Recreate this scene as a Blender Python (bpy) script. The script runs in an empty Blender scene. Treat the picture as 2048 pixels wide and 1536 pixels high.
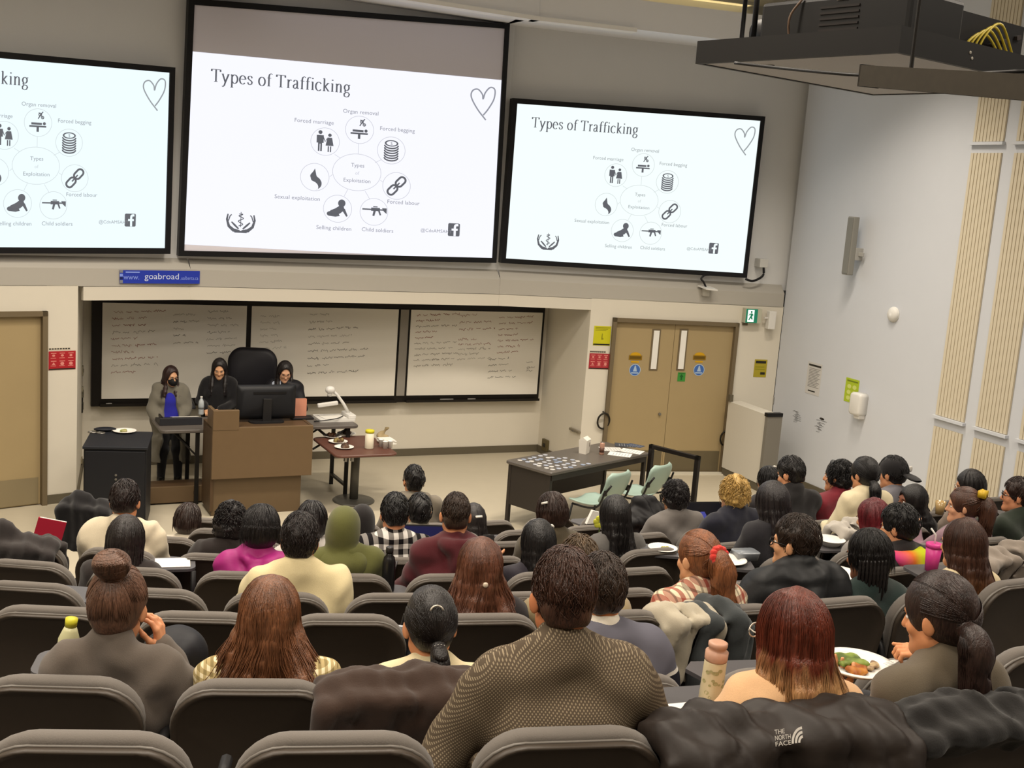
import bpy, math, random, re
import numpy as np
from mathutils import Matrix, Vector
random.seed(7); RNG = np.random.default_rng(7)
SC = bpy.context.scene
COL = SC.collection
PI = math.pi

# ------------------------------------------------------------------ camera
FPX, PITCH, ROLL, EYE = 2290.3, .1677, .0734, 3.86
def cam_axes():
    fw = np.array([0, math.cos(PITCH), -math.sin(PITCH)]); up = np.array([0, math.sin(PITCH), math.cos(PITCH)]); rt = np.array([1., 0, 0])
    return math.cos(ROLL)*rt + math.sin(ROLL)*up, -math.sin(ROLL)*rt + math.cos(ROLL)*up, fw
CR, CU, CF = cam_axes()
CAMP = np.array([0, 0, EYE])
cd = bpy.data.cameras.new('camera'); cd.sensor_width = 36; cd.lens = FPX/2048*36; cd.clip_start = .05; cd.clip_end = 100
cam = bpy.data.objects.new('camera', cd); COL.objects.link(cam)
M = Matrix.Identity(4)
for i in range(3):
    M[i][0] = CR[i]; M[i][1] = CU[i]; M[i][2] = -CF[i]; M[i][3] = CAMP[i]
cam.matrix_world = M
SC.camera = cam

# ------------------------------------------------------------------ light
SC.view_settings.view_transform = 'Standard'; SC.view_settings.look = 'None'
SC.view_settings.gamma = 1; SC.view_settings.use_curve_mapping = False
SC.view_settings.exposure = 0.0
w = bpy.data.worlds.new('hall_air'); SC.world = w; w.use_nodes = True
w.node_tree.nodes['Background'].inputs[0].default_value = (1, .9, .78, 1)
w.node_tree.nodes['Background'].inputs[1].default_value = .02
def area(name, loc, sx, sy, power, color, rot=(0, 0, 0), spread=math.radians(125)):
    l = bpy.data.lights.new(name, 'AREA'); l.shape = 'RECTANGLE'; l.size = sx; l.size_y = sy; l.energy = power; l.color = color
    l.spread = spread; o = bpy.data.objects.new(name, l); o.location = loc; o.rotation_euler = rot; COL.objects.link(o); return o
WARM = (1, .89, .75)
for j, yy in enumerate((0.2, 3.0, 5.8, 8.6)):
    for i, xx in enumerate((-4.2, -1.0, 3.6)):
        area('ceiling_light', (xx + .12*yy, yy, 6.4), 1.6, .5, (88, 92, 92, 92)[j], WARM, spread=math.radians(160))
# the row of lamps over the front floor, and the two above the front doors
for xx, yy in ((-3.6, 10.0), (-1.1, 11.2), (1.4, 12.2), (3.3, 13.1)):
    area('stage_light', (xx, yy, 6.35), 1.2, .4, 82, (1, .89, .74), (0, 0, .4), math.radians(118))

# ------------------------------------------------------------------ helpers: rays of the survey
def ray(x, y):
    return CF + CR*(x-1024)/FPX - CU*(y-768)/FPX
def pz(x, y, z):
    d = ray(x, y); return CAMP + d*((z-EYE)/d[2])
def pdist(x, y, t):
    return CAMP + ray(x, y)*t
class Frame:
    """A vertical plane through p at angle deg: local x along it, local y into it, z up."""
    def __init__(s, p, deg):
        s.a = math.radians(deg); s.p = np.array([p[0], p[1], 0.]); s.u = np.array([math.cos(s.a), math.sin(s.a), 0]); s.n = np.array([-math.sin(s.a), math.cos(s.a), 0])
    def px(s, x, y, off=0.):
        d = ray(x, y); t = ((s.p + s.n*off - CAMP) @ s.n)/(d @ s.n); q = CAMP + d*t - s.p
        return float(q @ s.u), float(q[2])
    def at(s, u, z, off=0.):
        return s.p + s.u*u + s.n*off + np.array([0, 0, z])
    def local(s, P):
        q = np.asarray(P) - s.p; return float(q @ s.u), float(q @ s.n)

# ------------------------------------------------------------------ helpers: materials
def lin(h):
    h = h.lstrip('#'); v = [int(h[i:i+2], 16)/255 for i in (0, 2, 4)]
    return tuple(c/12.92 if c <= .04045 else ((c+.055)/1.055)**2.4 for c in v) + (1,)
class G:
    """Tiny node-graph writer."""
    def __init__(s, name, rough=.6, metal=0., spec=.3):
        s.m = bpy.data.materials.new(name); s.m.use_nodes = True; s.t = s.m.node_tree
        s.b = s.t.nodes['Principled BSDF']; s.b.inputs['Roughness'].default_value = rough; s.b.inputs['Metallic'].default_value = metal
        s.b.inputs['Specular IOR Level'].default_value = spec
    def n(s, typ, ins=(), **kw):
        q = s.t.nodes.new(typ)
        for k, v in kw.items(): setattr(q, k, v)
        for k, v in (ins.items() if isinstance(ins, dict) else enumerate(ins)):
            if v is None: continue
            if isinstance(v, bpy.types.NodeSocket): s.t.links.new(v, q.inputs[k])
            else: q.inputs[k].default_value = v
        return q
    def math(s, op, a, b=None, c=None): return s.n('ShaderNodeMath', [a, b, c], operation=op).outputs[0]
    def coord(s, scale=(1, 1, 1), rot=(0, 0, 0)):
        t = s.n('ShaderNodeTexCoord').outputs['Object']
        return s.n('ShaderNodeMapping', {0: t, 2: rot, 3: scale}).outputs[0]
    def xyz(s, v): return s.n('ShaderNodeSeparateXYZ', [v]).outputs
    def noise(s, v, scale, detail=3., rough=.55): return s.n('ShaderNodeTexNoise', {'Vector': v, 'Scale': scale, 'Detail': detail, 'Roughness': rough}).outputs[0]
    def mix(s, f, a, b): 
        q = s.n('ShaderNodeMix', data_type='RGBA')
        for i, v in ((0, f), (6, a), (7, b)):
            if isinstance(v, bpy.types.NodeSocket): s.t.links.new(v, q.inputs[i])
            else: q.inputs[i].default_value = v
        return q.outputs[2]
    def color(s, c):
        if isinstance(c, bpy.types.NodeSocket): s.t.links.new(c, s.b.inputs['Base Color'])
        else: s.b.inputs['Base Color'].default_value = c
    def bump(s, h, strength=.2, dist=.01):
        q = s.n('ShaderNodeBump', {'Height': h, 'Strength': strength, 'Distance': dist}); s.t.links.new(q.outputs[0], s.b.inputs['Normal'])
MATS = {}
def plain(name, hexc, rough=.6, metal=0., spec=.3, grain=0., gscale=40., bump=0., emit=None):
    if name in MATS: return MATS[name]
    g = G(name, rough, metal, spec); c = lin(hexc)
    if grain or bump:
        v = g.coord(); nz = g.noise(v, gscale)
        d = tuple(x*(1-grain) for x in c[:3]) + (1,); e = tuple(min(1, x*(1+grain)) for x in c[:3]) + (1,)
        g.color(g.mix(nz, d, e))
        if bump: g.bump(nz, bump, .005)
    else: g.color(c)
    if emit: g.b.inputs['Emission Color'].default_value = c; g.b.inputs['Emission Strength'].default_value = emit
    MATS[name] = g.m; return g.m
def fabric(name, hexc, scale=220., rough=.85, var=.18):
    if name in MATS: return MATS[name]
    g = G(name, rough, 0, .15); c = lin(hexc); v = g.coord()
    a = g.noise(v, scale, 2.); b = g.noise(v, 7., 3.)
    f = g.math('ADD', g.math('MULTIPLY', a, .5), g.math('MULTIPLY', b, .5))
    g.color(g.mix(f, tuple(x*(1-var) for x in c[:3])+(1,), tuple(min(1, x*(1+var)) for x in c[:3])+(1,)))
    g.bump(a, .25, .003)
    g.b.inputs['Sheen Weight'].default_value = .15; g.b.inputs['Sheen Roughness'].default_value = .6
    MATS[name] = g.m; return g.m
def stripes(g, x, period, duty, phase=0.):
    return g.math('LESS_THAN', g.math('FRACT', g.math('ADD', g.math('DIVIDE', x, period), phase)), duty)
def gingham(name, light, mid, dark, period):
    g = G(name, .85, 0, .1); o = g.xyz(g.coord()); 
    s1 = stripes(g, g.math('ADD', o[0], g.math('MULTIPLY', o[1], .1)), period, .5); s2 = stripes(g, g.math('SUBTRACT', o[2], g.math('MULTIPLY', o[1], .25)), period, .5)
    f = g.math('MULTIPLY', g.math('ADD', s1, s2), .5)
    r = g.n('ShaderNodeValToRGB', [f]); r.color_ramp.interpolation = 'CONSTANT'; e = r.color_ramp.elements
    e[0].position = 0; e[0].color = lin(light); e[1].position = .3; e[1].color = lin(mid); q = e.new(.8); q.color = lin(dark)
    g.color(r.outputs[0]); return g.m
def tartan(name):
    g = G(name, .88, 0, .1); o = g.xyz(g.coord()); x = g.math('ADD', o[0], g.math('MULTIPLY', o[1], .3)); z = g.math('SUBTRACT', o[2], g.math('MULTIPLY', o[1], .3))
    base = lin('#d6c8ac'); red = lin('#8e2a20'); dk = lin('#3a2c26')
    c = g.mix(g.math('MULTIPLY', stripes(g, x, .062, .33), .75), base, red)
    c = g.mix(g.math('MULTIPLY', stripes(g, z, .062, .33), .6), c, red)
    c = g.mix(g.math('MULTIPLY', stripes(g, x, .062, .14, .4), .55), c, dk)
    c = g.mix(g.math('MULTIPLY', stripes(g, z, .062, .14, .4), .55), c, dk)
    g.color(c); return g.m
def dotted(name, base, dot, period):
    g = G(name, .85, 0, .12); o = g.xyz(g.coord())
    a = g.math('DIVIDE', o[0], period); b = g.math('DIVIDE', g.math('SUBTRACT', o[2], g.math('MULTIPLY', o[1], .3)), period)
    u = g.math('FRACT', g.math('ADD', a, b)); v = g.math('FRACT', g.math('SUBTRACT', a, b))
    du = g.math('ABSOLUTE', g.math('SUBTRACT', u, .5)); dv = g.math('ABSOLUTE', g.math('SUBTRACT', v, .5))
    f = g.math('LESS_THAN', g.math('MAXIMUM', du, dv), .24)
    g.color(g.mix(f, lin(base), lin(dot))); g.bump(f, .15, .002); return g.m
def hairmat(name, hexc, tip=None, z0=0., z1=1.):
    if name in MATS: return MATS[name]
    g = G(name, .38, 0, .45); c = lin(hexc)
    nz = g.noise(g.coord((230, 230, 9)), 1., 2.); r2 = g.noise(g.coord((26, 26, 4)), 1., 2.)
    f = g.math('ADD', g.math('MULTIPLY', nz, .6), g.math('MULTIPLY', r2, .4))
    f = g.n('ShaderNodeMapRange', {0: f, 1: .32, 2: .68}).outputs[0]
    lo = tuple(x*.35 for x in c[:3])+(1,); hi = tuple(min(1, x*1.55+.003) for x in c[:3])+(1,)
    cc = g.mix(f, lo, hi)
    if tip:
        t = lin(tip); z = g.math('ADD', g.xyz(g.coord())[2], g.math('MULTIPLY', g.math('SUBTRACT', r2, .5), .18))
        k = g.n('ShaderNodeMapRange', {0: z, 1: z1, 2: z0, 3: 0., 4: 1.}).outputs[0]
        cc = g.mix(k, cc, g.mix(f, tuple(x*.55 for x in t[:3])+(1,), tuple(min(1, x*1.25) for x in t[:3])+(1,)))
    g.color(cc); g.bump(nz, .7, .004); MATS[name] = g.m; return g.m
def skinmat(name, hexc):
    if name in MATS: return MATS[name]
    g = G(name, .5, 0, .3); c = lin(hexc); nz = g.noise(g.coord(), 30., 3.)
    g.color(g.mix(nz, tuple(x*.88 for x in c[:3])+(1,), tuple(min(1, x*1.1) for x in c[:3])+(1,)))
    g.b.inputs['Subsurface Weight'].default_value = .12; g.b.inputs['Subsurface Radius'].default_value = (.01, .004, .002); g.b.inputs['Subsurface Scale'].default_value = .6
    MATS[name] = g.m; return g.m

# ------------------------------------------------------------------ helpers: meshes
def rotz(a): c, s = math.cos(a), math.sin(a); return np.array([[c, -s, 0], [s, c, 0], [0, 0, 1.]])
def rotx(a): c, s = math.cos(a), math.sin(a); return np.array([[1., 0, 0], [0, c, -s], [0, s, c]])
def roty(a): c, s = math.cos(a), math.sin(a); return np.array([[c, 0, s], [0, 1., 0], [-s, 0, c]])
class MB:
    """Collects pieces of geometry and links them as one mesh object."""
    def __init__(s): s.v = []; s.f = []; s.n = 0
    def add(s, V, F, m=0):
        V = np.asarray(V, float).reshape(-1, 3); s.v.append(V)
        if isinstance(F, np.ndarray): s.f.append((F + s.n, m))
        else: s.f.append(([[i + s.n for i in q] for q in F], m))
        s.n += len(V); return s
    def box(s, c, d, R=None, m=0):
        c = np.asarray(c, float); h = np.asarray(d, float)/2
        V = np.array([[x, y, z] for x in (-1, 1) for y in (-1, 1) for z in (-1, 1)])*h
        if R is not None: V = V @ np.asarray(R).T
        return s.add(V + c, np.array([[0, 1, 3, 2], [4, 6, 7, 5], [0, 4, 5, 1], [2, 3, 7, 6], [0, 2, 6, 4], [1, 5, 7, 3]]), m)
    def span(s, lo, hi, m=0):
        lo = np.asarray(lo, float); hi = np.asarray(hi, float); return s.box((lo+hi)/2, hi-lo, None, m)
    def tube(s, P, r, n=8, m=0, closed=False, squash=1.):
        P = np.asarray(P, float); k = len(P); r = np.broadcast_to(np.asarray(r, float), (k,))
        T = np.gradient(P, axis=0) if not closed else np.roll(P, -1, 0) - np.roll(P, 1, 0)
        T /= np.linalg.norm(T, axis=1)[:, None] + 1e-9
        ref = np.array([0, 0, 1.]) if abs(T[:, 2]).mean() < .8 else np.array([0, 1., 0])
        A = np.cross(T, ref); A /= np.linalg.norm(A, axis=1)[:, None] + 1e-9; B = np.cross(A, T)
        th = np.arange(n)*2*PI/n
        V = P[:, None] + r[:, None, None]*(A[:, None]*np.cos(th)[None, :, None] + squash*B[:, None]*np.sin(th)[None, :, None])
        kk = k if closed else k-1
        i = np.arange(kk)[:, None]; j = np.arange(n)[None]; i2 = (i+1) % k; j2 = (j+1) % n
        Q = np.stack([i*n+j, i*n+j2, i2*n+j2, i2*n+j], -1).reshape(-1, 4)
        base = s.n; s.add(V.reshape(-1, 3), Q[:, ::-1].copy(), m)
        if not closed:
            s.f.append(([[base + x for x in range(n)], [base + (k-1)*n + x for x in range(n-1, -1, -1)]], m))
        return s
    def lathe(s, prof, n=24, c=(0, 0, 0), m=0, R=None):
        prof = np.asarray(prof, float); th = np.arange(n)*2*PI/n; k = len(prof)
        V = np.stack([prof[:, 0, None]*np.cos(th), prof[:, 0, None]*np.sin(th), np.repeat(prof[:, 1, None], n, 1)], -1).reshape(-1, 3)
        if R is not None: V = V @ np.asarray(R).T
        i = np.arange(k-1)[:, None]; j = np.arange(n)[None]; j2 = (j+1) % n
        Q = np.stack([i*n+j, i*n+j2, (i+1)*n+j2, (i+1)*n+j], -1).reshape(-1, 4)
        base = s.n; s.add(V + np.asarray(c), Q, m)
        s.f.append(([[base + x for x in range(n-1, -1, -1)], [base + (k-1)*n + x for x in range(n)]], m)); return s
    def prism(s, poly, fr, m=0):
        """poly: 2-D outline (ccw); fr(x, y, t) -> point, t = 0 back / 1 front."""
        k = len(poly); V = [fr(x, y, 0) for x, y in poly] + [fr(x, y, 1) for x, y in poly]
        F = [list(range(k-1, -1, -1)), list(range(k, 2*k))] + [[i, (i+1) % k, k+(i+1) % k, k+i] for i in range(k)]
        return s.add(V, F, m)
    def rings(s, loops, m=0, cap=True):
        """loops: list of (n,3) closed rings, lofted, ends capped."""
        n = len(loops[0]); V = np.concatenate([np.asarray(l, float) for l in loops]); k = len(loops)
        i = np.arange(k-1)[:, None]; j = np.arange(n)[None]; j2 = (j+1) % n
        Q = np.stack([i*n+j, i*n+j2, (i+1)*n+j2, (i+1)*n+j], -1).reshape(-1, 4)
        base = s.n; s.add(V, Q, m)
        if cap: s.f.append(([[base + x for x in range(n-1, -1, -1)], [base + (k-1)*n + x for x in range(n)]], m))
        return s
    def mesh(s, name, mats, smooth=False):
        me = bpy.data.meshes.new(name); V = np.concatenate(s.v) if s.v else np.zeros((0, 3))
        starts = []; loops = []; mi = []; pos = 0
        for F, m in s.f:
            if isinstance(F, np.ndarray):
                k = F.shape[1]; loops.append(F.ravel()); starts.append(pos + np.arange(len(F))*k); pos += F.size; mi.append(np.full(len(F), m))
            else:
                for q in F: loops.append(np.array(q)); starts.append(np.array([pos])); pos += len(q); mi.append(np.array([m]))
        L = np.concatenate(loops).astype(np.int32); S = np.concatenate(starts).astype(np.int32); MI = np.concatenate(mi).astype(np.int32)
        me.vertices.add(len(V)); me.vertices.foreach_set('co', V.astype(np.float32).ravel())
        me.loops.add(len(L)); me.loops.foreach_set('vertex_index', L)
        me.polygons.add(len(S)); me.polygons.foreach_set('loop_start', S)
        for x in (mats if isinstance(mats, (list, tuple)) else [mats]): me.materials.append(x)
        me.polygons.foreach_set('material_index', MI); me.polygons.foreach_set('use_smooth', np.full(len(S), bool(smooth)))
        me.update(calc_edges=True); return me
    def build(s, name, mats, parent=None, smooth=False, bevel=0., loc=None):
        o = bpy.data.objects.new(name, s.mesh(name, mats, smooth)); COL.objects.link(o)
        if parent is not None: o.parent = parent
        if loc is not None: o.location = loc
        if bevel:
            b = o.modifiers.new('edge', 'BEVEL'); b.width = bevel; b.segments = 2; b.limit_method = 'ANGLE'
        return o
def tag(o, label=None, cat=None, group=None, kind=None):
    if label: o['label'] = label
    if cat: o['category'] = cat
    if group: o['group'] = group
    if kind: o['kind'] = kind
    return o
def thing(name, label, cat, loc=(0, 0, 0), rz=0., group=None):
    o = bpy.data.objects.new(name, None); o.empty_display_size = .1; o.location = loc; o.rotation_euler = (0, 0, rz); COL.objects.link(o)
    return tag(o, label, cat, group)
def framed(name, label, cat, fr, u, z, off=0., group=None):
    return thing(name, label, cat, tuple(fr.at(u, z, off)), fr.a, group)
def structure(name, mb, mats, smooth=False, parent=None):
    o = mb.build(name, mats, parent, smooth)
    if parent is None: o['kind'] = 'structure'
    return o
def arc2(cx, cy, rx, ry, a0, a1, n):
    return [(cx + rx*math.cos(math.radians(a0 + (a1-a0)*i/n)), cy + ry*math.sin(math.radians(a0 + (a1-a0)*i/n))) for i in range(n+1)]
def rrect(w, h, r, n=5, cx=0., cy=0.):
    P = []
    for sx, sy, a in ((1, -1, -90), (1, 1, 0), (-1, 1, 90), (-1, -1, 180)):
        P += arc2(cx + sx*(w/2-r), cy + sy*(h/2-r), r, r, a, a+90, n)
    return P
def ball(c, r, n=4):
    """Cube-sphere quads with radii r."""
    V = []; F = []; t = np.linspace(-1, 1, n+1)
    for ax in range(3):
        for sg in (-1, 1):
            b = len(V)
            for a in t:
                for q in t:
                    p = [0, 0, 0]; p[ax] = sg; p[(ax+1) % 3] = a; p[(ax+2) % 3] = q; V.append(p)
            for i in range(n):
                for j in range(n):
                    f = [b+i*(n+1)+j, b+(i+1)*(n+1)+j, b+(i+1)*(n+1)+j+1, b+i*(n+1)+j+1]; F.append(f if sg > 0 else f[::-1])
    V = np.array(V, float); V /= np.linalg.norm(V, axis=1)[:, None]
    return V*np.asarray(r) + np.asarray(c), np.array(F)

# ------------------------------------------------------------------ helpers: flat drawing (lettering, symbols)
_fonts = {}
def glyphs(text):
    if text in _fonts: return _fonts[text]
    cu = bpy.data.curves.new('t', 'FONT'); cu.body = text; cu.size = 1; cu.resolution_u = 3
    o = bpy.data.objects.new('t', cu); COL.objects.link(o); bpy.context.view_layer.update()
    me = bpy.data.meshes.new_from_object(o.evaluated_get(bpy.context.evaluated_depsgraph_get()))
    V = np.array([v.co[:2] for v in me.vertices]) if len(me.vertices) else np.zeros((0, 2)); F = [list(p.vertices) for p in me.polygons]
    bpy.data.objects.remove(o); bpy.data.curves.remove(cu); bpy.data.meshes.remove(me)
    _fonts[text] = (V, F); return V, F
class D2:
    """Flat drawing in (x, y) with layers; placed later by a map (x, y, layer) -> point."""
    def __init__(s): s.it = []
    def raw(s, V, F, m=0, l=0): s.it.append((np.asarray(V, float), F, m, l))
    def poly(s, P, m=0, l=0): s.raw(P, [list(range(len(P)))], m, l)
    def rect(s, x0, y0, x1, y1, m=0, l=0): s.poly([(x0, y0), (x1, y0), (x1, y1), (x0, y1)], m, l)
    def disc(s, x, y, rx, ry=None, m=0, l=0, n=24): s.poly(arc2(x, y, rx, ry or rx, 0, 360-360/n, n-1), m, l)
    def rib(s, P, w, m=0, l=0, closed=False, pen=None):
        """Ribbon along P; pen(dx, dy) -> width factor."""
        P = np.asarray(P, float); k = len(P); w = np.broadcast_to(np.asarray(w, float), (k,))
        T = (np.roll(P, -1, 0) - np.roll(P, 1, 0)) if closed else np.gradient(P, axis=0)
        T /= np.linalg.norm(T, axis=1)[:, None] + 1e-9
        if pen: w = w*np.array([pen(*t) for t in T])
        N = np.stack([-T[:, 1], T[:, 0]], 1)*w[:, None]/2
        V = np.concatenate([P + N, P - N]); kk = k if closed else k-1
        s.raw(V, [[(i+1) % k, i, k+i, k+(i+1) % k] for i in range(kk)], m, l)
    def ring(s, x, y, rx, ry, w, m=0, l=0, n=40): s.rib(arc2(x, y, rx, ry, 0, 360-360/n, n-1), w, m, l, True)
    def text(s, t, x, y, size, m=0, l=0, align='c', width=None):
        V, F = glyphs(t)
        if not len(V): return
        V = V*size; w0 = V[:, 0].max() - V[:, 0].min(); V = V - [V[:, 0].min(), 0]
        if width: V = V*[width/w0, 1]; w0 = width
        s.raw(V + [x - (w0/2 if align == 'c' else w0 if align == 'r' else 0), y], F, m, l)
    def into(s, mb, fn):
        for V, F, m, l in s.it:
            mb.add([fn(a, b, l) for a, b in V], F, m)
    def build(s, name, mats, parent, fn):
        mb = MB(); s.into(mb, fn); return mb.build(name, mats, parent)

# ------------------------------------------------------------------ bodies: smooth distance field -> one continuous skin
class Field:
    def __init__(s, X, Y, Z):
        s.X, s.Y, s.Z = (np.asarray(a, np.float32) for a in (X, Y, Z)); s.D = np.full((len(X), len(Y), len(Z)), 9., np.float32)
    def block(s, lo, hi):
        out = []
        for ax, a, b in ((s.X, lo[0], hi[0]), (s.Y, lo[1], hi[1]), (s.Z, lo[2], hi[2])):
            i = max(0, np.searchsorted(ax, a)-1); j = min(len(ax), np.searchsorted(ax, b)+1); out.append(slice(i, j))
        return tuple(out)
    def comb(s, b, d, k, op):
        D = s.D[b]
        if op == 'u':
            h = np.clip(.5 + .5*(D-d)/k, 0, 1); s.D[b] = D*(1-h) + d*h - k*h*(1-h)
        else:
            h = np.clip(.5 - .5*(D+d)/k, 0, 1); s.D[b] = D*(1-h) - d*h + k*h*(1-h)
    def cone(s, a, b, r1, r2, k=.03, op='u'):
        a = np.asarray(a, np.float32); b = np.asarray(b, np.float32); r = max(r1, r2) + k + .05
        bl = s.block(np.minimum(a, b)-r, np.maximum(a, b)+r)
        x = s.X[bl[0], None, None]-a[0]; y = s.Y[None, bl[1], None]-a[1]; z = s.Z[None, None, bl[2]]-a[2]
        if x.size == 0 or y.size == 0 or z.size == 0: return
        v = b-a; t = np.clip((x*v[0]+y*v[1]+z*v[2])/(float(v@v)+1e-9), 0, 1)
        d = np.sqrt((x-t*v[0])**2 + (y-t*v[1])**2 + (z-t*v[2])**2) - (r1+t*(r2-r1)); s.comb(bl, d, k, op)
    def ell(s, c, r, R=None, k=.02, op='u'):
        c = np.asarray(c, np.float32); r = np.asarray(r, np.float32); m = float(r.max()) + k + .05
        bl = s.block(c-m, c+m); x = s.X[bl[0], None, None]-c[0]; y = s.Y[None, bl[1], None]-c[1]; z = s.Z[None, None, bl[2]]-c[2]
        if x.size == 0 or y.size == 0 or z.size == 0: return
        if R is not None: x, y, z = (R[0, i]*x + R[1, i]*y + R[2, i]*z for i in range(3))
        a = np.sqrt((x/r[0])**2 + (y/r[1])**2 + (z/r[2])**2); q = np.sqrt((x/r[0]**2)**2 + (y/r[1]**2)**2 + (z/r[2]**2)**2) + 1e-6
        s.comb(bl, a*(a-1)/q, k, op)
    def wrinkle(s, amp, f, seed=0):
        g = np.random.default_rng(seed); x = s.X[:, None, None]; y = s.Y[None, :, None]; z = s.Z[None, None, :]
        n = 0
        for _ in range(5):
            d = g.normal(size=3); d[2] *= 1.3; d *= f/np.linalg.norm(d); p = g.uniform(0, 6, 4)
            n = n + np.sin(d[0]*x + d[1]*y + d[2]*z + p[0] + 1.2*np.sin(x*f*.45 + p[1]) + 1.2*np.sin(z*f*.4 + p[2]))
        s.D += (amp*n/2.2).astype(np.float32)
    def mesh(s):
        D = s.D; S = D < 0; n = np.array(D.shape)-1
        cnt = sum(S[i:n[0]+i, j:n[1]+j, k:n[2]+k].astype(np.int8) for i in (0, 1) for j in (0, 1) for k in (0, 1))
        act = (cnt > 0) & (cnt < 8); I, J, K = np.nonzero(act)
        vid = np.full(act.shape, -1, np.int32); vid[I, J, K] = np.arange(len(I))
        acc = np.zeros((len(I), 3)); num = np.zeros(len(I))
        cor = [(i, j, k) for i in (0, 1) for j in (0, 1) for k in (0, 1)]
        val = {c: D[I+c[0], J+c[1], K+c[2]] for c in cor}
        ax = (s.X, s.Y, s.Z); ix = (I, J, K)
        for c in cor:
            for a in range(3):
                if c[a]: continue
                e = list(c); e[a] = 1; e = tuple(e); v0, v1 = val[c], val[e]; m = (v0 < 0) != (v1 < 0)
                t = np.where(m, v0/np.where(m, v0-v1, 1), 0); P = np.empty((len(I), 3))
                for b in range(3):
                    g0 = ax[b][ix[b]+c[b]]
                    P[:, b] = g0 + t*(ax[b][ix[b]+1]-ax[b][ix[b]]) if b == a else g0
                acc[m] += P[m]; num[m] += 1
        V = acc/num[:, None]; Q = []
        for a, b, c in ((0, 1, 2), (1, 2, 0), (2, 0, 1)):
            lo = [slice(None)]*3; hi = [slice(None)]*3; lo[a] = slice(0, -1); hi[a] = slice(1, None)
            A = S[tuple(lo)]; B = S[tuple(hi)]; ch = A != B
            for ax_ in (b, c):
                sl = [slice(None)]*3; sl[ax_] = 0; ch[tuple(sl)] = False; sl[ax_] = -1; ch[tuple(sl)] = False
            E = np.stack(np.nonzero(ch), 1); ins = A[tuple(E.T)]
            def cell(db, dc):
                q = E.copy(); q[:, b] += db; q[:, c] += dc; return vid[q[:, 0], q[:, 1], q[:, 2]]
            q = np.stack([cell(-1, -1), cell(0, -1), cell(0, 0), cell(-1, 0)], 1)
            q[~ins] = q[~ins][:, ::-1]; Q.append(q)
        Q = np.concatenate(Q); Q = Q[(Q >= 0).all(1)]
        return V, Q
def axis(lo, hi, h, fine=()):
    """Grid from lo to hi with step h, finer inside the fine intervals (a, b, step)."""
    out = [lo]; x = lo
    while x < hi:
        st = h
        for a, b, f in fine:
            if a-st*.6 < x < b: st = min(st, f)
        x += st; out.append(x)
    return np.array(out)

def make_hand(curl, h=.0042):
    """Right hand, wrist at the origin, fingers along +Y, palm facing -Z, thumb towards -X."""
    F = Field(np.arange(-.085, .06, h), np.arange(-.055, .2, h), np.arange(-.1, .045, h))
    F.cone((0, -.05, 0), (0, .012, 0), .025, .026, .01); F.cone((-.012, .01, 0), (-.026, .08, .002), .017, .0125, .012); F.cone((.01, .01, 0), (.026, .075, 0), .017, .0115, .012); F.cone((0, .01, 0), (0, .085, .004), .017, .012, .012)
    for i, (x, L) in enumerate(((-.029, .068), (-.009, .077), (.011, .072), (.029, .056))):
        p = np.array([x, .083 - abs(i-1.3)*.004, .002]); a = .12 + curl*.5; sx = (i-1.5)*.05
        for j, (fr, r0, r1) in enumerate(((.45, .0098, .0088), (.31, .0088, .008), (.24, .008, .0066))):
            q = p + L*fr*np.array([sx, math.cos(a), -math.sin(a)]); F.cone(p, q, r0, r1, .004); p = q; a += curl*(.95 if j == 0 else .7)
    p = np.array([-.022, .022, -.004])
    for d, L, r0, r1 in (((-.72, .62, -.28), .042, .0145, .0115), ((-.42, .82, -.38), .034, .0108, .0095), ((-.1, .88, -.45), .027, .0095, .007)):
        q = p + L*np.array(d); F.cone(p, q, r0, r1, .006); p = q
    return F.mesh()
HANDS = {'relaxed': make_hand(.55), 'grip': make_hand(1.15), 'flat': make_hand(.18)}
LOWHANDS = {'relaxed': make_hand(.55, .0058)}
def basis(d, palm):
    """Rotation taking +Y to d and -Z to about palm."""
    y = np.asarray(d, float); y = y/np.linalg.norm(y); z = -np.asarray(palm, float); z = z - y*(z@y); z /= np.linalg.norm(z)
    return np.stack([np.cross(y, z), y, z], 1)

def head_prims(F, c, R, k=1., fem=True, face=True):
    def P(x, y, z): return c + R @ (np.array([x, y, z])*k)
    def e(x, y, z, r, kk, op='u', R2=None): F.ell(P(x, y, z), np.array(r)*k, R if R2 is None else R @ R2, kk, op)
    e(0, -.008, .018, (.073, .093, .097), .02); e(0, .028, -.045, (.058 if fem else .061, .06, .078), .03)
    F.cone(P(-.046, .012, -.068), P(-.008, .074, -.104), .02*k, .019*k, .03); F.cone(P(.046, .012, -.068), P(.008, .074, -.104), .02*k, .019*k, .03)
    for sx in (-1, 1):
        e(sx*.081, -.004, -.014, (.009, .0195, .031), .006, 'u', rotz(sx*-.5)); e(sx*.036, .064, -.034, (.024, .02, .022), .02)
    if face:
        F.cone(P(0, .088, .004), P(0, .108, -.036), .009*k, .0125*k, .014); F.cone(P(-.013, .092, -.04), P(.013, .092, -.04), .009*k, .009*k, .008)
        F.cone(P(-.032, .078, .017), P(.032, .078, .017), .013*k, .013*k, .02)
        for sx in (-1, 1): e(sx*.031, .094, -.004, (.015, .012, .011), .012, 's')
        F.cone(P(-.015, .083, -.066), P(.015, .083, -.066), .0085*k, .0085*k, .008); F.cone(P(-.012, .081, -.077), P(.012, .081, -.077), .0085*k, .0085*k, .008)
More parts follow.
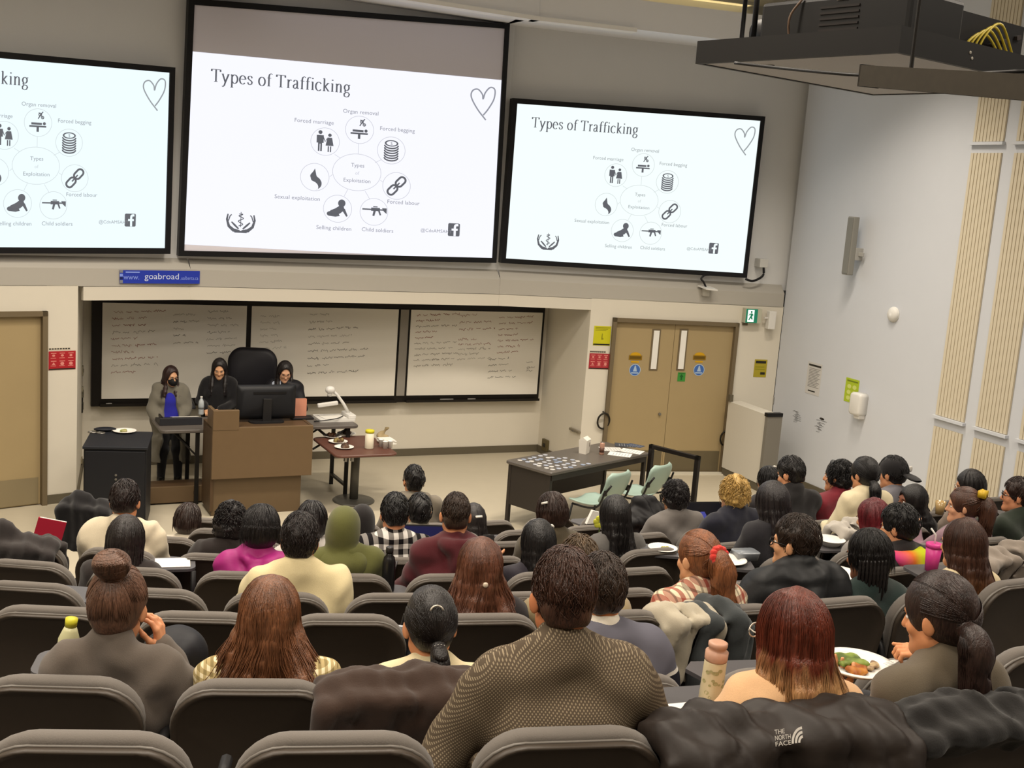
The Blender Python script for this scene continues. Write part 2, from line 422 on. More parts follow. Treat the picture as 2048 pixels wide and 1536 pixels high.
def face_bits(mb, c, R, k=1., brow=True):
    """Eyes, brows and lips: small pieces of the same skin mesh with their own materials."""
    def put(x, y, z, r, m, R2=None):
        V, Fq = ball((0, 0, 0), np.array(r)*k, 3)
        if R2 is not None: V = V @ R2.T
        mb.add((V + np.array([x, y, z])*k) @ R.T + c, Fq, m)
    for sx in (-1, 1):
        put(sx*.031, .0785, -.004, (.0125, .0105, .0075), 1); put(sx*.030, .0868, -.004, (.0052, .0035, .0055), 2)
        if brow: put(sx*.032, .0905, .0165, (.018, .004, .003), 2, roty(sx*.12))
    put(0, .0915, -.0675, (.0185, .0035, .004), 3); put(0, .0895, -.0755, (.015, .004, .005), 3)

def skull(az, el, off=.0):
    """Point on the scalp; az measured from the back of the head, el up from the middle."""
    return np.array([math.sin(az)*math.cos(el)*(.075+off), -.010 - math.cos(az)*math.cos(el)*(.095+off), .018 + math.sin(el)*(.1+off)])
def strands(mb, paths, r, n=3, m=0):
    """Many tapered tubes at once; paths (S, N, 3)."""
    P = np.asarray(paths, float); S, N, _ = P.shape
    T = np.gradient(P, axis=1); T /= np.linalg.norm(T, axis=2)[..., None] + 1e-9
    A = np.cross(T, np.array([.3, .9, .2])); A /= np.linalg.norm(A, axis=2)[..., None] + 1e-9; B = np.cross(A, T)
    tp = np.linspace(0, 1, N); rr = np.broadcast_to(np.asarray(r, float), (S,))[:, None]*(np.minimum(1, tp*5+.35)*np.minimum(1, (1-tp)*3.2+.12))[None]
    th = np.arange(n)*2*PI/n
    V = P[:, :, None] + rr[:, :, None, None]*(A[:, :, None]*np.cos(th)[:, None] + B[:, :, None]*np.sin(th)[:, None])
    s = np.arange(S)[:, None, None]; i = np.arange(N-1)[None, :, None]; j = np.arange(n)[None, None]; j2 = (j+1) % n
    o = s*N*n; Q = np.stack([o+i*n+j2, o+i*n+j, o+(i+1)*n+j, o+(i+1)*n+j2], -1).reshape(-1, 4)
    mb.add(V.reshape(-1, 3), Q, m)
def smooth_path(P, n):
    """Catmull-Rom resampling to n points."""
    P = np.asarray(P, float); Q = np.concatenate([[2*P[0]-P[1]], P, [2*P[-1]-P[-2]]]); k = len(P)-1; out = []
    for u in np.linspace(0, k-1e-6, n):
        i = int(u); t = u-i; a, b, c, d = Q[i:i+4]
        out.append(.5*(2*b + (c-a)*t + (2*a-5*b+4*c-d)*t*t + (3*b-a-3*c+d)*t**3))
    return np.array(out)

class Person:
    """Builds one figure: the skin is the thing itself, clothing and hair are its children."""
    def __init__(s, label, root, yaw, head, near=1, sex='f', skin='#c98f6b', hyaw=0., hpitch=.15, hroll=0., group=None,
                 stand=False, seat=.47, hips=(0, 0), arms=None, hands=('relaxed', 'relaxed'), handdir=None, scale=1., legs='#1d1d22', name='person', face=True, knees=.42, reach=None):
        s.root = np.asarray(root, float); s.yaw = yaw; s.near = near; s.sex = sex; s.sc = scale; s.skin = skin; s.label = label; s.name = name
        s.H = rotz(-yaw) @ (np.asarray(head, float) - s.root); s.R = rotz(hyaw) @ rotx(-hpitch) @ roty(hroll); H = s.H
        s.n = H + np.array([0, -.025, -.152*scale]) + rotz(hyaw) @ np.array([0, -.01, 0]); n = s.n
        w = (.155 if sex == 'f' else .182)*scale; s.w = w
        s.S = {-1: n + np.array([-w, -.012, -.054*scale]), 1: n + np.array([w, -.012, -.054*scale])}
        s.stand = stand; hz = seat + .08 if not stand else .88*scale
        s.hip = np.array([hips[0], hips[1], hz]); s.chest = np.array([n[0]*.85 + s.hip[0]*.15, n[1] - .0, n[2]-.2*scale])
        s.mid = (s.chest + s.hip)/2 + np.array([0, -.01, 0])
        d = s.chest - s.hip
        s.E = {}; s.W = {}
        a = arms or {}
        for q in (-1, 1):
            e, wr = a.get(q, ((q*.055, .10, -.255), (q*-.06, .27, -.27)))
            s.E[q] = s.S[q] + np.array(e)*scale; s.W[q] = s.S[q] + np.array(wr)*scale
        for q, (px, py, fwd) in (reach or {}).items():
            d = rotz(-yaw) @ ray(px, py); o0 = rotz(-yaw) @ (CAMP - s.root); t = (H[1] + fwd - o0[1])/d[1]; s.W[q] = o0 + d*t; m = (s.S[q] + s.W[q])/2; s.E[q] = m + np.array([q*.07, -.02, -.13]); v = s.E[q]-s.S[q]; s.E[q] = s.S[q] + v/np.linalg.norm(v)*.27*scale
        s.hands = hands; s.handdir = handdir or {}
        s.legc = legs; s.knees = knees; s.haveface = face; s.group = group
        sw = .105 if sex == 'f' else .115
        if stand:
            s.knee = {q: s.hip + np.array([q*.09, .02, -.40*scale]) for q in (-1, 1)}; s.ank = {q: np.array([s.hip[0] + q*.1, s.hip[1]-.02, .085]) for q in (-1, 1)}
        else:
            s.knee = {q: s.hip + np.array([q*.13, knees, -.005]) for q in (-1, 1)}; s.ank = {q: s.knee[q] + np.array([0, .02, -(s.knee[q][2]-.09)]) for q in (-1, 1)}
        s.skinbody()
    def torso(s, F, o=0., k=.05):
        n, c, h, m = s.n, s.chest, s.hip, s.mid; z = s.sc; f = s.sex == 'f'
        F.cone(s.S[-1]+(.02, 0, -.012), s.S[1]+(-.02, 0, -.012), .058*z+o, .058*z+o, k)
        for q in (-1, 1): F.cone(n + np.array([q*.02, -.012, .01*z]), s.S[q]*.75 + n*.25 + np.array([0, 0, .0]), .05*z+o, .052*z+o, k)
        F.cone(c + np.array([-.088*z, 0, .02]), c + np.array([.088*z, 0, .02]), (.105 if f else .115)*z+o, (.105 if f else .115)*z+o, k)
        F.cone(m + np.array([-.075*z, 0, 0]), m + np.array([.075*z, 0, 0]), (.092 if f else .108)*z+o, (.092 if f else .108)*z+o, k)
        F.cone(c, m, .115*z+o, .11*z+o, k); F.cone(m, h, .11*z+o, .125*z+o, k)
        F.cone(h + np.array([-.085, 0, 0]), h + np.array([.085, 0, 0]), .12*z+o, .12*z+o, k)
    def arm(s, F, q, o=0., upto=1., k=.03):
        z = s.sc; S, E, W = s.S[q], s.E[q], s.W[q]
        F.cone(S, E, .053*z+o, .042*z+o, k); F.cone(E, E + (W-E)*upto, .041*z+o, (.041-.014*upto)*z+o, k)
    def leg(s, F, q, o=0., k=.04):
        h = s.hip + np.array([q*.085, 0, 0]); F.cone(h, s.knee[q], .085+o, .06+o, k); F.cone(s.knee[q], s.ank[q], .056+o, .038+o, k)
    def bounds(s, keys, pad):
        P = np.array(keys); return P.min(0)-pad, P.max(0)+pad
    def skinbody(s):
        H, n, z = s.H, s.n, s.sc; near = s.near
        pts = [H, n, s.hip, *s.S.values(), *s.E.values(), *s.W.values(), *s.knee.values(), *[a + (0, .15, -.09) for a in s.ank.values()]]
        lo, hi = s.bounds(pts, .16); hf = {2: .0058, 1: .0085, 0: .011, 3: .0046}[near]; hc = .028
        X = axis(lo[0], hi[0], hc, [(H[0]-.115*z, H[0]+.115*z, hf)]); Y = axis(lo[1], hi[1], hc, [(H[1]-.145*z, H[1]+.145*z, hf)])
        Z = axis(lo[2], hi[2], hc, [(n[2]-.05, H[2]+.15*z, hf)])
        F = Field(X, Y, Z); s.torso(F, -.004)
        for q in (-1, 1):
            s.arm(F, q); s.leg(F, q); a = s.ank[q]; F.cone(a + (0, -.02, -.045), a + (q*.02, .13, -.055), .036, .03, .03)
        r = .054 if s.sex == 'm' else .047
        F.cone(n + np.array([0, -.002, -.04]), H + s.R @ np.array([0, -.022, -.07])*z, (r+.008)*z, r*z, .03)
        head_prims(F, H, s.R, z, s.sex == 'f', True)
        V, Q = F.mesh(); mb = MB(); mb.add(V, Q, 0)
        if near >= 1 or s.haveface: face_bits(mb, H, s.R, z)
        for q in (-1, 1):
            kind = s.hands[0 if q < 0 else 1]
            if kind is None: continue
            hv, hq = (HANDS if near >= 1 else LOWHANDS).get(kind, HANDS[kind]); hv = hv.copy(); hq = hq.copy()
            if q < 0: hv[:, 0] *= -1; hq = hq[:, ::-1].copy()
            d = s.W[q]-s.E[q]; dd, pl = s.handdir.get(q, (d, (-q*.35, 0, -1)))
            mb.add((hv*z*(.93 if s.sex == 'f' else 1.05)) @ basis(dd, pl).T + s.W[q], hq, 0)
        sk = skinmat('skin' + s.skin[1:], s.skin)
        mats = [sk, plain('eye_white', '#e9e4dc', .25), plain('eye_dark', '#1a120d', .25), plain('lips' + s.skin[1:], mixhex(s.skin, '#8f2f35', .5), .45)]
        s.o = mb.build(s.name, mats, None, True); s.o.location = s.root; s.o.rotation_euler = (0, 0, s.yaw)
        tag(s.o, s.label, 'person', s.group); COL_PEOPLE.append(s)
    def part(s, name, mb, mats, label=None, smooth=True):
        o = mb.build(name, mats, s.o, smooth)
        if label: o['label'] = label
        return o
    def top(s, name, mat, o=.012, collar=None, sleeves=1., h=None, wr=.004, wf=30., puff=0., hem=None, hood=False, extra=None, label=None, seed=1):
        """The upper garment as a shell around torso and arms."""
        h = h or {3: .0095, 2: .0105, 1: .0145, 0: .019}[s.near]
        pts = [s.n, s.hip, s.mid, *s.S.values(), *s.E.values(), *(s.W.values() if sleeves > .5 else ())]
        lo, hi = s.bounds(pts, .17 + o); hi[2] = max(hi[2], s.n[2] + .17)
        if hem is not None: lo[2] = s.hip[2] - hem - .03
        F = Field(axis(lo[0], hi[0], h), axis(lo[1], hi[1], h), axis(lo[2], hi[2], h)); n = s.n; z = s.sc
        s.torso(F, o)
        if hem: F.cone(s.hip + (-.07, -.0, -hem), s.hip + (.07, 0, -hem), .13+o, .13+o, .06); F.cone(s.hip + (-.05, 0, 0), s.hip + (-.07, 0, -hem), .13+o, .13+o, .06); F.cone(s.hip + (.05, 0, 0), s.hip + (.07, 0, -hem), .13+o, .13+o, .06)
        for q in (-1, 1): s.arm(F, q, o + .004, sleeves)
        up = s.H + s.R @ np.array([0, -.022, -.07])*z - n; up = up/np.linalg.norm(up)
        rr = (.054 if s.sex == 'm' else .047)*z
        if collar == 'turtle': F.cone(n, n + up*.065, rr+.022, rr+.013, .02); F.cone(n + up*.062, n + up*.066, rr+.014, rr+.014, .004)
        elif collar == 'shirt': F.cone(n + np.array([0, -.01, -.01]), n + up*.042 + np.array([0, -.004, 0]), rr+.024, rr+.013, .012)
        elif collar == 'crew': F.cone(n + (0, -.004, -.01), n + up*.012, rr+.024, rr+.016, .012)
        elif collar == 'coat': F.cone(n + (0, -.012, -.02), n + up*.05 + (0, -.01, 0), rr+.04, rr+.026, .02)
        elif collar == 'fur':
            for t in np.linspace(-2.4, 2.4, 9): F.ell(n + np.array([math.sin(t)*.1, -.03 - math.cos(t)*.075, .03]), (.042, .042, .042), None, .012)
        if hood:
            P = [n + np.array([math.sin(t)*(.105 - .01*abs(t)), -.015 - math.cos(t)*.085, .028 - .012*math.cos(t) - .01*abs(t)]) for t in np.linspace(-2.2, 2.2, 11)]
            for a, b in zip(P[:-1], P[1:]): F.cone(a, b, .036, .036, .02)
            F.cone(n + (-.05, -.1, -.0), n + (0, -.125, -.075), .04, .035, .05); F.cone(n + (.05, -.1, 0), n + (0, -.125, -.075), .04, .035, .05)
        if extra: extra(F, s)
        if puff: F.D += (-abs(puff)*(np.abs(np.sin(F.Z*PI/.085))**.6 - .3))[None, None].astype(np.float32)
        if wr: F.wrinkle(wr*1.6, wf, seed); F.wrinkle(wr*.8, wf*2.1, seed+50)
        s.tf = F
        mb = MB(); mb.add(*F.mesh()); return s.part(name, mb, mat, label)
    def bottoms(s, name='trousers', mat=None, shoe='#15130f', cut=False):
        pts = [s.hip, *s.knee.values(), *s.ank.values()]; lo, hi = s.bounds(pts, .16); h = .03 if s.near < 3 else .016
        F = Field(axis(lo[0], hi[0], h), axis(lo[1], hi[1], h), axis(lo[2], hi[2], h))
        F.cone(s.hip + (-.085, 0, 0), s.hip + (.085, 0, 0), .127, .127, .05)
        for q in (-1, 1): s.leg(F, q, .01)
        mb = MB(); mb.add(*F.mesh()); s.part(name, mb, mat or fabric('cloth' + s.legc[1:], s.legc))
        for q in (-1, 1):
            a = s.ank[q]; lo = a + (-.09, -.12, -.1); hi = a + (.09, .24, .1); h = .02 if s.near < 3 else .011
            F = Field(axis(lo[0], hi[0], h), axis(lo[1], hi[1], h), axis(lo[2], hi[2], h))
            F.cone(a + (0, -.025, -.045), a + (q*.02, .13, -.05), .044, .038, .03); F.cone(a + (0, 0, -.02), a + (0, 0, .06 if s.near == 3 else .02), .047, .05, .02)
            mb = MB(); mb.add(*F.mesh()); s.part('shoe', mb, plain('shoe' + shoe[1:], shoe, .5))
    # ---- hair
    def W2(s, p): return s.H + s.R @ (np.asarray(p)*s.sc)
    def back(s, z, az, off):
        """y of the back of the figure at height z (in front for locks that fall over the shoulder)."""
        n = s.n; t = np.clip((n[2]-z)/.1, 0, 1); q = np.clip((s.chest[2]-z)/max(.05, s.chest[2]-s.mid[2]), 0, 1)
        return (n[1]-.062)*(1-t) + (min(s.chest[1], s.chest[1]*(1-q) + (s.mid[1]-.012)*q)-.135)*t - off
    def drop(s, x, z, off, alt):
        F = getattr(s, 'tf', None)
        if F is None or z > s.n[2]+.06 or z < F.Z[0]: return alt
        i = min(len(F.X)-1, int(np.searchsorted(F.X, x))); k = min(len(F.Z)-1, int(np.searchsorted(F.Z, z))); c = np.nonzero(F.D[i, :, k] < 0)[0]
        return min(float(F.Y[c[0]])-.014 - off, alt + .03) if len(c) else alt
    def fall(s, az, L, spread, off, wave, ph, npt, front=False, jit=0., part=0.):
        P = [s.W2(skull(az*.6 + part, math.radians(82), off)), s.W2(skull(az, math.radians(58), off)), s.W2(skull(az, math.radians(30), off)), s.W2(skull(az, math.radians(4), off + .002)), s.W2(skull(az, math.radians(-24), off + .012))]
        e = P[-1]; rel = e - s.H
        zz = [s.n[2] + .03, s.n[2]-.06, s.n[2]-.16, s.n[2]-.27, s.n[2] - .4]
        end = s.H[2] - L; prev = e
        for z_ in [v for v in zz if v > end + .03] + [end]:
            if z_ > e[2]-.02: continue
            t = np.clip((e[2]-z_)/max(.05, e[2]-end), 0, 1); x = s.H[0] + rel[0]*(1 + (spread-1)*t)
            if front and abs(az) > 1.25: y = max(s.n[1] + .04, s.H[1] + rel[1]*.6) + .07*min(1, max(0, (s.n[2]-z_)/.1)) + off*.5
            else:
                yb = s.drop(x, z_, off, s.back(z_, az, off)); side = min(1., max(0., (abs(az)-.9)/.8)); y = yb*(1-side) + (s.n[1]-.02 + .01)*side if z_ > s.n[2]-.09 else yb + .03*side
            P.append(np.array([x + jit*RNG.normal()*.012*t, y, z_]))
        Q = smooth_path(P, npt); t = np.linspace(0, 1, npt)
        if wave: Q[:, 0] += wave*np.clip(t-.35, 0, 1)*np.sin(t*15 + ph); Q[:, 1] += .7*wave*np.clip(t-.35, 0, 1)*np.cos(t*13 + ph*1.7)
        return Q
    def hair(s, style, color, L=.4, spread=1.1, wave=.006, tip=None, arc=2.2, count=None, front=False, tie=(0., .15), tail=.3, vol=.014, bun=.055, label=None, part=0., taildir=0., mat=None, tipz=(.3, .62)):
        near = s.near; H, R, z = s.H, s.R, s.sc; h = {3: .0075, 2: .0075, 1: .0105, 0: .013}[near]
        lo = H - np.array([.19, .24, .2]); hi = H + np.array([.19, .2, .2])
        if style == 'long': lo = np.minimum(lo, H - np.array([.2, .27, L + .06]))
        if style == 'pony': tp0 = s.W2(skull(tie[0], tie[1], .02)); lo = np.minimum(lo, tp0 - np.array([.14, .17, tail + .05])); hi = np.maximum(hi, tp0 + np.array([.14, .1, .1]))
        if style == 'bun': hi[2] += .1
        F = Field(axis(lo[0], hi[0], h), axis(lo[1], hi[1], h), axis(lo[2], hi[2], h))
        sv = .35 if style == 'short' else .75; F.ell(s.W2((0, -.011, .024)), np.array([.075+vol*sv, .094+vol*(.7 if style == 'short' else 1), .097+vol])*z, R, .01)
        if style == 'short': F.ell(s.W2((0, .012, .052)), np.array([.066+vol*.6, .08, .060+vol])*z, R, .02); F.ell(s.W2((0, -.05, -.03)), np.array([.064, .05, .058])*z, R, .02)
        if style in ('bob', 'curly'): F.ell(s.W2((0, -.03, -.03)), np.array([.09+vol*.4, .085+vol*.4, .085])*z, R, .03)
        if style in ('pony', 'bun'): F.ell(s.W2((0, -.05, -.03)), np.array([.062, .05, .055])*z, R, .02)
        mb = MB(); cnt = {3: 1100, 2: 800, 1: 300, 0: 130}[near]; npt = {3: 15, 2: 14, 1: 10, 0: 8}[near]; rs = {3: .0013, 2: .0016, 1: .0026, 0: .0036}[near]
        if style in ('short', 'curly'): npt = 9; cnt = int(cnt*1.3)
        paths = []
        if style == 'long':
            for az in np.linspace(-arc, arc, 15):
                P = s.fall(az, L*(.93 + .07*math.sin(az*7+1)), spread, .004, wave, az*3, 14, front)
                r = np.linspace(.013, .02, 14); r[-4:] = (.019, .017, .012, .005)
                for i in range(13): F.cone(P[i], P[i+1], r[i], r[i+1], .014)
            for i in range(cnt):
                az = RNG.uniform(-arc, arc); paths.append(s.fall(az, L*RNG.uniform(.8, 1.06), spread*RNG.uniform(.93, 1.09), .0185 + RNG.uniform(-.003, .006), wave*RNG.uniform(.7, 1.3), az*3 + RNG.normal()*.35, npt, front, 1., part))
        elif style in ('pony', 'bun'):
            td = tie; tp = s.W2(skull(td[0], td[1], .022))
            d3 = skull(td[0], td[1], .0); d3 = d3/np.linalg.norm(d3)
            for i in range(cnt):
                az = RNG.uniform(-PI, PI); low = -.62 if abs(az) < 1.1 else (-.15 if abs(az) < 1.9 else .55); el = low + RNG.uniform(0, .35)
                A = skull(az, el, .0); A /= np.linalg.norm(A); P = []
                for t in np.linspace(0, 1, npt):
                    q = A*(1-t) + d3*t; q /= np.linalg.norm(q) + 1e-6; P.append(s.W2(np.array([0, -.01, .02]) + q*np.array([.075+vol*.8, .095+vol*1.05, .098+vol])*(1.012 + .02*math.sin(t*PI)*RNG.uniform(.2, 1))))
                paths.append(np.array(P))
            if style == 'pony':
                out = R @ d3; T0 = [tp - out*.012, tp + out*.025 + (0, 0, -.005)]
                for f in (.25, .5, .75, 1.): T0.append(tp + np.array([taildir*f, 0, 0]) + np.array([out[0], out[1], 0])*(.05 - .03*f) + np.array([0, 0, -tail*f]))
                T0 = np.array(T0)
                T0[2:, 1] = np.minimum(T0[2:, 1], [s.drop(q[0], q[2], .02, s.back(q[2], 0, .03)) for q in T0[2:]])
                C = smooth_path(T0, 14); rad = np.interp(np.linspace(0, 1, 14), [0, .12, .35, .75, 1], [.016, .024, .036*spread, .032*spread, .006])
                for i in range(13): F.cone(C[i], C[i+1], rad[i], rad[i+1], .015)
                for i in range(int(cnt*.7)):
                    a = RNG.uniform(0, 2*PI); q = RNG.uniform(1.0, 1.24); D = smooth_path(T0, npt); rr = np.interp(np.linspace(0, 1, npt), [0, .12, .35, .75, 1], [.014, .022, .036*spread, .034*spread, .022])*q
                    D[:, 0] += rr*math.cos(a); D[:, 1] += rr*math.sin(a)*.8; t = np.linspace(0, 1, npt); D[:, 0] += wave*np.sin(t*9 + a)*t; D[-1, 2] += RNG.uniform(-.03, .04); paths.append(D)
                mb2 = MB(); mb2.tube([tp + out*.006 + (R @ v) for v in ring3(d3, .02)], .007, 6, 0, True); s.tie = mb2
            else:
                bc = s.W2(np.array([0, -.01, .02]) + d3*(.098+vol+bun*.62)); F.ell(bc, (bun*1.12, bun*1.0, bun*.92), None, .012); s.bunc = bc
                for i in range(int(cnt*.6)):
                    a0 = RNG.uniform(0, 2*PI); tl = RNG.uniform(-1., 1.); P = []
                    for t in np.linspace(0, 1, npt):
                        a = a0 + t*2.6; e = tl*.9 + .5*t; P.append(bc + np.array([math.cos(a)*math.cos(e)*bun*1.13, math.sin(a)*math.cos(e)*bun*1.02, math.sin(e)*bun*.94]))
                    paths.append(np.array(P))
        elif style in ('short', 'bob', 'curly'):
            for i in range(cnt):
                az = RNG.uniform(-2.2, 2.2) if style != 'short' else RNG.uniform(-PI, PI); el = RNG.uniform(-.35, 1.5) if style == 'short' else RNG.uniform(.0, 1.45)
                ln = RNG.uniform(.25, .5) if style == 'short' else RNG.uniform(.5, .9); P = []
                if style == 'short' and abs(az) > 1.9 and el < .5: el = RNG.uniform(.55, 1.4)
                cw = RNG.normal()*.35; lift = RNG.uniform(.0, .006)
                for t in np.linspace(0, 1, npt):
                    e = el - ln*t*(1.3 if style != 'short' else 1.); a = az + cw*t*(.6 if style == 'short' else .15)
                    off = vol + .002 + lift*math.sin(t*PI)
                    if style == 'short': off += .006*max(0., math.sin(min(e, 1.5))) - (.004 if e < -.1 else 0)
                    q = skull(a, e, off)*(np.array([.93, 1, 1]) if style == 'short' else 1)
                    if style in ('bob', 'curly') and e < 0: q = skull(a, 0, off + .004) + np.array([0, 0, e*.105])
                    if style == 'curly': q = q + .010*np.array([math.sin(t*14+i), math.cos(t*12+i*2), math.sin(t*10+i)*.5])
                    P.append(s.W2(q))
                paths.append(np.array(P))
        # keep the face, the ears (short hair) and the neck free
        if front: F.ell(s.W2((0, .125, -.036)), np.array([.08, .104, .132])*z, R, .012, 's')
        else: F.ell(s.W2((0, .112, -.055)), np.array([.066 if style != 'long' else .058, .082, .112])*z, R, .012, 's')
        if style in ('short', 'pony', 'bun'):
            for q in (-1, 1): F.ell(s.W2((q*.092, .022, -.046)), np.array([.026, .05, .056])*z, R, .01, 's')
            F.ell(s.W2((0, -.07, -.132 if style != 'short' else -.122)), np.array([.1, .12, .05 if style != 'short' else .058])*z, R, .01, 's')
        if style in ('short', 'curly'): F.wrinkle(.0035 if style == 'short' else .007, 75, int(H[0]*100) % 97)
        mb.add(*F.mesh())
        if paths:
            A = np.array([p for p in paths]); loc = ((A - s.H) @ R)/z; c, r_ = ((0, .125, -.036), (.074, .1, .128)) if front else ((0, .112, -.055), (.056, .074, .106))
            keep = (((loc - np.array(c))/np.array(r_))**2).sum(2).min(1) > 1
            if style in ('short', 'pony', 'bun'): keep &= (((loc - np.array((0, -.07, -.124)))/np.array((.1, .12, .058)))**2).sum(2).min(1) > 1 if style == 'short' else True
            strands(mb, A[keep], rs)
        m = mat or hairmat('hair' + color[1:] + (tip or 'x')[1:], color, tip, *( (s.H[2]-L*tipz[1], s.H[2]-L*tipz[0]) if tip else (0, 1)))
        return s.part('hair', mb, m, label)
    def glasses(s, color='#1a1a1c', rim=.0022, round_=True):
        mb = MB(); r = .023
        for q in (-1, 1):
            P = [s.W2((q*.031 + r*math.cos(a)*1.08, .1035 - .06*abs(r*math.cos(a)*q*.3), -.006 + r*.88*math.sin(a))) for a in np.linspace(0, 2*PI, 20)[:-1]]
            mb.tube(P, rim, 5, 0, True); mb.tube([s.W2((q*.055, .101, .002)), s.W2((q*.074, .07, .003)), s.W2((q*.079, .0, -.0)), s.W2((q*.078, -.018, -.012))], rim, 5)
        mb.tube([s.W2((-.008, .106, .0)), s.W2((0, .111, .003)), s.W2((.008, .106, 0))], rim, 5)
        return s.part('glasses', mb, plain('glasses' + color[1:], color, .3, .3))
def ring3(d, r, n=14):
    d = np.asarray(d)/np.linalg.norm(d); a = np.cross(d, [0, 0, 1.]); a /= np.linalg.norm(a); b = np.cross(d, a)
    return [r*(a*math.cos(t) + b*math.sin(t)) for t in np.linspace(0, 2*PI, n+1)[:-1]]
def mixhex(a, b, t):
    A = [int(a[i:i+2], 16) for i in (1, 3, 5)]; B = [int(b[i:i+2], 16) for i in (1, 3, 5)]
    return '#' + ''.join('%02x' % int(x + (y-x)*t) for x, y in zip(A, B))
COL_PEOPLE = []

# ------------------------------------------------------------------ the hall
FL = Frame((-3.88, 13.5), 41.); FC = Frame((-3.88, 13.5), 28.3); FR = Frame((-.26, 15.45), 16.)
FB = Frame((-2.67, 15.4), 25.7); RW = Frame((3.86, 16.63), math.degrees(math.atan2(-.92, .39)))
CEIL = 6.6
WALL = plain('painted_wall', '#d6d0c2', .75, 0, .2, .02, 3.); WALL_UP = plain('upper_wall_paint', '#d6d7d8', .8, 0, .15, .02, 3.)
WALL_R = plain('side_wall_paint', '#c9ccd2', .7, 0, .2, .02, 3.); TRIM = plain('rubber_base', '#5f5849', .6); WHITE = plain('white_paint', '#d9d7d2', .5)
BLACK = plain('black_satin', '#100f11', .45); DARK = plain('dark_plastic', '#1b1a1b', .5)
def wallslab(mb, a, b, z0, z1, t=.12, m=0):
    """A wall from a to b (plan points), its face on the line and its thickness behind it."""
    a = np.array(a, float); b = np.array(b, float); d = (b-a)/np.linalg.norm(b-a); n = np.array([-d[1], d[0]])*t
    P = [a, b, b+n, a+n]; V = [(p[0], p[1], z0) for p in P] + [(p[0], p[1], z1) for p in P]
    mb.add(V, [[3, 2, 1, 0], [4, 5, 6, 7], [0, 1, 5, 4], [1, 2, 6, 5], [2, 3, 7, 6], [3, 0, 4, 7]], m)
def xy(fr, u, off=0.): return fr.at(u, 0, off)[:2]
LDU = FL.px(93, 700)[0]; LCU = FL.px(155, 700)[0]     # left door's outer edge, left column's corner
RD0, RD1 = FR.px(1225, 640)[0], FR.px(1477, 642)[0]   # right door frame
RCU = FR.px(1182, 620)[0]; COR = FR.px(1555, 612)[0]  # right column's corner, room corner
BL = FB.px(165, 800)[0]; BR_ = FB.px(1075, 895)[0]
# upper front wall, three facets, over a sloped ledge and a fascia
mb = MB()
for fr, a, b in ((FL, -3.4, .03), (FC, 0, 4.11), (FR, 0, COR+.4)): wallslab(mb, xy(fr, a - (.06 if fr is not FL else 0), .12), xy(fr, b + .06, .12), 2.70, CEIL)
structure('wall_front', mb, WALL_UP)
mb = MB()
for fr, a, b in ((FL, -3.4, .0), (FC, 0, 4.11), (FR, 0, COR+.09)):
    for z0, z1, o0, o1 in ((2.46, 2.66, 0, 0), (2.66, 2.78, 0, .12)):
        A0, A1 = fr.at(a, z0, o0), fr.at(b, z0, o0); B0, B1 = fr.at(a, z1, o1), fr.at(b, z1, o1)
        mb.add([A0, A1, B1, B0], [[0, 1, 2, 3]])
    mb.add([fr.at(a, 2.46, 0), fr.at(b, 2.46, 0), fr.at(b, 2.46, .5), fr.at(a, 2.46, .5)], [[0, 3, 2, 1]])
structure('trim_1', mb, plain('fascia_paint', '#aeaaa2', .7, 0, .2))
# white valance over the whiteboards, and the soffit of the recess
mb = MB(); va, vb = FC.px(168, 582), FR.px(1181, 602)
zt = 2.455
for fr, a, b in ((FL, LCU + .06, .0), (FC, 0, 4.11), (FR, 0, RCU)): 
    A = [fr.at(a, zt, -.0), fr.at(b, zt, -.0), fr.at(b, zt, .06), fr.at(a, zt, .06)]; mb.add([*A, *[p - (0, 0, .155) for p in A]], [[0, 1, 5, 4], [4, 5, 6, 7], [3, 0, 4, 7], [1, 2, 6, 5], [2, 3, 7, 6]])
structure('trim_2', mb, plain('valance_white', '#d2ccbf', .6))
mb = MB(); P = [xy(FL, LCU), xy(FL, 0), xy(FC, 4.11), xy(FR, RCU), xy(FB, BR_), xy(FB, BL)]
mb.add([(p[0], p[1], 2.46) for p in P], [[5, 4, 3, 2, 1, 0]]); structure('ceiling_recess', mb, WALL)
# lower walls: left pier, recess sides and back, right pier, wall beside the right door
mb = MB(); wallslab(mb, xy(FL, LDU), xy(FL, LCU), 0, 2.47); wallslab(mb, xy(FL, -3.4), xy(FL, LDU), 2.19, 2.47); wallslab(mb, xy(FL, -3.4), xy(FL, LDU-1.06), 0, 2.2)
structure('wall_left_pier', mb, WALL)
mb = MB(); wallslab(mb, xy(FL, LCU), xy(FB, BL), 0, 2.47, .05); structure('wall_recess_left', mb, WALL)
mb = MB(); wallslab(mb, xy(FB, BL-.1), xy(FB, BR_+.1), 0, 2.47); structure('wall_recess_back', mb, WALL)
mb = MB(); wallslab(mb, xy(FB, BR_), xy(FR, RCU), 0, 2.47, .05); structure('wall_recess_right', mb, WALL)
mb = MB(); wallslab(mb, xy(FR, RCU), xy(FR, RD0), 0, 2.47); wallslab(mb, xy(FR, RD0), xy(FR, RD1), 2.21, 2.47); wallslab(mb, xy(FR, RD1), xy(FR, COR+.1), 0, 2.47)
structure('wall_right_pier', mb, WALL)
mb = MB(); wallslab(mb, xy(RW, 0), xy(RW, 21.), 0, CEIL); structure('wall_right', mb, WALL_R)
LE = xy(FL, -3.4); mb = MB(); wallslab(mb, (-7.6, -3.5), LE, 0, CEIL); structure('wall_left', mb, WALL)
mb = MB(); wallslab(mb, (12.6, -3.5), (-7.6, -3.5), 0, CEIL); structure('wall_back', mb, plain('back_wall_paint', '#b8ab92', .8))
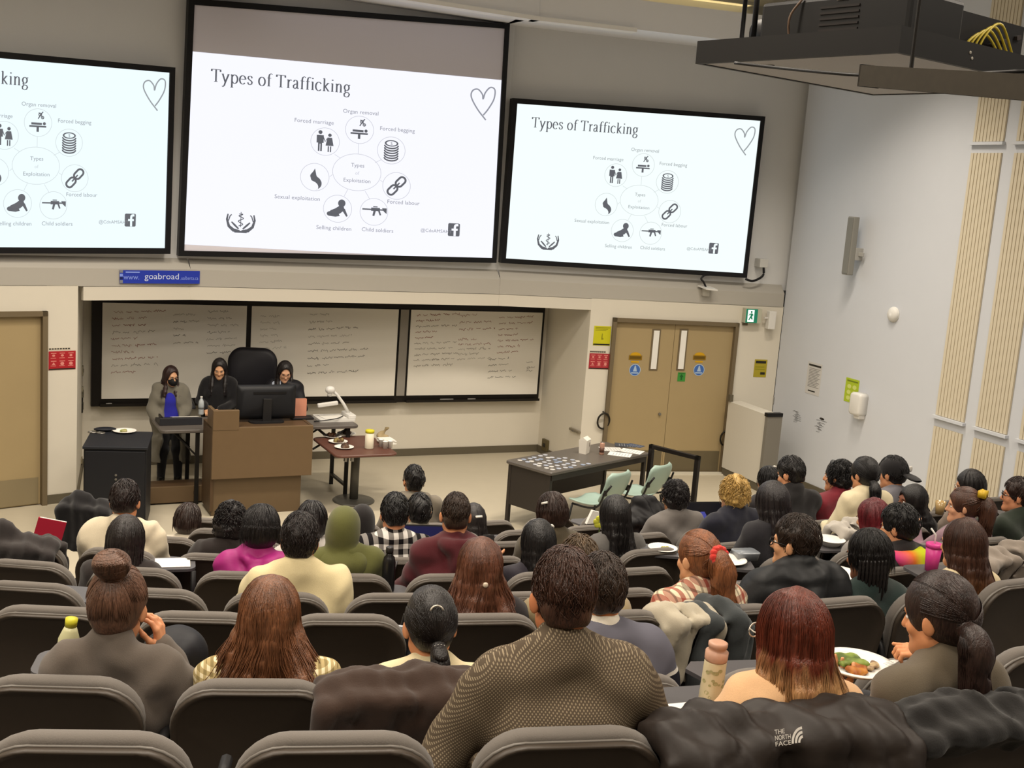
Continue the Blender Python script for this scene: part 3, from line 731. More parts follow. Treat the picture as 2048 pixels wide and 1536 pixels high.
mb = MB(); mb.span((-8.5, -4.2, CEIL), (13.5, 19.5, CEIL+.15)); structure('ceiling', mb, plain('ceiling_white', '#ebe7de', .9))
# baseboards
def base(name, segs, h=.105, t=.02):
    mb = MB()
    for a, b in segs:
        a = np.array(a); b = np.array(b); d = (b-a)/np.linalg.norm(b-a); n = np.array([d[1], -d[0]])*t
        wallslab(mb, a+n, b+n, 0, h, t)
    structure(name, mb, TRIM)
base('baseboard_left', [(xy(FL, LDU), xy(FL, LCU)), (xy(FL, LCU), xy(FB, BL))]); base('baseboard_back', [(xy(FB, BL), xy(FB, BR_))])
base('baseboard_right', [(xy(FB, BR_), xy(FR, RCU)), (xy(FR, RCU), xy(FR, RD0)), (xy(FR, RD1), xy(FR, COR)), (xy(RW, 0), xy(RW, 9))])
# ceiling bulkhead in front of the screen wall with a bright lip
mb = MB(); lip = MB(); zb = FR.px(1300, 62, -.75)[1]
for fr, a, b in ((FL, -3.4, .6), (FC, -.0, 4.0), (FR, -.15, COR+.6)):
    A = [fr.at(a, zb, -.75), fr.at(b, zb, -.75), fr.at(b, zb, .12), fr.at(a, zb, .12)]
    mb.add([*A, *[p + (0, 0, .36) for p in A]], [[0, 3, 2, 1], [4, 5, 6, 7], [0, 1, 5, 4], [1, 2, 6, 5], [2, 3, 7, 6], [3, 0, 4, 7]])
structure('ceiling_bulkhead', mb, plain('bulkhead_paint', '#e8eaf0', .7))
a, b = .9, 4.0
for fr, a, b in ((FC, .9, 4.0), (FR, -.05, 1.35)):
    A = [fr.at(a, zb-.035, -.78), fr.at(b, zb-.035, -.78), fr.at(b, zb-.035, -.60), fr.at(a, zb-.035, -.60)]
    lip.add([*A, *[p + (0, 0, .05) for p in A]], [[0, 3, 2, 1], [4, 5, 6, 7], [0, 1, 5, 4], [1, 2, 6, 5], [2, 3, 7, 6], [3, 0, 4, 7]])
structure('trim_3', lip, plain('lip_white', '#f2f2f2', .35))

# ------------------------------------------------------------------ floor with the curved tiers
CX, CY, THM = -2.5, 14.8, math.radians(26)
ROWS = {'I': (5.82, .16), 'H': (6.62, .33), 'G': (7.42, .51), 'A': (8.22, .68), 'B': (9.0, .85), 'C': (9.78, 1.03), 'D': (10.56, 1.23), 'E': (11.62, 1.43), 'F': (12.36, 1.63), 'Z': (13.25, 1.85)}
CHAIRTOP = .87
def row_pt(R, s):
    """Point at arc length s on the row of radius R, and its yaw: an arc that runs on straight to the right."""
    th = s/R
    if th <= THM: return np.array([CX + R*math.sin(th), CY - R*math.cos(th)]), th
    e = s - R*THM; return np.array([CX + R*math.sin(THM) + e*math.cos(THM), CY - R*math.cos(THM) + e*math.sin(THM)]), THM
def row_hit(x, y, R):
    """Where the sight line of (x, y) meets the upright surface over row R: point and arc length."""
    d = ray(x, y); a = d[:2] @ d[:2]; c0 = np.array([CX, CY]); b = -2*d[:2] @ c0; c = c0 @ c0 - R*R; q = b*b - 4*a*c
    if q > 0:
        t = (-b - math.sqrt(q))/(2*a); v = d[:2]*t - c0; th = math.atan2(v[0], -v[1])
        if th <= THM: return CAMP + d*t, R*th
    n = np.array([math.sin(THM), -math.cos(THM)]); t = (R + c0 @ n)/(d[:2] @ n); v = d[:2]*t - c0
    return CAMP + d*t, R*THM + v @ np.array([math.cos(THM), math.sin(THM)])
FLOOR = plain('floor_vinyl', '#b9b09c', .38, 0, .35, .04, 5.); CARPET = fabric('tier_carpet', '#4a4642', 120., .95, .2)
mb = MB(); mb.span((-8.5, -4.2, -.2), (13.5, 19.5, 0)); fl = structure('floor', mb, FLOOR)
order = ['I', 'H', 'G', 'A', 'B', 'C', 'D', 'E', 'F', 'Z']; cols = []
for th_s in np.concatenate([np.linspace(-1.25, math.degrees(THM)*PI/180, 60), [99]]):
    col = []; zp = 0
    for k in order:
        R, z = ROWS[k]; e = 5.31 if k == 'I' else R - .74
        p = row_pt(e, e*th_s if th_s < 9 else e*THM + 9)[0]; col += [(p[0], p[1], zp), (p[0], p[1], z)]; zp = z
    p = row_pt(17.5, 17.5*th_s if th_s < 9 else 17.5*THM + 9)[0]; col.append((p[0], p[1], zp)); cols.append(col)
mb = MB(); nc = len(cols[0]); V = np.array(cols).reshape(-1, 3); i = np.arange(len(cols)-1)[:, None]; j = np.arange(nc-1)[None]
Q = np.stack([i*nc+j, (i+1)*nc+j, (i+1)*nc+j+1, i*nc+j+1], -1).reshape(-1, 4); mb.add(V, Q[:, ::-1].copy())
structure('floor_tiers', mb, CARPET)

# ------------------------------------------------------------------ doors
DOOR = plain('door_beige', '#a3906b', .5, 0, .3, .04, 2.5); FRAME = plain('door_frame_brown', '#6d604a', .5); KICK = plain('kick_plate', '#8f8266', .4, .2); STEEL = plain('brushed_steel', '#8d8a84', .35, .8)
def on(fr):  return lambda x, y, t: fr.at(x, y, 0)
def doorframe(name, fr, u0, u1, ztop, w=.055):
    mb = MB()
    for a, b, z0, z1 in ((u0, u0+w, 0, ztop), (u1-w, u1, 0, ztop), (u0, u1, ztop-w, ztop)):
        c = fr.at((a+b)/2, (z0+z1)/2, .03); mb.box(c, (b-a, .16, z1-z0), rotz(fr.a))
    return structure(name, mb, FRAME)
d1 = doorframe('door_1', FL, LDU-1.06, LDU, 2.19)
mb = MB(); mb.box(FL.at(LDU-.53, 1.07, .04), (.945, .045, 2.12), rotz(FL.a)); leaf = mb.build('door_leaf', DOOR, d1)
mb = MB(); mb.box(FL.at(LDU-.53, .17, .012), (.90, .006, .3), rotz(FL.a)); mb.build('kick_plate', KICK, leaf)
d2 = doorframe('door_2', FR, RD0, RD1, 2.21); mid = (RD0+RD1)/2
for k, (a, b) in enumerate(((RD0+.055, mid-.003), (mid+.003, RD1-.055))):
    mb = MB(); mb.box(FR.at((a+b)/2, 1.075, .04), (b-a, .045, 2.14), rotz(FR.a)); leaf = mb.build('door_leaf', DOOR, d2)
    # narrow vision light
    x0, z1 = FR.px((1305, 1360)[k], 661); _, z0 = FR.px((1305, 1360)[k], 738); x0 += .02
    mb = MB(); mb.box(FR.at(x0+.05, (z0+z1)/2, .014), (.13, .012, z1-z0+.04), rotz(FR.a)); pf = mb.build('window_frame', FRAME, leaf)
    mb = MB(); mb.box(FR.at(x0+.05, (z0+z1)/2, .007), (.085, .008, z1-z0), rotz(FR.a)); mb.build('pane', plain('bright_glass', '#e8e6e0', .2, 0, .5), pf)
    mb = MB(); mb.box(FR.at((a+b)/2, .16, .012), (b-a-.05, .006, .3), rotz(FR.a)); mb.build('kick_plate', plain('kick_plate_dark', '#6d634d', .4, .2), leaf)
    # stickers: yellow warning over a blue disc
    u, z = FR.px((1271, 1399)[k], 715, .012)
    g = D2(); g.disc(0, .02, .085, .055, 0); g.rect(-.10, -.035, .10, .03, 1, 1); g.rect(-.06, -.075, .06, -.05, 0)
    for r in range(3): g.rect(-.085, -.02 + r*.014, .085, -.012 + r*.014, 2, 2)
    st = g.build('sticker', [plain('sticker_yellow', '#c79a18', .5), plain('sticker_amber', '#8a6a14', .5), plain('sticker_ink', '#4a3a10', .5)], leaf, lambda x, y, l: FR.at(u+x, z+y, .014-.0012*l))
    u2, z2 = FR.px((1270, 1398)[k], 740, .012)
    g = D2(); g.disc(0, 0, .086, None, 0); g.disc(0, 0, .076, None, 1, 1); g.poly([(-.012, .045), (.012, .045), (.03, -.02), (-.03, -.02)], 0, 2); g.disc(0, .052, .012, None, 0, 2); g.rect(-.055, -.05, .055, -.034, 0, 2)
    g.build('sticker', [plain('sticker_pale', '#a9bfd8', .5), plain('sticker_blue', '#3f66ad', .5)], leaf, lambda x, y, l: FR.at(u2+x, z2+y, .014-.0012*l))
    if k == 1:
        u3, z3 = FR.px(1363, 754, .012); g = D2(); g.rect(-.06, -.065, .06, .065, 0); g.poly([(-.03, .0), (.0, .045), (.03, .0), (.012, .0), (.012, -.045), (-.012, -.045), (-.012, 0)], 1, 1)
        g.rect(-.045, .05, .045, .058, 1, 1)
        g.build('sticker', [plain('sticker_green', '#3c8a3a', .5), plain('sticker_green_dark', '#1f5a24', .5)], leaf, lambda x, y, l: FR.at(u3+x, z3+y, .014-.0012*l))
    # loop handle near the hinge stile, and a lock
    hu, hz = FR.px((1207, 1452)[k], (842, 876)[k], -.05)
    mb = MB(); mb.tube([FR.at(hu + .088*math.cos(t), hz + .115*math.sin(t), -.05 - .02*math.sin(t)) for t in np.linspace(0, 2*PI, 26)[:-1]], .0135, 7, 0, True)
    mb.tube([FR.at(hu, hz+.115, -.05), FR.at(hu, hz+.13, .03)], .012, 6); mb.build('door_handle', plain('handle_dark', '#2e2b26', .35, .5), leaf, True)
mb = MB(); u, z = FR.px(1319, 828, .01); mb.lathe([(0, 0), (.02, 0), (.02, .03), (0, .03)], 10, FR.at(u, z, .02), 0, rotz(FR.a) @ rotx(PI/2)); mb.build('lock', STEEL, d2)
mb = MB(); a, b = FR.at(RD0+.05, .006, -.12), FR.at(RD1-.05, .006, -.12); mb.box((a+b)/2, (RD1-RD0-.1, .14, .012), rotz(FR.a)); mb.build('threshold', plain('threshold_white', '#cfc9b8', .4), d2)

# ------------------------------------------------------------------ screens and slides
SER = {}
def serif(ch):
    """A stroke-built roman letter: list of (polyline, closed?) in units of the x-height, advance."""
    e = lambda cx, cy, rx, ry, a, b, n=18: arc2(cx, cy, rx, ry, a, b, n)
    st = lambda x, y0, y1: [(x, y0), (x, y1)]; sf = lambda x, y, w=.2: [(x-w, y), (x+w, y)]
    T = {'T': ([[(0, 1.42), (1.2, 1.42)], st(.6, .02, 1.42), sf(.6, .02, .24), [(.02, 1.44), (.0, 1.18)], [(1.18, 1.44), (1.2, 1.18)]], 1.28),
         'y': ([[(.12, .97), (.5, .02)], [(.92, .97), (.5, .02), (.36, -.36), (.2, -.5), (.05, -.44)], sf(.14, .97, .17), sf(.9, .97, .15)], 1.05),
         'p': ([st(.24, -.5, .98), sf(.24, -.5, .2), e(.6, .48, .4, .5, 150, -150), [(.06, .92), (.24, .98)]], 1.12),
         'e': ([e(.48, .48, .40, .5, 8, 318), [(.1, .56), (.87, .56)]], .98), 's': ([[(.66, .76), (.6, .94), (.4, 1.0), (.18, .92), (.13, .74), (.28, .58), (.52, .46), (.68, .3), (.64, .1), (.42, -.02), (.2, .04), (.1, .24)]], .84),
         'o': ([e(.5, .49, .42, .51, 0, 360, 28)], 1.05), 'f': ([[(.3, .02), (.3, 1.1), (.36, 1.36), (.56, 1.5), (.78, 1.4)], sf(.3, .02), [(.06, .96), (.62, .96)]], .66),
         'r': ([st(.26, .02, .98), sf(.26, .02, .2), [(.08, .93), (.26, .98)], [(.26, .66), (.42, .92), (.6, .99), (.7, .9)]], .76),
         'a': ([[(.14, .78), (.22, .95), (.42, 1.0), (.6, .92), (.64, .72), (.64, .16), (.72, .02), (.86, .08)], [(.64, .58), (.34, .5), (.12, .34), (.14, .1), (.3, -.02), (.5, .06), (.64, .24)]], .92),
         'i': ([st(.26, .02, .98), sf(.26, .02, .19), [(.08, .93), (.26, .98)], [(.26, 1.3), (.26, 1.44)]], .52), 'c': ([e(.5, .49, .42, .51, 40, 318)], .92),
         'k': ([st(.26, .02, 1.5), sf(.26, .02, .19), [(.08, 1.45), (.26, 1.5)], [(.28, .42), (.78, .96)], [(.4, .54), (.86, .02)], sf(.82, .97, .14), sf(.88, .02, .14)], 1.05),
         'n': ([st(.26, .02, .98), sf(.26, .02, .19), [(.08, .93), (.26, .98)], [(.26, .7), (.42, .93), (.62, 1.0), (.8, .9), (.85, .7), (.85, .02)], sf(.85, .02, .19)], 1.14),
         'g': ([e(.44, .64, .32, .35, 0, 360, 22), [(.26, .34), (.2, .18), (.34, .08), (.7, .04), (.84, -.16), (.7, -.42), (.4, -.5), (.12, -.38), (.1, -.14), (.3, .04)], [(.7, .9), (.92, .98)]], 1.0), ' ': ([], .5)}
    return T[ch]
def serif_text(g, s, x, y, size, m=0, l=0, gap=.1, sx=1.):
    pen = lambda dx, dy: .45 + .85*abs(dy)**1.3
    for ch in s:
        st, adv = serif(ch)
        for P in st: g.rib([(x + a*size*sx, y + b*size) for a, b in P], .145*size, m, l, False, pen)
        x += (adv + gap)*size*sx
    return x
# The slide is drawn in the units of the middle screen's picture (0..625 across, 0..390 down), read off square-on.
def slide(dark, mid, pale):
    g = D2(); Y = lambda y: -y
    serif_text(g, 'Types of Trafficking', 44, -56, 17.2, 0, sx=.815)
    # heart, one open stroke
    g.rib(smooth_path([(596, -88), (577, -66), (563, -42), (565, -28), (576, -24), (586, -34), (588, -44), (592, -30), (602, -18), (612, -22), (611, -42), (600, -64), (590, -78)], 60), 3.0, 1, 0)
    circ = [(268, 160), (336, 130), (402, 168), (416, 242), (372, 300), (298, 298), (250, 235)]
    for x, y in circ: g.ring(x, -y, 28.5, 28.5, 1.0, 2)
    g.ring(334, -219, 49, 38.5, 1.0, 2)
    for a, b in (((335, -159), (335, -180)), ((280, -232), (285, -227)), ((288, -185), (300, -192)), ((382, -189), (370, -196)), ((388, -236), (382, -232)), ((310, -271), (317, -256)), ((362, -273), (352, -257))): g.rib([a, b], .9, 2)
    for t, x, y, s in (('Types', 335, -208, 11.5), ('of', 335, -224, 10), ('Exploitation', 335, -240, 11.5), ('Organ removal', 337, -97, 11.8), ('Forced marriage', 245, -124, 11.8), ('Forced begging', 413, -127, 11.8), ('Forced labour', 432, -280, 11.8), ('Child soldiers', 381, -342, 11.8), ('Selling children', 292, -343, 11.8), ('Sexual exploitation', 217, -284, 11.8), ('@CdnAMSAHT', 503, -336, 10)):
        g.text(t, x, y, s, 1 if t != 'of' else 2)
    # couple holding hands
    for x, w, k in ((258, 4, 0), (277, 3.2, 1)):
        g.disc(x, -(141 + 5*k), 4 - k*.5, None, 0)
        if not k: g.poly([(x-7, -147), (x+7, -147), (x+7, -163), (x+4, -163), (x+4, -180), (x+.7, -180), (x+.7, -165), (x-.7, -165), (x-.7, -180), (x-4, -180), (x-4, -163), (x-7, -163)], 0)
        else: g.poly([(x-4.5, -151), (x+4.5, -151), (x+8, -168), (x-8, -168)], 0); g.rect(x-3.5, -181, x-1, -169, 0); g.rect(x+1, -181, x+3.5, -169, 0)
    g.rib([(264, -150), (268, -160), (272, -153)], 2, 0)
    # person on an operating table, with a scalpel loop
    g.rect(318, -139.5, 353, -136, 0); g.rect(333, -149, 338, -139, 0); g.rect(322, -134.5, 344, -130, 0); g.disc(349, -131.5, 3.2, None, 0)
    g.rib([(336, -122), (341, -113), (346, -107)], 2.2, 0); g.ring(340, -113, 3, 3, 1.6, 0); g.ring(345, -119, 2.6, 2.6, 1.6, 0); g.rib([(337, -109), (347, -121)], 1.6, 0)
    # stack of coins
    g.disc(402, -153, 14, 6.8, 0); g.disc(402, -153, 10.5, 4.6, 3, 1); g.text('S', 402, -156.5, 9.5, 0, 2)
    for k in range(6): g.rib(arc2(402, -157 - k*5.2, 14, 6.8, 180, 360, 14), 3.0, 0)
    # chain of two links
    for x, y in ((424, -233), (408, -251)):
        c, s = math.cos(math.radians(48)), math.sin(math.radians(48)); P = [(x + c*a - s*b, y + s*a + c*b) for a, b in rrect(23, 14, 6.8, 6)]; g.rib(P, 4.2, 0, 0, True)
    g.rib([(410, -249), (422, -235)], 3.0, 0)
    # rifle
    g.rect(348, -296.5, 392, -293.5, 0); g.poly([(388, -291), (398, -291), (398, -303), (392, -298)], 0); g.poly([(366, -291), (384, -291), (384, -298), (366, -298)], 0); g.poly([(371, -297), (376, -297), (373, -309), (369, -308)], 0); g.poly([(380, -297), (384, -297), (387, -306), (384, -307)], 0); g.rect(370, -290, 379, -288, 0)
    # crawling infant
    g.disc(306, -286, 7.5, 8, 0); g.poly([(302, -291), (310, -292), (312, -300), (303, -308), (292, -311), (286, -313), (278, -309), (284, -302), (294, -297)], 0); g.disc(283, -309, 6.5, 5, 0)
    g.poly([(308, -294), (313, -298), (319, -312), (316, -314), (308, -302)], 0); g.poly([(286, -310), (300, -307), (303, -313), (294, -315), (284, -314)], 0)
    # profile with falling hair
    g.poly(list(map(tuple, smooth_path([(250, -217), (246, -224), (241, -231), (242, -237), (244, -242), (252, -246), (257, -252), (257, -259), (252, -263), (262, -255), (264, -246), (260, -238), (254, -233), (252, -226), (250, -217)], 44)))[:-1], 0)
    # emblem of open hands round a staff and serpent
    for q in (-1, 1):
        g.rib([(108 + q*a, -b) for a, b in ((2, 357), (14, 355), (23, 347), (27, 333), (25, 322))], [5.5, 7, 5.5, 4, 2.5], 0); g.rib([(108 + q*a, -b) for a, b in ((4, 352), (12, 344), (18, 338))], [3, 4, 2.5], 0)
        g.rib([(108 + q*a, -b) for a, b in ((24, 336), (21, 326), (18, 323))], 2.2, 0)
    g.rect(96, -360, 120, -356, 0); g.rib([(108, -348), (108, -317)], 1.4, 0); g.rib([(104, -321), (112, -321)], 1.4, 0)
    g.rib(smooth_path([(104, -346), (112, -342), (103, -336), (113, -330), (104, -325), (112, -322)], 30), 1.8, 0)
    # rounded square with a white f
    g.poly([(540 + a, -328 + b) for a, b in rrect(25, 28, 3)], 0); g.rib(smooth_path([(549, -317.5), (544, -318), (542, -322), (542, -341.5)], 20), 4.8, 3, 1); g.rect(535, -330, 548, -325.5, 3, 1)
    return g
def quad(fr, pts, off): return [np.array(fr.px(x, y, off)) for x, y in pts]     # tl tr br bl as (u, z)
def bil(Qd, s, t):
    tl, tr, br, bl = Qd; return (tl*(1-s) + tr*s)*(1-t) + (bl*(1-s) + br*s)*t
def homog(pts):
    """Map from the unit square to four points (u, z), straight lines kept straight."""
    A = []; B = []
    for (s, t), (u, z) in zip(((0, 0), (1, 0), (1, 1), (0, 1)), pts):
        A += [[s, t, 1, 0, 0, 0, -u*s, -u*t], [0, 0, 0, s, t, 1, -z*s, -z*t]]; B += [u, z]
    h = np.linalg.solve(np.array(A), np.array(B)); return lambda s, t: np.array([h[0]*s+h[1]*t+h[2], h[3]*s+h[4]*t+h[5]])/(h[6]*s+h[7]*t+1)
def inset(Qd, b):
    c = sum(Qd)/4; out = []
    for p, sx, sz in zip(Qd, (1, -1, -1, 1), (-1, -1, 1, 1)): out.append(p + np.array([sx*b[0], sz*b[1]]))
    return out
GLOW = {}
def screen(name, label, fr, outer, picture, tint, ink, full=True):
    o = framed(name, label, 'screen', fr, 0, 0, 0); L = lambda u, z, off: (u, off, z)
    mb = MB(); ins = inset(outer, (.065, .065)); 
    A = [L(*p, -.03) for p in outer]; B = [L(*p, -.03) for p in ins]; A2 = [L(*p, .13) for p in outer]; B2 = [L(*p, -.012) for p in ins]
    mb.add(A + B + A2 + B2, [[i, (i+1) % 4, 4+(i+1) % 4, 4+i] for i in range(4)] + [[8+i, 8+(i+1) % 4, (i+1) % 4, i] for i in range(4)] + [[4+i, 4+(i+1) % 4, 12+(i+1) % 4, 12+i] for i in range(4)])
    mb.build('frame', plain('screen_border', '#0c0c10', .45), o)
    mb = MB(); S = [L(*p, -.012) for p in ins]; S2 = [L(*p, .1) for p in ins]; mb.add(S + S2, [[3, 2, 1, 0], [4, 5, 6, 7]] + [[i, (i+1) % 4, 4+(i+1) % 4, 4+i] for i in range(4)]); mb.build('screen_surface', plain('screen_fabric', '#dfddea', .8), o)
    hm = homog(picture); at = lambda s, t, off: (hm(s, t)[0], off, hm(s, t)[1])
    mb = MB(); n = 12; V = [at(i/n, j/n, -.014) for j in range(n+1) for i in range(n+1)]; mb.add(V, [[j*(n+1)+i, j*(n+1)+i+1, (j+1)*(n+1)+i+1, (j+1)*(n+1)+i] for j in range(n) for i in range(n)])
    def em(nm, hx, st):
        m = plain(nm, hx, .6, 0, 0., emit=st); m.node_tree.nodes['Principled BSDF'].inputs['Base Color'].default_value = (.02, .02, .02, 1); return m
    mb.build('projected_picture', em('glow_' + tint[1:], tint, 1.08), o)
    g = slide(0, 1, 2); pr = MB(); g.into(pr, lambda x, y, l: at(x/625, -y/390, -.0165 - .0012*l))
    pr.build('slide_print', [em('ink_a' + ink, '#62646b' if ink != 'c' else '#66686e', .95), em('ink_b' + ink, {'a': '#93959f', 'b': '#9a9fa3', 'c': '#9a9fa3'}[ink], 1.), em('ink_c' + ink, {'a': '#c9cad2', 'b': '#ccd2d2', 'c': '#cfd6d6'}[ink], 1.), em('glow_' + tint[1:], tint, 1.08)], o)['kind'] = 'stuff'
    return o
SC_OFF = -.03
oc = quad(FC, ((378, -4), (1020, 48), (993, 526), (357, 512)), SC_OFF); pc = quad(FC, ((378, 102), (1004, 160), (985, 521), (368, 489)), SC_OFF)
screen('projection_screen', 'large middle projection screen in a black border with a grey blank band over its slide', FC, oc, pc, '#f1f2fb', 'a')
orr = quad(FR, ((1026, 196), (1531, 233), (1494, 556), (1002, 526)), SC_OFF); pr_ = quad(FR, ((1033, 206), (1523, 241), (1487, 549), (1010, 518)), SC_OFF)
sr = screen('wall_screen', 'bright wall screen in a thin black frame beside the junction box in the corner', FR, orr, pr_, '#eef8f8', 'b')
ol = quad(FL, ((-286, 77), (351, 135), (341, 508), (-293, 506)), SC_OFF); pl = quad(FL, ((-272, 87), (343, 143), (334, 498), (-281, 496)), SC_OFF)
screen('wall_screen', 'bright wall screen above the beige single door, showing only the end of its title', FL, ol, pl, '#e9f7fc', 'c')

# ------------------------------------------------------------------ whiteboards in the recess
def whiteboards():
    fr = FB; off = -.10
    u0, z1 = fr.px(184.6, 592, off); u1, _ = fr.px(1092, 606, off); z0 = .80; z1 = 2.24
    o = framed('whiteboard_set', 'three long whiteboards in black frames with faint marker notes behind the lectern', 'whiteboard', fr, 0, 0, 0)
    BF = plain('board_frame', '#17130f', .4)
    mb = MB(); mb.span((u0, off+.01, z0), (u1, -.002, z1)); mb.build('back_panel', BF, o)
    a = [fr.px(204, 700, off)[0], fr.px(491, 700, off)[0], fr.px(501, 700, off)[0], fr.px(793, 700, off)[0], fr.px(818, 700, off)[0], fr.px(1080, 700, off)[0]]
    zz = (.90, 2.115)
    WB = plain('whiteboard_enamel', '#e4e0d6', .28, 0, .4, .03, 2.); RED = plain('marker_red', '#8f5448', .7); INK = plain('marker_black', '#4a4742', .7); FAINT = plain('marker_faint', '#908a80', .7)
    rng = np.random.default_rng(5)
    for k in range(3):
        x0, x1 = a[2*k], a[2*k+1]
        mb = MB(); mb.span((x0, off-.004, zz[0]), (x1, off+.012, zz[1])); b = mb.build('whiteboard_panel', WB, o)
        g = D2()
        def line(x, y, L, m, w=.006):
            t = x
            while t < x + L:
                wl = min(rng.uniform(.06, .16), x+L-t); n = max(6, int(wl/.008)); X = np.linspace(0, wl, n)
                yy = y + (X+t-x)*.05 + rng.normal(0, .009, n); P = np.stack([t + X + rng.normal(0, .004, n), yy], 1); g.rib(P, w*rng.uniform(.7, 1.2), m); t += wl + rng.uniform(.02, .05)
        W = x1-x0
        if k == 0:
            for i in range(10): line(x0+.10+rng.uniform(0, .04), 2.0-i*.085, rng.uniform(.2, .75), [0, 0, 0, 2, 0][i % 5], .006)
            for i in range(5): line(x0+W*.48, 1.98-i*.09, rng.uniform(.12, .35), [2, 1][i % 2])
            for i in range(7): line(x0+W*.72, 2.03-i*.09, rng.uniform(.2, .4), [1, 2, 2][i % 3], .005)
        elif k == 1:
            for i in range(6): line(x0+.12, 1.98-i*.085, rng.uniform(.2, .4), 2, .0045)
            for i in range(9): line(x0+W*.38, 2.02-i*.1, rng.uniform(.25, .85), [2, 2, 1][i % 3] if i < 6 else 1, .006)
        else:
            for i in range(10): line(x0+.08, 2.04-i*.08, rng.uniform(.25, .7), [0, 0, 2][i % 3] if i < 6 else 2, .007)
            for i in range(8): line(x0+W*.36, 2.05-(i*.1 if i < 3 else .35+(i-3)*.07), rng.uniform(.2, .6), 0 if i < 5 else 2, .006)
            for i in range(7): line(x0+W*.66, 2.03-i*.085, rng.uniform(.3, .6), 0, .0065)
            for i in range(4): line(x0+W*.6, 1.42-i*.09, rng.uniform(.2, .7), 1, .0055)
            line(x0+W*.9, 1.38, .1, 1); line(x0+W*.9, 1.3, .13, 1); line(x0+W*.9, 1.25, .1, 1)
        g.build('marker_notes', [RED, INK, FAINT], b, lambda x, y, l: (x, off-.0055, y))['kind'] = 'stuff'
        mb = MB(); mb.span((x0-.02, off-.065, z0+.01), (x1+.02, off+.0, z0+.03)); mb.span((x0-.02, off-.068, z0+.01), (x1+.02, off-.06, z0+.045)); t = mb.build('marker_tray', BF, o)
    mb = MB(); mb.span((a[3]+.03, off-.012, zz[0]), (a[4]-.035, off+.0, zz[1]+.0)); mb.build('divider_strip', plain('divider_grey', '#8f8a82', .5), o)
    for (px, L, t) in ((212, .07, 'grey marker pen on the tray of the first whiteboard'), (880, .2, 'long grey marker on the tray of the third whiteboard'), (935, .12, 'short grey marker on the tray of the third whiteboard')):
        u, _ = fr.px(px, 800, off-.03); m = MB(); m.tube([(0, 0, 0), (L, 0, 0)], .011, 8); q = m.build('marker_pen', plain('pen_grey', '#8f8d8a', .4), None, True); q.location = tuple(fr.at(u, z0+.042, off-.035)); q.rotation_euler = (0, 0, fr.a); tag(q, t, 'marker')
whiteboards()

# ------------------------------------------------------------------ furniture at the front
WOOD = plain('lectern_laminate', '#64513a', .45, 0, .3, .07, 9.); WOOD_SHADED = plain('lectern_shaded', '#4c3a27', .5, 0, .3, .05, 9.)  # second laminate is darkened for the shade on the lectern's side
GREYTOP = plain('table_grey', '#5b5550', .4, 0, .35, .04, 30.); BROWNTOP = plain('table_brown', '#5b3a30', .4, 0, .35, .06, 20.); METAL_D = plain('metal_dark', '#242220', .4, .4); METAL_G = plain('metal_grey', '#5a5852', .4, .3)
PAPER = plain('paper_white', '#dedbd4', .7); PLASTW = plain('white_plastic', '#dcdad5', .35, 0, .4)
FP = Frame((-3.26, 12.35), 27.)
LECH = FP.px(560, 853)[1]; LECZ = FP.px(520, 955)[1]; LRAISE = FP.px(450, 821)[1]; LW = FP.px(625, 900)[0]; LR = FP.px(478, 860)[0]
o = framed('lectern', 'brown wooden lectern with a raised left end and an overhanging front panel', 'lectern', FP, 0, 0)
mb = MB(); mb.span((0, 0, LECZ), (LW, .045, LECH)); mb.build('front_panel', WOOD, o, bevel=.004)
mb = MB(); mb.span((0, -.004, LECH-.03), (LR, .05, LRAISE)); mb.span((0, .05, LECH-.03), (.04, .3, LRAISE)); mb.build('raised_end', WOOD, o, bevel=.006)
mb = MB(); mb.span((0, .045, .06), (.035, .50, LECH)); mb.build('side_panel', WOOD_SHADED, o); mb = MB(); mb.span((LW-.035, .045, LECZ), (LW, .50, LECH)); mb.build('side_panel', WOOD_SHADED, o)
mb = MB(); mb.span((.02, .07, .0), (LW-.1, .48, LECZ)); mb.build('base_cabinet', plain('lectern_base', '#5f4e38', .5, 0, .3, .06, 9.), o, bevel=.004)
mb = MB(); mb.span((LR, .045, LECH-.035), (LW, .50, LECH-.005)); mb.build('top', WOOD_SHADED, o)
# low wooden screen panel beside it
u0, z1 = FP.px(296, 976, .62); u1, _ = FP.px(413, 976, .62)
o = framed('plinth_box', 'low brown wooden box on the floor between the black cabinet and the lectern', 'box', FP, 0, 0)
mb = MB(); mb.span((u0, .62, .02), (u1, .66, z1)); mb.build('front_panel', WOOD, o, bevel=.004); mb = MB(); mb.span((u0, .66, .02), (u1, .95, z1-.01)); mb.build('body', WOOD_SHADED, o)
for a in (u0+.05, u1-.05):
    for q in (.68, .92): mb = MB(); mb.span((a-.02, q-.02, 0), (a+.02, q+.02, .021)); mb.build('foot', METAL_D, o)
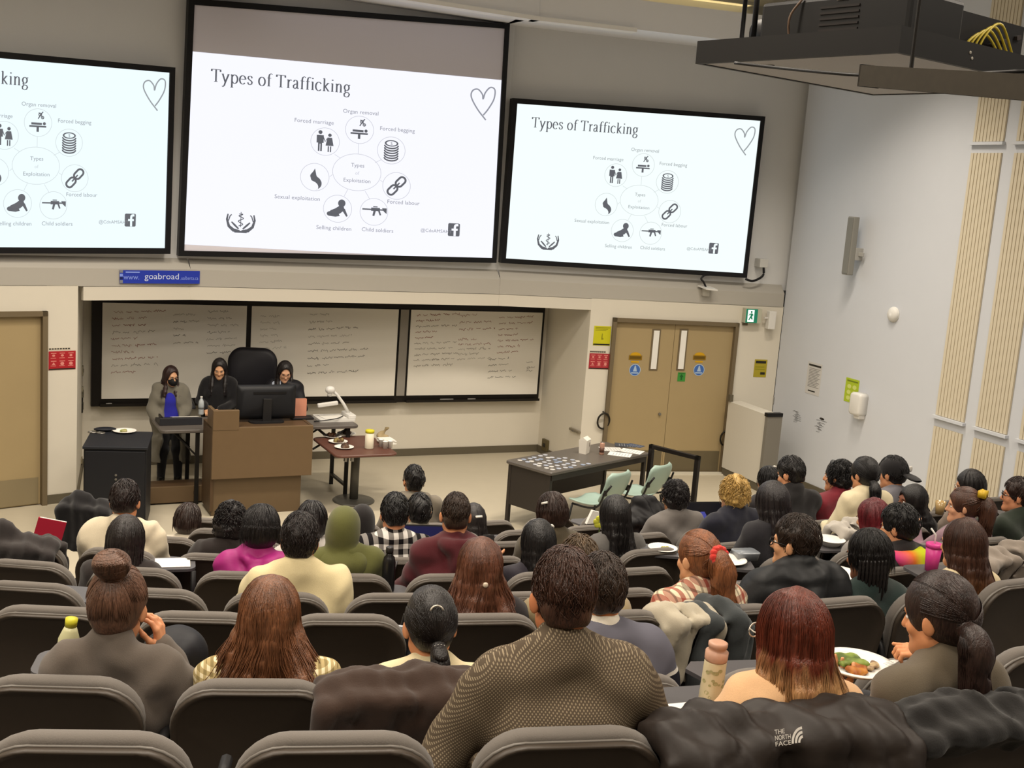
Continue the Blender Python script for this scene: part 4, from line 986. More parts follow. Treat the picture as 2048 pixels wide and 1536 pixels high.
# grey work table behind the lectern, on folding legs
TZ = .90; tf, tb_ = .515, 1.2; tl = FP.local(pz(307, 838, TZ))[0] - .02; tr = FP.local(pz(718, 850, TZ))[0]
o = framed('work_table', 'long grey work table on dark folding legs behind the lectern', 'table', FP, 0, 0)
def slab(mb, u0, u1, v0, v1, z0, z1, r=.06):
    P = rrect(u1-u0, v1-v0, r, 5, (u0+u1)/2, (v0+v1)/2); e = .008
    P2 = rrect(u1-u0-2*e, v1-v0-2*e, r, 5, (u0+u1)/2, (v0+v1)/2)
    mb.rings([[(x, y, z0) for x, y in P2], [(x, y, z0+e) for x, y in P], [(x, y, z1-e) for x, y in P], [(x, y, z1) for x, y in P2]])
mb = MB(); slab(mb, tl, tr, tf, tb_, TZ-.04, TZ); mb.build('tabletop', GREYTOP, o)
for u in (tl+.42, tr-.12):
    for v in (tf+.06, tb_-.06):
        mb = MB(); mb.box((u, v, TZ/2-.02), (.045, .03, TZ-.04)); mb.build('leg', METAL_D, o)
    mb = MB(); mb.span((u-.02, tf+.05, .12), (u+.02, tb_-.05, .15)); mb.build('crossbar', METAL_D, o)
for v in (tf+.08, tb_-.08):
    mb = MB(); mb.tube([(tr-.10, v, .86), (tr-.55, v, .60)], .013, 6); mb.tube([(tr-.12, v, .55), (tr-.5, v, .86)], .013, 6); mb.build('brace', METAL_D, o)
    mb = MB(); mb.tube([(tl+.44, v, .55), (tl+.15, v, .86)], .012, 6); mb.build('brace', METAL_D, o)
# black cabinet
FCB = Frame((-4.34, 11.43), 14.)
o = framed('cabinet', 'black metal equipment cabinet standing beside the left pier', 'cabinet', FCB, 0, 0); CZ = .95
CBM = plain('cabinet_black', '#15161b', .5, 0, .3, .03, 60.); 
mb = MB(); mb.span((0, .02, .05), (.62, .74, CZ-.03)); mb.build('body', CBM, o, bevel=.006)
mb = MB(); mb.span((-.012, 0, CZ-.03), (.632, .75, CZ)); mb.build('top', plain('cabinet_top', '#1e2026', .45), o, bevel=.006)
mb = MB(); mb.span((.015, .002, .07), (.605, .02, CZ-.05)); d = mb.build('door', CBM, o, bevel=.004)
for dz in (0, .045):
    mb = MB(); mb.lathe([(.0, 0), (.012, 0), (.012, .008), (0, .008)], 12, (.32, .002, CZ-.30-dz), 0, rotx(PI/2)); mb.build('lock', STEEL, d)
for x in (.06, .56):
    for y in (.08, .68):
        mb = MB(); mb.lathe([(.01, 0), (.03, .005), (.03, .045), (.01, .05)], 12, (x, y, 0)); mb.build('caster', DARK, o, True)
# brown flip-top table on a disc foot
FT = Frame((-1.93, 12.66), 27.)
o = framed('pedestal_table', 'brown rectangular table on a grey column with a round disc foot', 'table', FT, 0, 0); tw = FT.local(pz(798, 907, .74))[0]; td = .98
mb = MB(); slab(mb, 0, tw, 0, td, .71, .74, .09); mb.build('tabletop', BROWNTOP, o)
bu, bv = FT.local(pz(707, 1002, 0))
mb = MB(); mb.lathe([(.0, 0), (.25, 0), (.255, .012), (.24, .024), (.06, .034), (0, .034)], 40, (bu, bv, 0)); mb.build('base', METAL_G, o, True)
mb = MB(); mb.lathe([(.052, .03), (.052, .69), (.0, .69)], 20, (bu, bv, 0)); mb.build('column', METAL_G, o, True)
mb = MB(); mb.span((bu-.25, bv-.03, .69), (bu+.25, bv+.03, .711)); mb.build('top_bracket', METAL_D, o)
for x in (.12, .2): 
    mb = MB(); mb.span((x, .05, .655), (x+.03, .09, .711)); mb.build('latch', STEEL, o)
# grey steel desk at the right
FD = Frame((.51, 12.53), 48.)
o = framed('desk', 'grey steel desk with badges and papers on it in front of the double door', 'desk', FD, 0, 0); DZ = .76; DW, DD = 1.9, .70
mb = MB(); slab(mb, 0, DW, 0, DD, DZ-.04, DZ, .03); mb.build('desktop', plain('desk_top', '#55504b', .35, 0, .4, .04, 30.), o)
DM = plain('desk_metal', '#312c28', .45, .2)
for x in (.03, DW-.07):
    for y in (.03, DD-.07):
        mb = MB(); mb.span((x, y, 0), (x+.045, y+.045, DZ-.04)); mb.build('leg', DM, o, bevel=.003)
mb = MB(); mb.span((.05, DD-.06, .22), (DW-.05, DD-.045, DZ-.04)); mb.build('modesty_panel', DM, o); mb = MB(); mb.span((.035, .05, .24), (.05, DD-.05, DZ-.04)); mb.build('side_panel', DM, o)
mb = MB(); mb.span((.05, .02, DZ-.11), (DW-.05, .04, DZ-.04)); mb.build('apron', DM, o)
# two mint plastic chairs
MINT = plain('mint_plastic', '#94a99f', .4, 0, .35); CHF = plain('chair_frame', '#1b1a1a', .4, .3)
def mint_chair(label, loc, face):
    o = thing('plastic_chair', label, 'chair', loc, face - PI/2, 'mint plastic chairs')
    def sheet(fn, nu, nv, th, name):
        U = np.linspace(-1, 1, nu); V = np.linspace(0, 1, nv); A = np.array([[fn(u, v) for u in U] for v in V]); e1 = np.gradient(A, axis=1); e2 = np.gradient(A, axis=0); N = np.cross(e1, e2); N /= np.linalg.norm(N, axis=2)[..., None] + 1e-9
        mb = MB(); P = np.concatenate([A.reshape(-1, 3), (A + N*th).reshape(-1, 3)]); n = nu*nv; F = []
        for i in range(nv-1):
            for j in range(nu-1): a, b, c, d = i*nu+j, i*nu+j+1, (i+1)*nu+j+1, (i+1)*nu+j; F += [[a, d, c, b], [a+n, b+n, c+n, d+n]]
        per = [j for j in range(nu)] + [i*nu+nu-1 for i in range(1, nv)] + [(nv-1)*nu+j for j in range(nu-2, -1, -1)] + [i*nu for i in range(nv-2, 0, -1)]
        F += [[per[i], per[(i+1) % len(per)], per[(i+1) % len(per)]+n, per[i]+n] for i in range(len(per))]
        mb.add(P, F); return mb.build(name, MINT, o, True)
    rc = lambda u, v: max(0., 1-(max(0, abs(v-.5)*2-.62)/.38)**2*.35)
    sheet(lambda u, v: (.23*u*rc(u, v), -.20 - .13*v + .05*u*u - .03*math.sin(v*PI), .50 + .36*v), 13, 11, .014, 'backrest')
    sheet(lambda u, v: (.235*u*rc(u, v), -.17 + .44*v, .45 + .03*u*u - .02*math.sin(v*PI) - .03*max(0, v-.8)*5), 13, 11, .014, 'seat')
    for q in (-1, 1):
        mb = MB(); mb.tube(smooth_path([(q*.2, -.33, .74), (q*.24, -.27, .62), (q*.235, -.20, .48), (q*.23, -.05, .43), (q*.23, .16, .43)], 12), .012, 7); mb.build('side_frame', CHF, o, True)
        for y, yy in ((-.16, -.24), (.16, .22)):
            mb = MB(); mb.tube([(q*.23, y, .43), (q*.25, yy, .01)], .012, 7); mb.build('leg', CHF, o, True)
        mb = MB(); mb.box((q*.212, -.26, .64), (.03, .04, .06)); mb.build('bracket', METAL_D, o)
    return o
c1 = pz(1192, 1003, .45); c2 = pz(1268, 985, .45)
mint_chair('mint plastic chair standing against the long side of the desk', (c1[0], c1[1], 0), math.radians(140))
mint_chair('mint plastic chair beside the black handrail, half hidden by a black coat', (c2[0]+.05, c2[1], 0), math.radians(140))
# black handrail
o = thing('handrail', 'black square-tube handrail standing in front of the double door', 'handrail'); a, b = pz(1396, 912, .9), pz(1304, 889, .9); RM = plain('rail_black', '#191412', .4, .2)
dirr = math.atan2(b[1]-a[1], b[0]-a[0])
for p in (a, b):
    mb = MB(); mb.box((p[0], p[1], .45), (.055, .055, .9), rotz(dirr)); mb.build('post', RM, o, bevel=.004)
mb = MB(); mb.box(((a[0]+b[0])/2, (a[1]+b[1])/2, .875), (np.linalg.norm(b-a)+.055, .055, .05), rotz(dirr)); mb.build('top_rail', RM, o, bevel=.004)
mb = MB(); mb.box((a[0], a[1], .006), (.13, .13, .012), rotz(dirr)); mb.box((b[0], b[1], .006), (.13, .13, .012), rotz(dirr)); mb.build('base_plate', RM, o)

# ------------------------------------------------------------------ on the tables
def monitor():
    off = .30; u0, _ = FP.px(473, 810, off); u1, _ = FP.px(591, 810, off); _, z1 = FP.px(530, 770, off); z0 = z1-.40; zb = LECH-.005
    o = framed('monitor', 'black computer monitor seen from behind on the lectern', 'monitor', FP, 0, 0)
    P = rrect(u1-u0, z1-z0, .02, 4, (u0+u1)/2, (z0+z1)/2); P2 = rrect(u1-u0-.12, z1-z0-.1, .05, 4, (u0+u1)/2, (z0+z1)/2)
    mb = MB(); mb.rings([[(x, off+.03, z) for x, z in P], [(x, off+.005, z) for x, z in P], [(x, off-.03, z) for x, z in P2]]); mb.build('housing', plain('monitor_back', '#15161a', .5), o, True)
    mb = MB(); mb.span((u0+.012, off+.03, z0+.015), (u1-.012, off+.033, z1-.012)); mb.build('screen_glass', plain('monitor_glow', '#4d5f86', .2, emit=.5), o)
    um = (u0+u1)/2; mb = MB(); mb.span((um-.05, off-.06, zb), (um+.05, off-.028, z0+.25)); mb.build('stand', DARK, o, bevel=.006)
    mb = MB(); mb.rings([[(x, y, z) for x, y in rrect(.40, .2, .07, 5, um, off-.02)] for z in (zb, zb+.016)]); mb.build('foot', DARK, o)
    mb = MB(); mb.span((um-.16, off-.036, z1-.10), (um+.22, off-.030, z1-.075)); mb.build('vent', BLACK, o)
    mb = MB(); mb.span((u1-.08, off+.0, z1-.045), (u1-.02, off-.002, z1-.02)); mb.build('badge', plain('badge_white', '#d8d8d8', .5), o)
monitor()
def plate(label, P, food, r=.115, group='paper plates on the brown table', h=0.018):
    o = thing('paper_plate', label, 'plate', tuple(P), 0, group)
    mb = MB(); mb.lathe([(0, 0), (r*.68, 0), (r*.8, h*.75), (r, h), (r, h+.003), (r*.79, h*.8+.003), (r*.67, .004), (0, .004)], 32); mb.build('dish', PAPER if 1 else None, o, True)
    return o
def lump(name, label, cat, P, cols, rad, n, seed, flat=.6, group=None):
    """A helping of food: uneven lumps grown into one piece."""
    g = np.random.default_rng(seed); F = Field(np.arange(-rad*1.7, rad*1.7, rad*.13), np.arange(-rad*1.7, rad*1.7, rad*.13), np.arange(-.01, rad*1.8, rad*.13))
    for i in range(n):
        a = g.uniform(0, 2*PI); q = rad*.75*math.sqrt(g.uniform(0, 1)); F.ell((q*math.cos(a), q*math.sin(a), rad*flat*.35*g.uniform(.3, 1.2)), rad*g.uniform(.25, .5)*np.array([1, 1, flat]), None, rad*.12)
    F.wrinkle(rad*.06, 6/rad, seed); mb = MB(); V, Q = F.mesh(); V[:, 2] = np.maximum(V[:, 2], 0); mb.add(V, Q)
    key = 'food' + cols[0][1:] + cols[1][1:]
    if key not in MATS:
        gm = G(key, .5, 0, .3); nz = gm.noise(gm.coord(), .9/rad, 2.); gm.color(gm.mix(gm.n('ShaderNodeMapRange', {0: nz, 1: .4, 2: .6}).outputs[0], lin(cols[0]), lin(cols[1]))); MATS[key] = gm.m
    o = mb.build(name, MATS[key], None, True); o.location = tuple(P); tag(o, label, cat, group); return o
T74 = .741
for i, (x, y, t) in enumerate(((665, 874, 'paper plate of cake at the far end of the brown table, under the folding legs'), (693, 869, 'paper plate of cake next to the dark table leg on the brown table'), (676, 885, 'paper plate with a pale cake slice in the middle of the brown table'), (688, 896, 'paper plate of chocolate cake at the near edge of the brown table'))):
    P = pz(x, y, T74); P[2] = T74; plate(t, P, 0); lump('cake_slice', ['brown cake on the plate at the far end of the brown table', 'cake piece on the plate next to the dark table leg', 'pale green-topped cake on the middle plate of the brown table', 'dark chocolate cake on the plate at the near edge of the brown table'][i], 'cake', P + (0, 0, .006), [('#5a3d28', '#3a2418'), ('#4d3a2c', '#33241a'), ('#8a7a4a', '#4a3320'), ('#3a2a22', '#5a4232')][i], .06, 9, 10+i, 1.1)
def bottle(name, label, P, prof, mat, cap=None, capmat=None, n=20, cat='bottle', tilt=None):
    o = thing(name, label, cat, tuple(P)); R = tilt
    mb = MB(); mb.lathe(prof, n, (0, 0, 0), 0, R); mb.build('body', mat, o, True)
    if cap: mb = MB(); mb.lathe(cap, n, (0, 0, 0), 0, R); mb.build('cap', capmat, o, True)
    return o
P = pz(738, 897, T74); P[2] = T74
o = bottle('wipes_tub', 'tall white tub of wipes with a yellow lid on the brown table', P, [(0, 0), (.05, 0), (.052, .01), (.052, .19), (0, .19)], plain('tub_white', '#cfc7b2', .45), [(.0, .19), (.053, .19), (.054, .222), (.04, .228), (0, .228)], plain('lid_yellow', '#c8bf2a', .4), cat='tub')
for i, (x, y) in enumerate(((770, 897), (780, 896), (762, 893))):
    P = pz(x, y, T74); P[2] = T74
    o = thing('paper_cup', ['small white cup at the near edge of the brown table', 'small white cup beside the napkins on the brown table', 'small white cup between the tub and the napkins'][i], 'cup', tuple(P), 0, 'small white cups on the brown table'); mb = MB(); mb.lathe([(0, 0), (.026, 0), (.033, .085), (.035, .088), (.031, .086), (.024, .006), (0, .006)], 18); mb.build('cup_wall', PLASTW, o, True)
def napkins(label, P, rz, n=6, s=.16):
    o = thing('napkin_pile', label, 'napkins', tuple(P), rz); g = np.random.default_rng(3)
    for i in range(n):
        mb = MB(); mb.box((g.normal()*.006, g.normal()*.006, .005 + i*.009), (s, s, .008), rotz(g.normal()*.05)); mb.build('napkin', PAPER, o)
P = pz(772, 886, T74); P[2] = T74; napkins('pile of white napkins on the brown table', P, .5, 6, .17)
P = pz(766, 877, T74); P[2] = T74
mb = MB(); g = D2(); V = []; F = Field(np.arange(-.1, .1, .012), np.arange(-.07, .07, .012), np.arange(-.02, .16, .012)); F.cone((-.03, 0, .03), (.02, 0, .11), .045, .012, .02); F.cone((.02, 0, .11), (.035, 0, .14), .01, .025, .01); F.cone((-.04, 0, .02), (.04, 0, .02), .035, .03, .02); F.wrinkle(.008, 60, 4); V, Q = F.mesh(); V[:, 2] = np.maximum(V[:, 2], 0); mb.add(V, Q)
o = mb.build('paper_bag', plain('kraft_paper', '#a08f6d', .8), None, True); o.location = tuple(P); tag(o, 'crumpled kraft paper bag standing behind the napkins', 'bag')
# document camera
def doc_camera():
    P = pz(668, 838, TZ + .001); o = thing('document_camera', 'white document camera with a bent arm on the right end of the work table', 'camera', (P[0], P[1], TZ), FP.a)
    mb = MB(); mb.rings([[(x, y, z) for x, y in rrect(.46, .34, .03, 4)] for z in (0, .03)]); mb.build('base', PLASTW, o)
    mb = MB(); mb.span((.14, -.14, .03), (.24, .15, .075)); mb.build('control_block', PLASTW, o, bevel=.01)
    mb = MB(); mb.tube([(.19, .02, .07), (.13, .04, .18), (.04, .05, .30), (-.01, .05, .34)], [.022, .02, .018, .018], 10); mb.build('arm', PLASTW, o, True)
    mb = MB(); V, Q = ball((-.05, .05, .36), (.062, .055, .05), 5); mb.add(V, Q); mb.tube([(-.05, .05, .33), (-.06, .05, .28)], [.03, .028], 12); h = mb.build('camera_head', PLASTW, o, True)
    mb = MB(); mb.tube([(-.06, .05, .282), (-.061, .05, .276)], .02, 12); mb.build('lens', BLACK, h, True)
    mb = MB(); mb.box((-.09, .0, .19), (.26, .05, .05), roty(-.12)); mb.build('lamp_arm', PLASTW, o, bevel=.012)
    mb = MB(); mb.box((-.02, -.0, .034), (.30, .26, .003), rotz(.1)); mb.build('stage_sheet', PAPER, o)
    mb = MB(); mb.tube(smooth_path([(-.22, -.12, .01), (-.3, -.16, .012), (-.18, -.2, .03), (-.02, -.19, .05), (.06, -.1, .05), (.1, -.05, .05)], 30), .006, 6); mb.build('cable', BLACK, o, True)
doc_camera()
def leaning_tablet():
    u0, _ = FP.px(580, 820, .45); u1, _ = FP.px(613, 820, .45); _, z1 = FP.px(597, 797, .45); o = framed('tablet', 'pink-backed tablet standing upright to the right of the monitor', 'tablet', FP, 0, 0)
    z0 = LECH; mb = MB(); P = rrect(u1-u0, z1-z0, .015, 4, (u0+u1)/2, (z0+z1)/2); mb.rings([[(x, .45, z) for x, z in P], [(x, .46, z) for x, z in P]]); mb.build('back_cover', plain('tablet_pink', '#c98a72', .45), o)
    mb = MB(); mb.span((u0+.01, .460, z0+.012), (u1-.01, .462, z1-.012)); mb.build('glass', BLACK, o)
    mb = MB(); mb.span((u0-.0, .33, LECH-.006), (u1+.06, .49, LECH+.02)); o2 = mb.build('control_box', plain('box_black', '#151214', .5), None, bevel=.006); o2.location = tuple(FP.at(0, 0)); o2.rotation_euler = (0, 0, FP.a)
    tag(o2, 'small black control box at the right end of the lectern top', 'control box')
leaning_tablet()
P = pz(402, 829, TZ); P[2] = TZ
CLEAR = plain('bottle_clear', '#b9c0c4', .15, 0, .5)
o = bottle('water_bottle', 'clear plastic water bottle with a white cap on the work table', P, [(0, 0), (.03, 0), (.033, .01), (.032, .06), (.034, .065), (.033, .12), (.034, .125), (.03, .165), (.014, .195), (.013, .205), (0, .205)], CLEAR, [(0, .205), (.015, .205), (.015, .225), (0, .226)], PLASTW)
mb = MB(); mb.lathe([(.0345, .07), (.0345, .12)], 20, tuple(P)); lb = mb.build('wrapper', plain('wrapper_grey', '#8c9296', .5), None, True); lb.parent = o; lb.matrix_parent_inverse = Matrix.Translation(-Vector(P))
def console():
    P = pz(357, 845, TZ); o = thing('control_console', 'black slope-fronted control console with a white sheet on top, before the standing woman', 'console', (P[0], P[1], TZ), FP.a)
    mb = MB(); mb.prism([(-.16, 0), (.16, 0), (.16, .035), (-.0, .06), (-.16, .09)], lambda x, z, t: (-.24 + .48*t, x, z)); mb.build('body', plain('console_dark', '#2a2a2e', .45), o, bevel=.006)
    mb = MB(); mb.box((.03, -.0, .0), (.3, .16, .004), rotx(0)); p = mb.build('paper_sheet', PAPER, o); p.location = (.02, -.08, .085); p.rotation_euler = (-.19, 0, 0)
    mb = MB(); mb.box((-.2, .02, .07), (.02, .2, .03)); mb.build('side_grip', METAL_D, o)
    P2 = pz(372, 815, TZ); o2 = thing('phone_handset', 'grey desk telephone behind the control console', 'telephone', (P2[0], P2[1], TZ), FP.a)
    mb = MB(); mb.prism([(-.1, 0), (.1, 0), (.1, .09), (-.1, .03)], lambda x, z, t: (-.1 + .2*t, x, z)); mb.build('base', plain('phone_grey', '#3a3b40', .5), o2, bevel=.006); mb = MB(); mb.tube([(-.07, -.08, .08), (-.075, 0, .115), (-.07, .08, .12)], [.026, .018, .026], 8); mb.build('handset', DARK, o2, True)
    mb = MB(); mb.box((.03, .03, .075), (.1, .08, .004), rotx(.3)); mb.build('keypad', METAL_G, o2)
console()
# on the cabinet
P = pz(249, 864, CZ); P[2] = CZ; plate('white paper plate with green food on the black cabinet', P, 0, .125, None); lump('salad_helping', 'small pale green helping on the plate on the black cabinet', 'food', P + (-.01, 0, .006), ('#7f8a4a', '#a09a6a'), .045, 8, 31, .8)
P = pz(192, 866, CZ); mb = MB(); R0 = FCB.a
for q in (-.04, .05): mb.tube([(q + .045*math.cos(t), .03*math.sin(t), .006) for t in np.linspace(0, 2*PI, 18)[:-1]], .007, 6, 0, True)
o = mb.build('key_ring', STEEL, None, True); o.location = (P[0], P[1], CZ); tag(o, 'pair of metal rings lying on the black cabinet', 'rings')
P = pz(210, 862, CZ); mb = MB(); V, Q = ball((0, 0, .022), (.12, .06, .022), 5); mb.add(V, Q); o = mb.build('dark_pouch', plain('pouch_navy', '#14161e', .6), None, True); o.location = (P[0], P[1], CZ); o.rotation_euler = (0, 0, .4); tag(o, 'flat dark pouch lying beside the plate on the black cabinet', 'pouch')
# on the desk
g = np.random.default_rng(11); PIN = [plain('badge_face_' + str(i), h, .35) for i, h in enumerate(('#a6a8ae', '#979daa', '#b8b6b2', '#7f8a9e'))]; k = 0
bme = None
for i in range(7):
    for j in range(6):
        u = .13 + i*.095 + g.normal()*.014; v = .07 + j*.105 + g.normal()*.014
        if u > .8 or (i == 6 and j > 3): continue
        P = FD.at(u, DZ, v)
        if bme is None:
            mb = MB(); mb.lathe([(0, 0), (.03, 0), (.032, .003), (.029, .007), (0, .008)], 14); bme = [mb.mesh('badge', m, True) for m in PIN]
        o = bpy.data.objects.new('badge', bme[int(g.integers(4))]); COL.objects.link(o); o.location = tuple(P); tag(o, 'round pale badge lying in the spread of badges on the grey desk', 'badge', 'badges spread on the grey desk'); k += 1
P = pz(1168, 906, DZ); o = thing('carton', 'white takeaway carton with folded top standing on the grey desk', 'carton', (P[0], P[1], DZ), FD.a + .3); PW = plain('carton_white', '#dcd6cb', .6)
mb = MB(); mb.rings([[(x*s, y*s, z) for x, y in ((-.065, -.05), (.065, -.05), (.065, .05), (-.065, .05))] for z, s in ((0, .9), (.17, 1.06))]); mb.build('box', PW, o)
mb = MB(); mb.add([(-.069, -.053, .17), (.069, -.053, .17), (.069, .0, .205), (-.069, .0, .205), (-.069, .053, .17), (.069, .053, .17)], [[0, 1, 2, 3], [3, 2, 5, 4], [0, 3, 4], [1, 5, 2]]); mb.build('flap', PW, o)
mb = MB(); mb.box((.03, -.0535, .11), (.012, .002, .05), rotx(-.03)); mb.build('print', plain('carton_print', '#6a5a50', .6), o)
P = pz(1203, 909, DZ); o = bottle('drink_can', 'slim pink and brown drink can beside the white carton', (P[0], P[1], DZ), [(0, 0), (.026, .0), (.03, .008), (.03, .135), (.026, .15), (0, .15)], plain('can_pink', '#b98f7c', .35, .2), [(0, .15), (.024, .15), (.026, .156), (0, .154)], STEEL, cat='can')
mb = MB(); mb.lathe([(.0305, .03), (.0305, .09)], 20); b_ = mb.build('can_print', plain('can_print', '#5e4136', .4), o, True)
for i, (x, y, a, t, c, s) in enumerate(((1240, 909, .5, 'white sheet of paper at the near edge of the grey desk', '#dfddd8', (.21, .28)), (1263, 903, .35, 'white open booklet at the far right of the grey desk', '#e2e0da', (.21, .28)), (1222, 899, .9, 'white form lying behind the drink can', '#cfcdc8', (.21, .28)), (1250, 891, .7, 'dark printed leaflet on the grey desk behind the papers', '#3c4048', (.2, .26)), (1270, 892, .2, 'dark blue brochure with pictures at the end of the grey desk', '#39445a', (.15, .21)))):
    P = pz(x, y, DZ); o = thing(('paper_sheet', 'booklet', 'paper_sheet', 'leaflet', 'brochure')[i], t, 'paper', (P[0], P[1], DZ + .001*i), FD.a + a)
    mb = MB(); mb.box((0, 0, .002), (*s, .003)); mb.build('sheet', plain('sheet' + c[1:], c, .6), o); gg = D2()
    for r in range(6): gg.rect(-s[0]*.4, -s[1]*.38 + r*s[1]*.13, s[0]*(.4 - .1*(r % 3)), -s[1]*.38 + r*s[1]*.13 + .006)
    gg.build('print', plain('sheet_ink', '#8d8f94', .6), o, lambda x, y, l: (x, y, .0042))

# ------------------------------------------------------------------ on the walls
def sign(name, label, cat, fr, px0, py0, px1, py1, hexc, off=0., th=.006, face=None, draw=None, mats=None, group=None):
    u0, z1 = fr.px((px0), (py0+py1)/2, off)[0], fr.px((px0+px1)/2, py0, off)[1]; u1, z0 = fr.px(px1, (py0+py1)/2, off)[0], fr.px((px0+px1)/2, py1, off)[1]
    w, h = u1-u0, z1-z0; o = framed(name, label, cat, fr, (u0+u1)/2, (z0+z1)/2, off, group)
    mb = MB(); mb.box((0, -th/2, 0), (w, th, h)); mb.build('board', plain(name + hexc[1:], hexc, .5), o)
    if draw:
        g = D2(); draw(g, w, h); g.build('print', mats, o, lambda x, y, l: (x, -th-.0008-.0008*l, y))
    return o, w, h
INKW = plain('ink_white', '#d8d4cc', .5); INKK = plain('ink_black', '#26241f', .5)
def red_notice(g, w, h):
    for r in range(2):
        for c in range(3):
            x = -w*.32 + c*w*.32; y = h*.27 - r*h*.42
            g.rect(x-w*.10, y+h*.1, x+w*.10, y+h*.14, 0); 
            if r == 0: g.disc(x, y, w*.055, h*.06, 0)
            else: g.poly([(x-w*.07, y-h*.08), (x+w*.07, y-h*.08), (x, y+h*.06)], 0) if c == 0 else g.disc(x, y-h*.02, w*.07, h*.09, 0); 
            g.rect(x-w*.11, y-h*.15, x+w*.09, y-h*.12, 0)
    g.rect(-w*.48, -h*.49, w*.48, -h*.43, 1, 1)
sign('safety_poster', 'red six-symbol safety notice on the pier beside the beige single door', 'poster', FL, 97, 702, 151, 739, '#a8222a', 0, .006, None, red_notice, [plain('notice_pink', '#d98a80', .5), INKK])
sign('safety_poster', 'red six-symbol safety notice under the yellow poster by the double door', 'poster', FR, 1178, 707, 1218, 738, '#a8323a', 0, .006, None, red_notice, [plain('notice_pink', '#d98a80', .5), INKK])
sign('title_strip', 'thin white strip with small dark print just above the notice by the single door', 'sign', FL, 96, 695, 141, 700, '#cfc6b4', 0, .003, None, lambda g, w, h: [g.rect(-w*.46 + i*w*.12, -h*.25, -w*.37 + i*w*.12, h*.25, 0) for i in range(8)], [INKK])
sign('title_strip', 'thin white strip with small dark print between the yellow and the red notice', 'sign', FR, 1179, 701, 1212, 706, '#cfc6b4', 0, .003, None, lambda g, w, h: [g.rect(-w*.46 + i*w*.12, -h*.25, -w*.37 + i*w*.12, h*.25, 0) for i in range(8)], [INKK])
def yellow_notice(g, w, h):
    for i in range(3): g.rect(-w*.42, h*(.40-.07*i), w*(.42-.1*i), h*(.43-.07*i), 0)
    g.poly([(-w*.04, -h*.2), (w*.08, -h*.2), (w*.1, -h*.14), (w*.03, -h*.1), (w*.03, h*.12), (-w*.02, h*.12), (-w*.04, -h*.1)], 0); g.rect(-w*.48, -h*.48, w*.48, -h*.41, 1)
sign('yellow_poster', 'yellow notice poster on the pier left of the double door', 'poster', FR, 1187, 652, 1221, 691, '#c4c01f', 0, .005, None, yellow_notice, [plain('notice_olive', '#8c8a1a', .5), INKK])
sign('yellow_poster', 'mustard notice with black headings on the wall right of the double door', 'poster', FR, 1508, 719, 1533, 754, '#a89a2c', 0, .005, None, lambda g, w, h: [g.rect(-w*.42, h*.28, w*.4, h*.42, 0), g.rect(w*.02, -h*.36, w*.4, -h*.22, 0), g.rect(-w*.42, h*.05, w*.3, h*.1, 1), g.rect(-w*.42, -h*.08, w*.35, -h*.03, 1)], [INKK, plain('notice_olive', '#8c8a1a', .5)])
def blue_sign(g, w, h):
    V, F = glyphs('goabroad'); g.text('goabroad', w*.015, -h*.16, h*.66, 0, 0, 'c', w*.43); g.text('www.', -w*.455, -h*.2, h*.55, 1, 0, 'l', w*.19); g.text('.ualberta.ca', w*.25, -h*.2, h*.42, 1, 0, 'l', w*.23)
    g.rect(-w*.43, h*.30, -w*.26, h*.40, 1); g.rect(-w*.5, h*.3, -w*.463, h*.5, 2); g.rect(-w*.5, h*.02, -w*.463, h*.22, 1); g.rect(-w*.5, -h*.2, -w*.463, -h*.02, 3); g.rect(-w*.5, -h*.48, -w*.463, -h*.26, 2)
qa, qb = FL.at(FL.px(236, 553)[0], 0, -.01), FC.at(FC.px(402, 553)[0], 0, -.01); FK = Frame(qa[:2], math.degrees(math.atan2(qb[1]-qa[1], qb[0]-qa[0])))
sign('banner', 'long blue web-address banner on the fascia above the whiteboards', 'sign', FK, 239, 541, 399, 567, '#2338a8', 0, .008, None, blue_sign, [plain('banner_white', '#c9d3ee', .5), plain('banner_pale', '#8398e6', .5), plain('banner_grey', '#7d7f86', .5), plain('banner_navy', '#16205c', .5)])
# exit sign and the white emergency lamp
u, z = FR.px(1507, 632, -.10); o = framed('exit_sign', 'green and white running-man exit sign over the double door', 'sign', FR, u, z, -.10)
mb = MB(); mb.box((0, .05, 0), (.26, .10, .21)); mb.build('housing', plain('exit_housing', '#b9b8a6', .5), o, bevel=.004)
mb = MB(); mb.box((-.03, -.004, 0), (.18, .006, .2)); mb.build('face_panel', plain('exit_green', '#1d7f63', .5, emit=.25), o)
g = D2(); g.rect(-.065, -.085, .035, .085, 0); g.disc(-.01, .058, .016, None, 1, 1); g.poly([(-.04, .03), (.0, .04), (.018, .0), (.0, -.01), (-.02, .01)], 1, 1); g.poly([(-.02, .01), (.005, -.01), (.02, -.05), (.005, -.055), (-.03, -.02)], 1, 1); g.poly([(-.03, -.01), (-.05, -.06), (-.035, -.065), (-.012, -.02)], 1, 1); g.rib([(.0, .035), (.025, .01)], .01, 1, 1); g.rib([(-.035, .03), (-.05, .0)], .01, 1, 1)
g.build('running_man', [plain('exit_white', '#eaf7f0', .5, emit=.9), plain('exit_green', '#1d7f63', .5)], o, lambda x, y, l: (x-.03, -.0078-.0008*l, y))
u, z = FR.px(1545, 641, -.14); o = framed('emergency_lamp', 'narrow white wall unit next to the exit sign in the corner', 'lamp', FR, u, z, -.14)
mb = MB(); mb.box((0, .05, 0), (.11, .10, .26)); mb.build('housing', PLASTW, o, bevel=.008); mb = MB(); mb.box((0, .115, 0), (.05, .05, .06)); mb.build('mount', PLASTW, o); mb = MB(); mb.box((-.08, .05, .03), (.06, .03, .02)); mb.build('bracket', PLASTW, o)
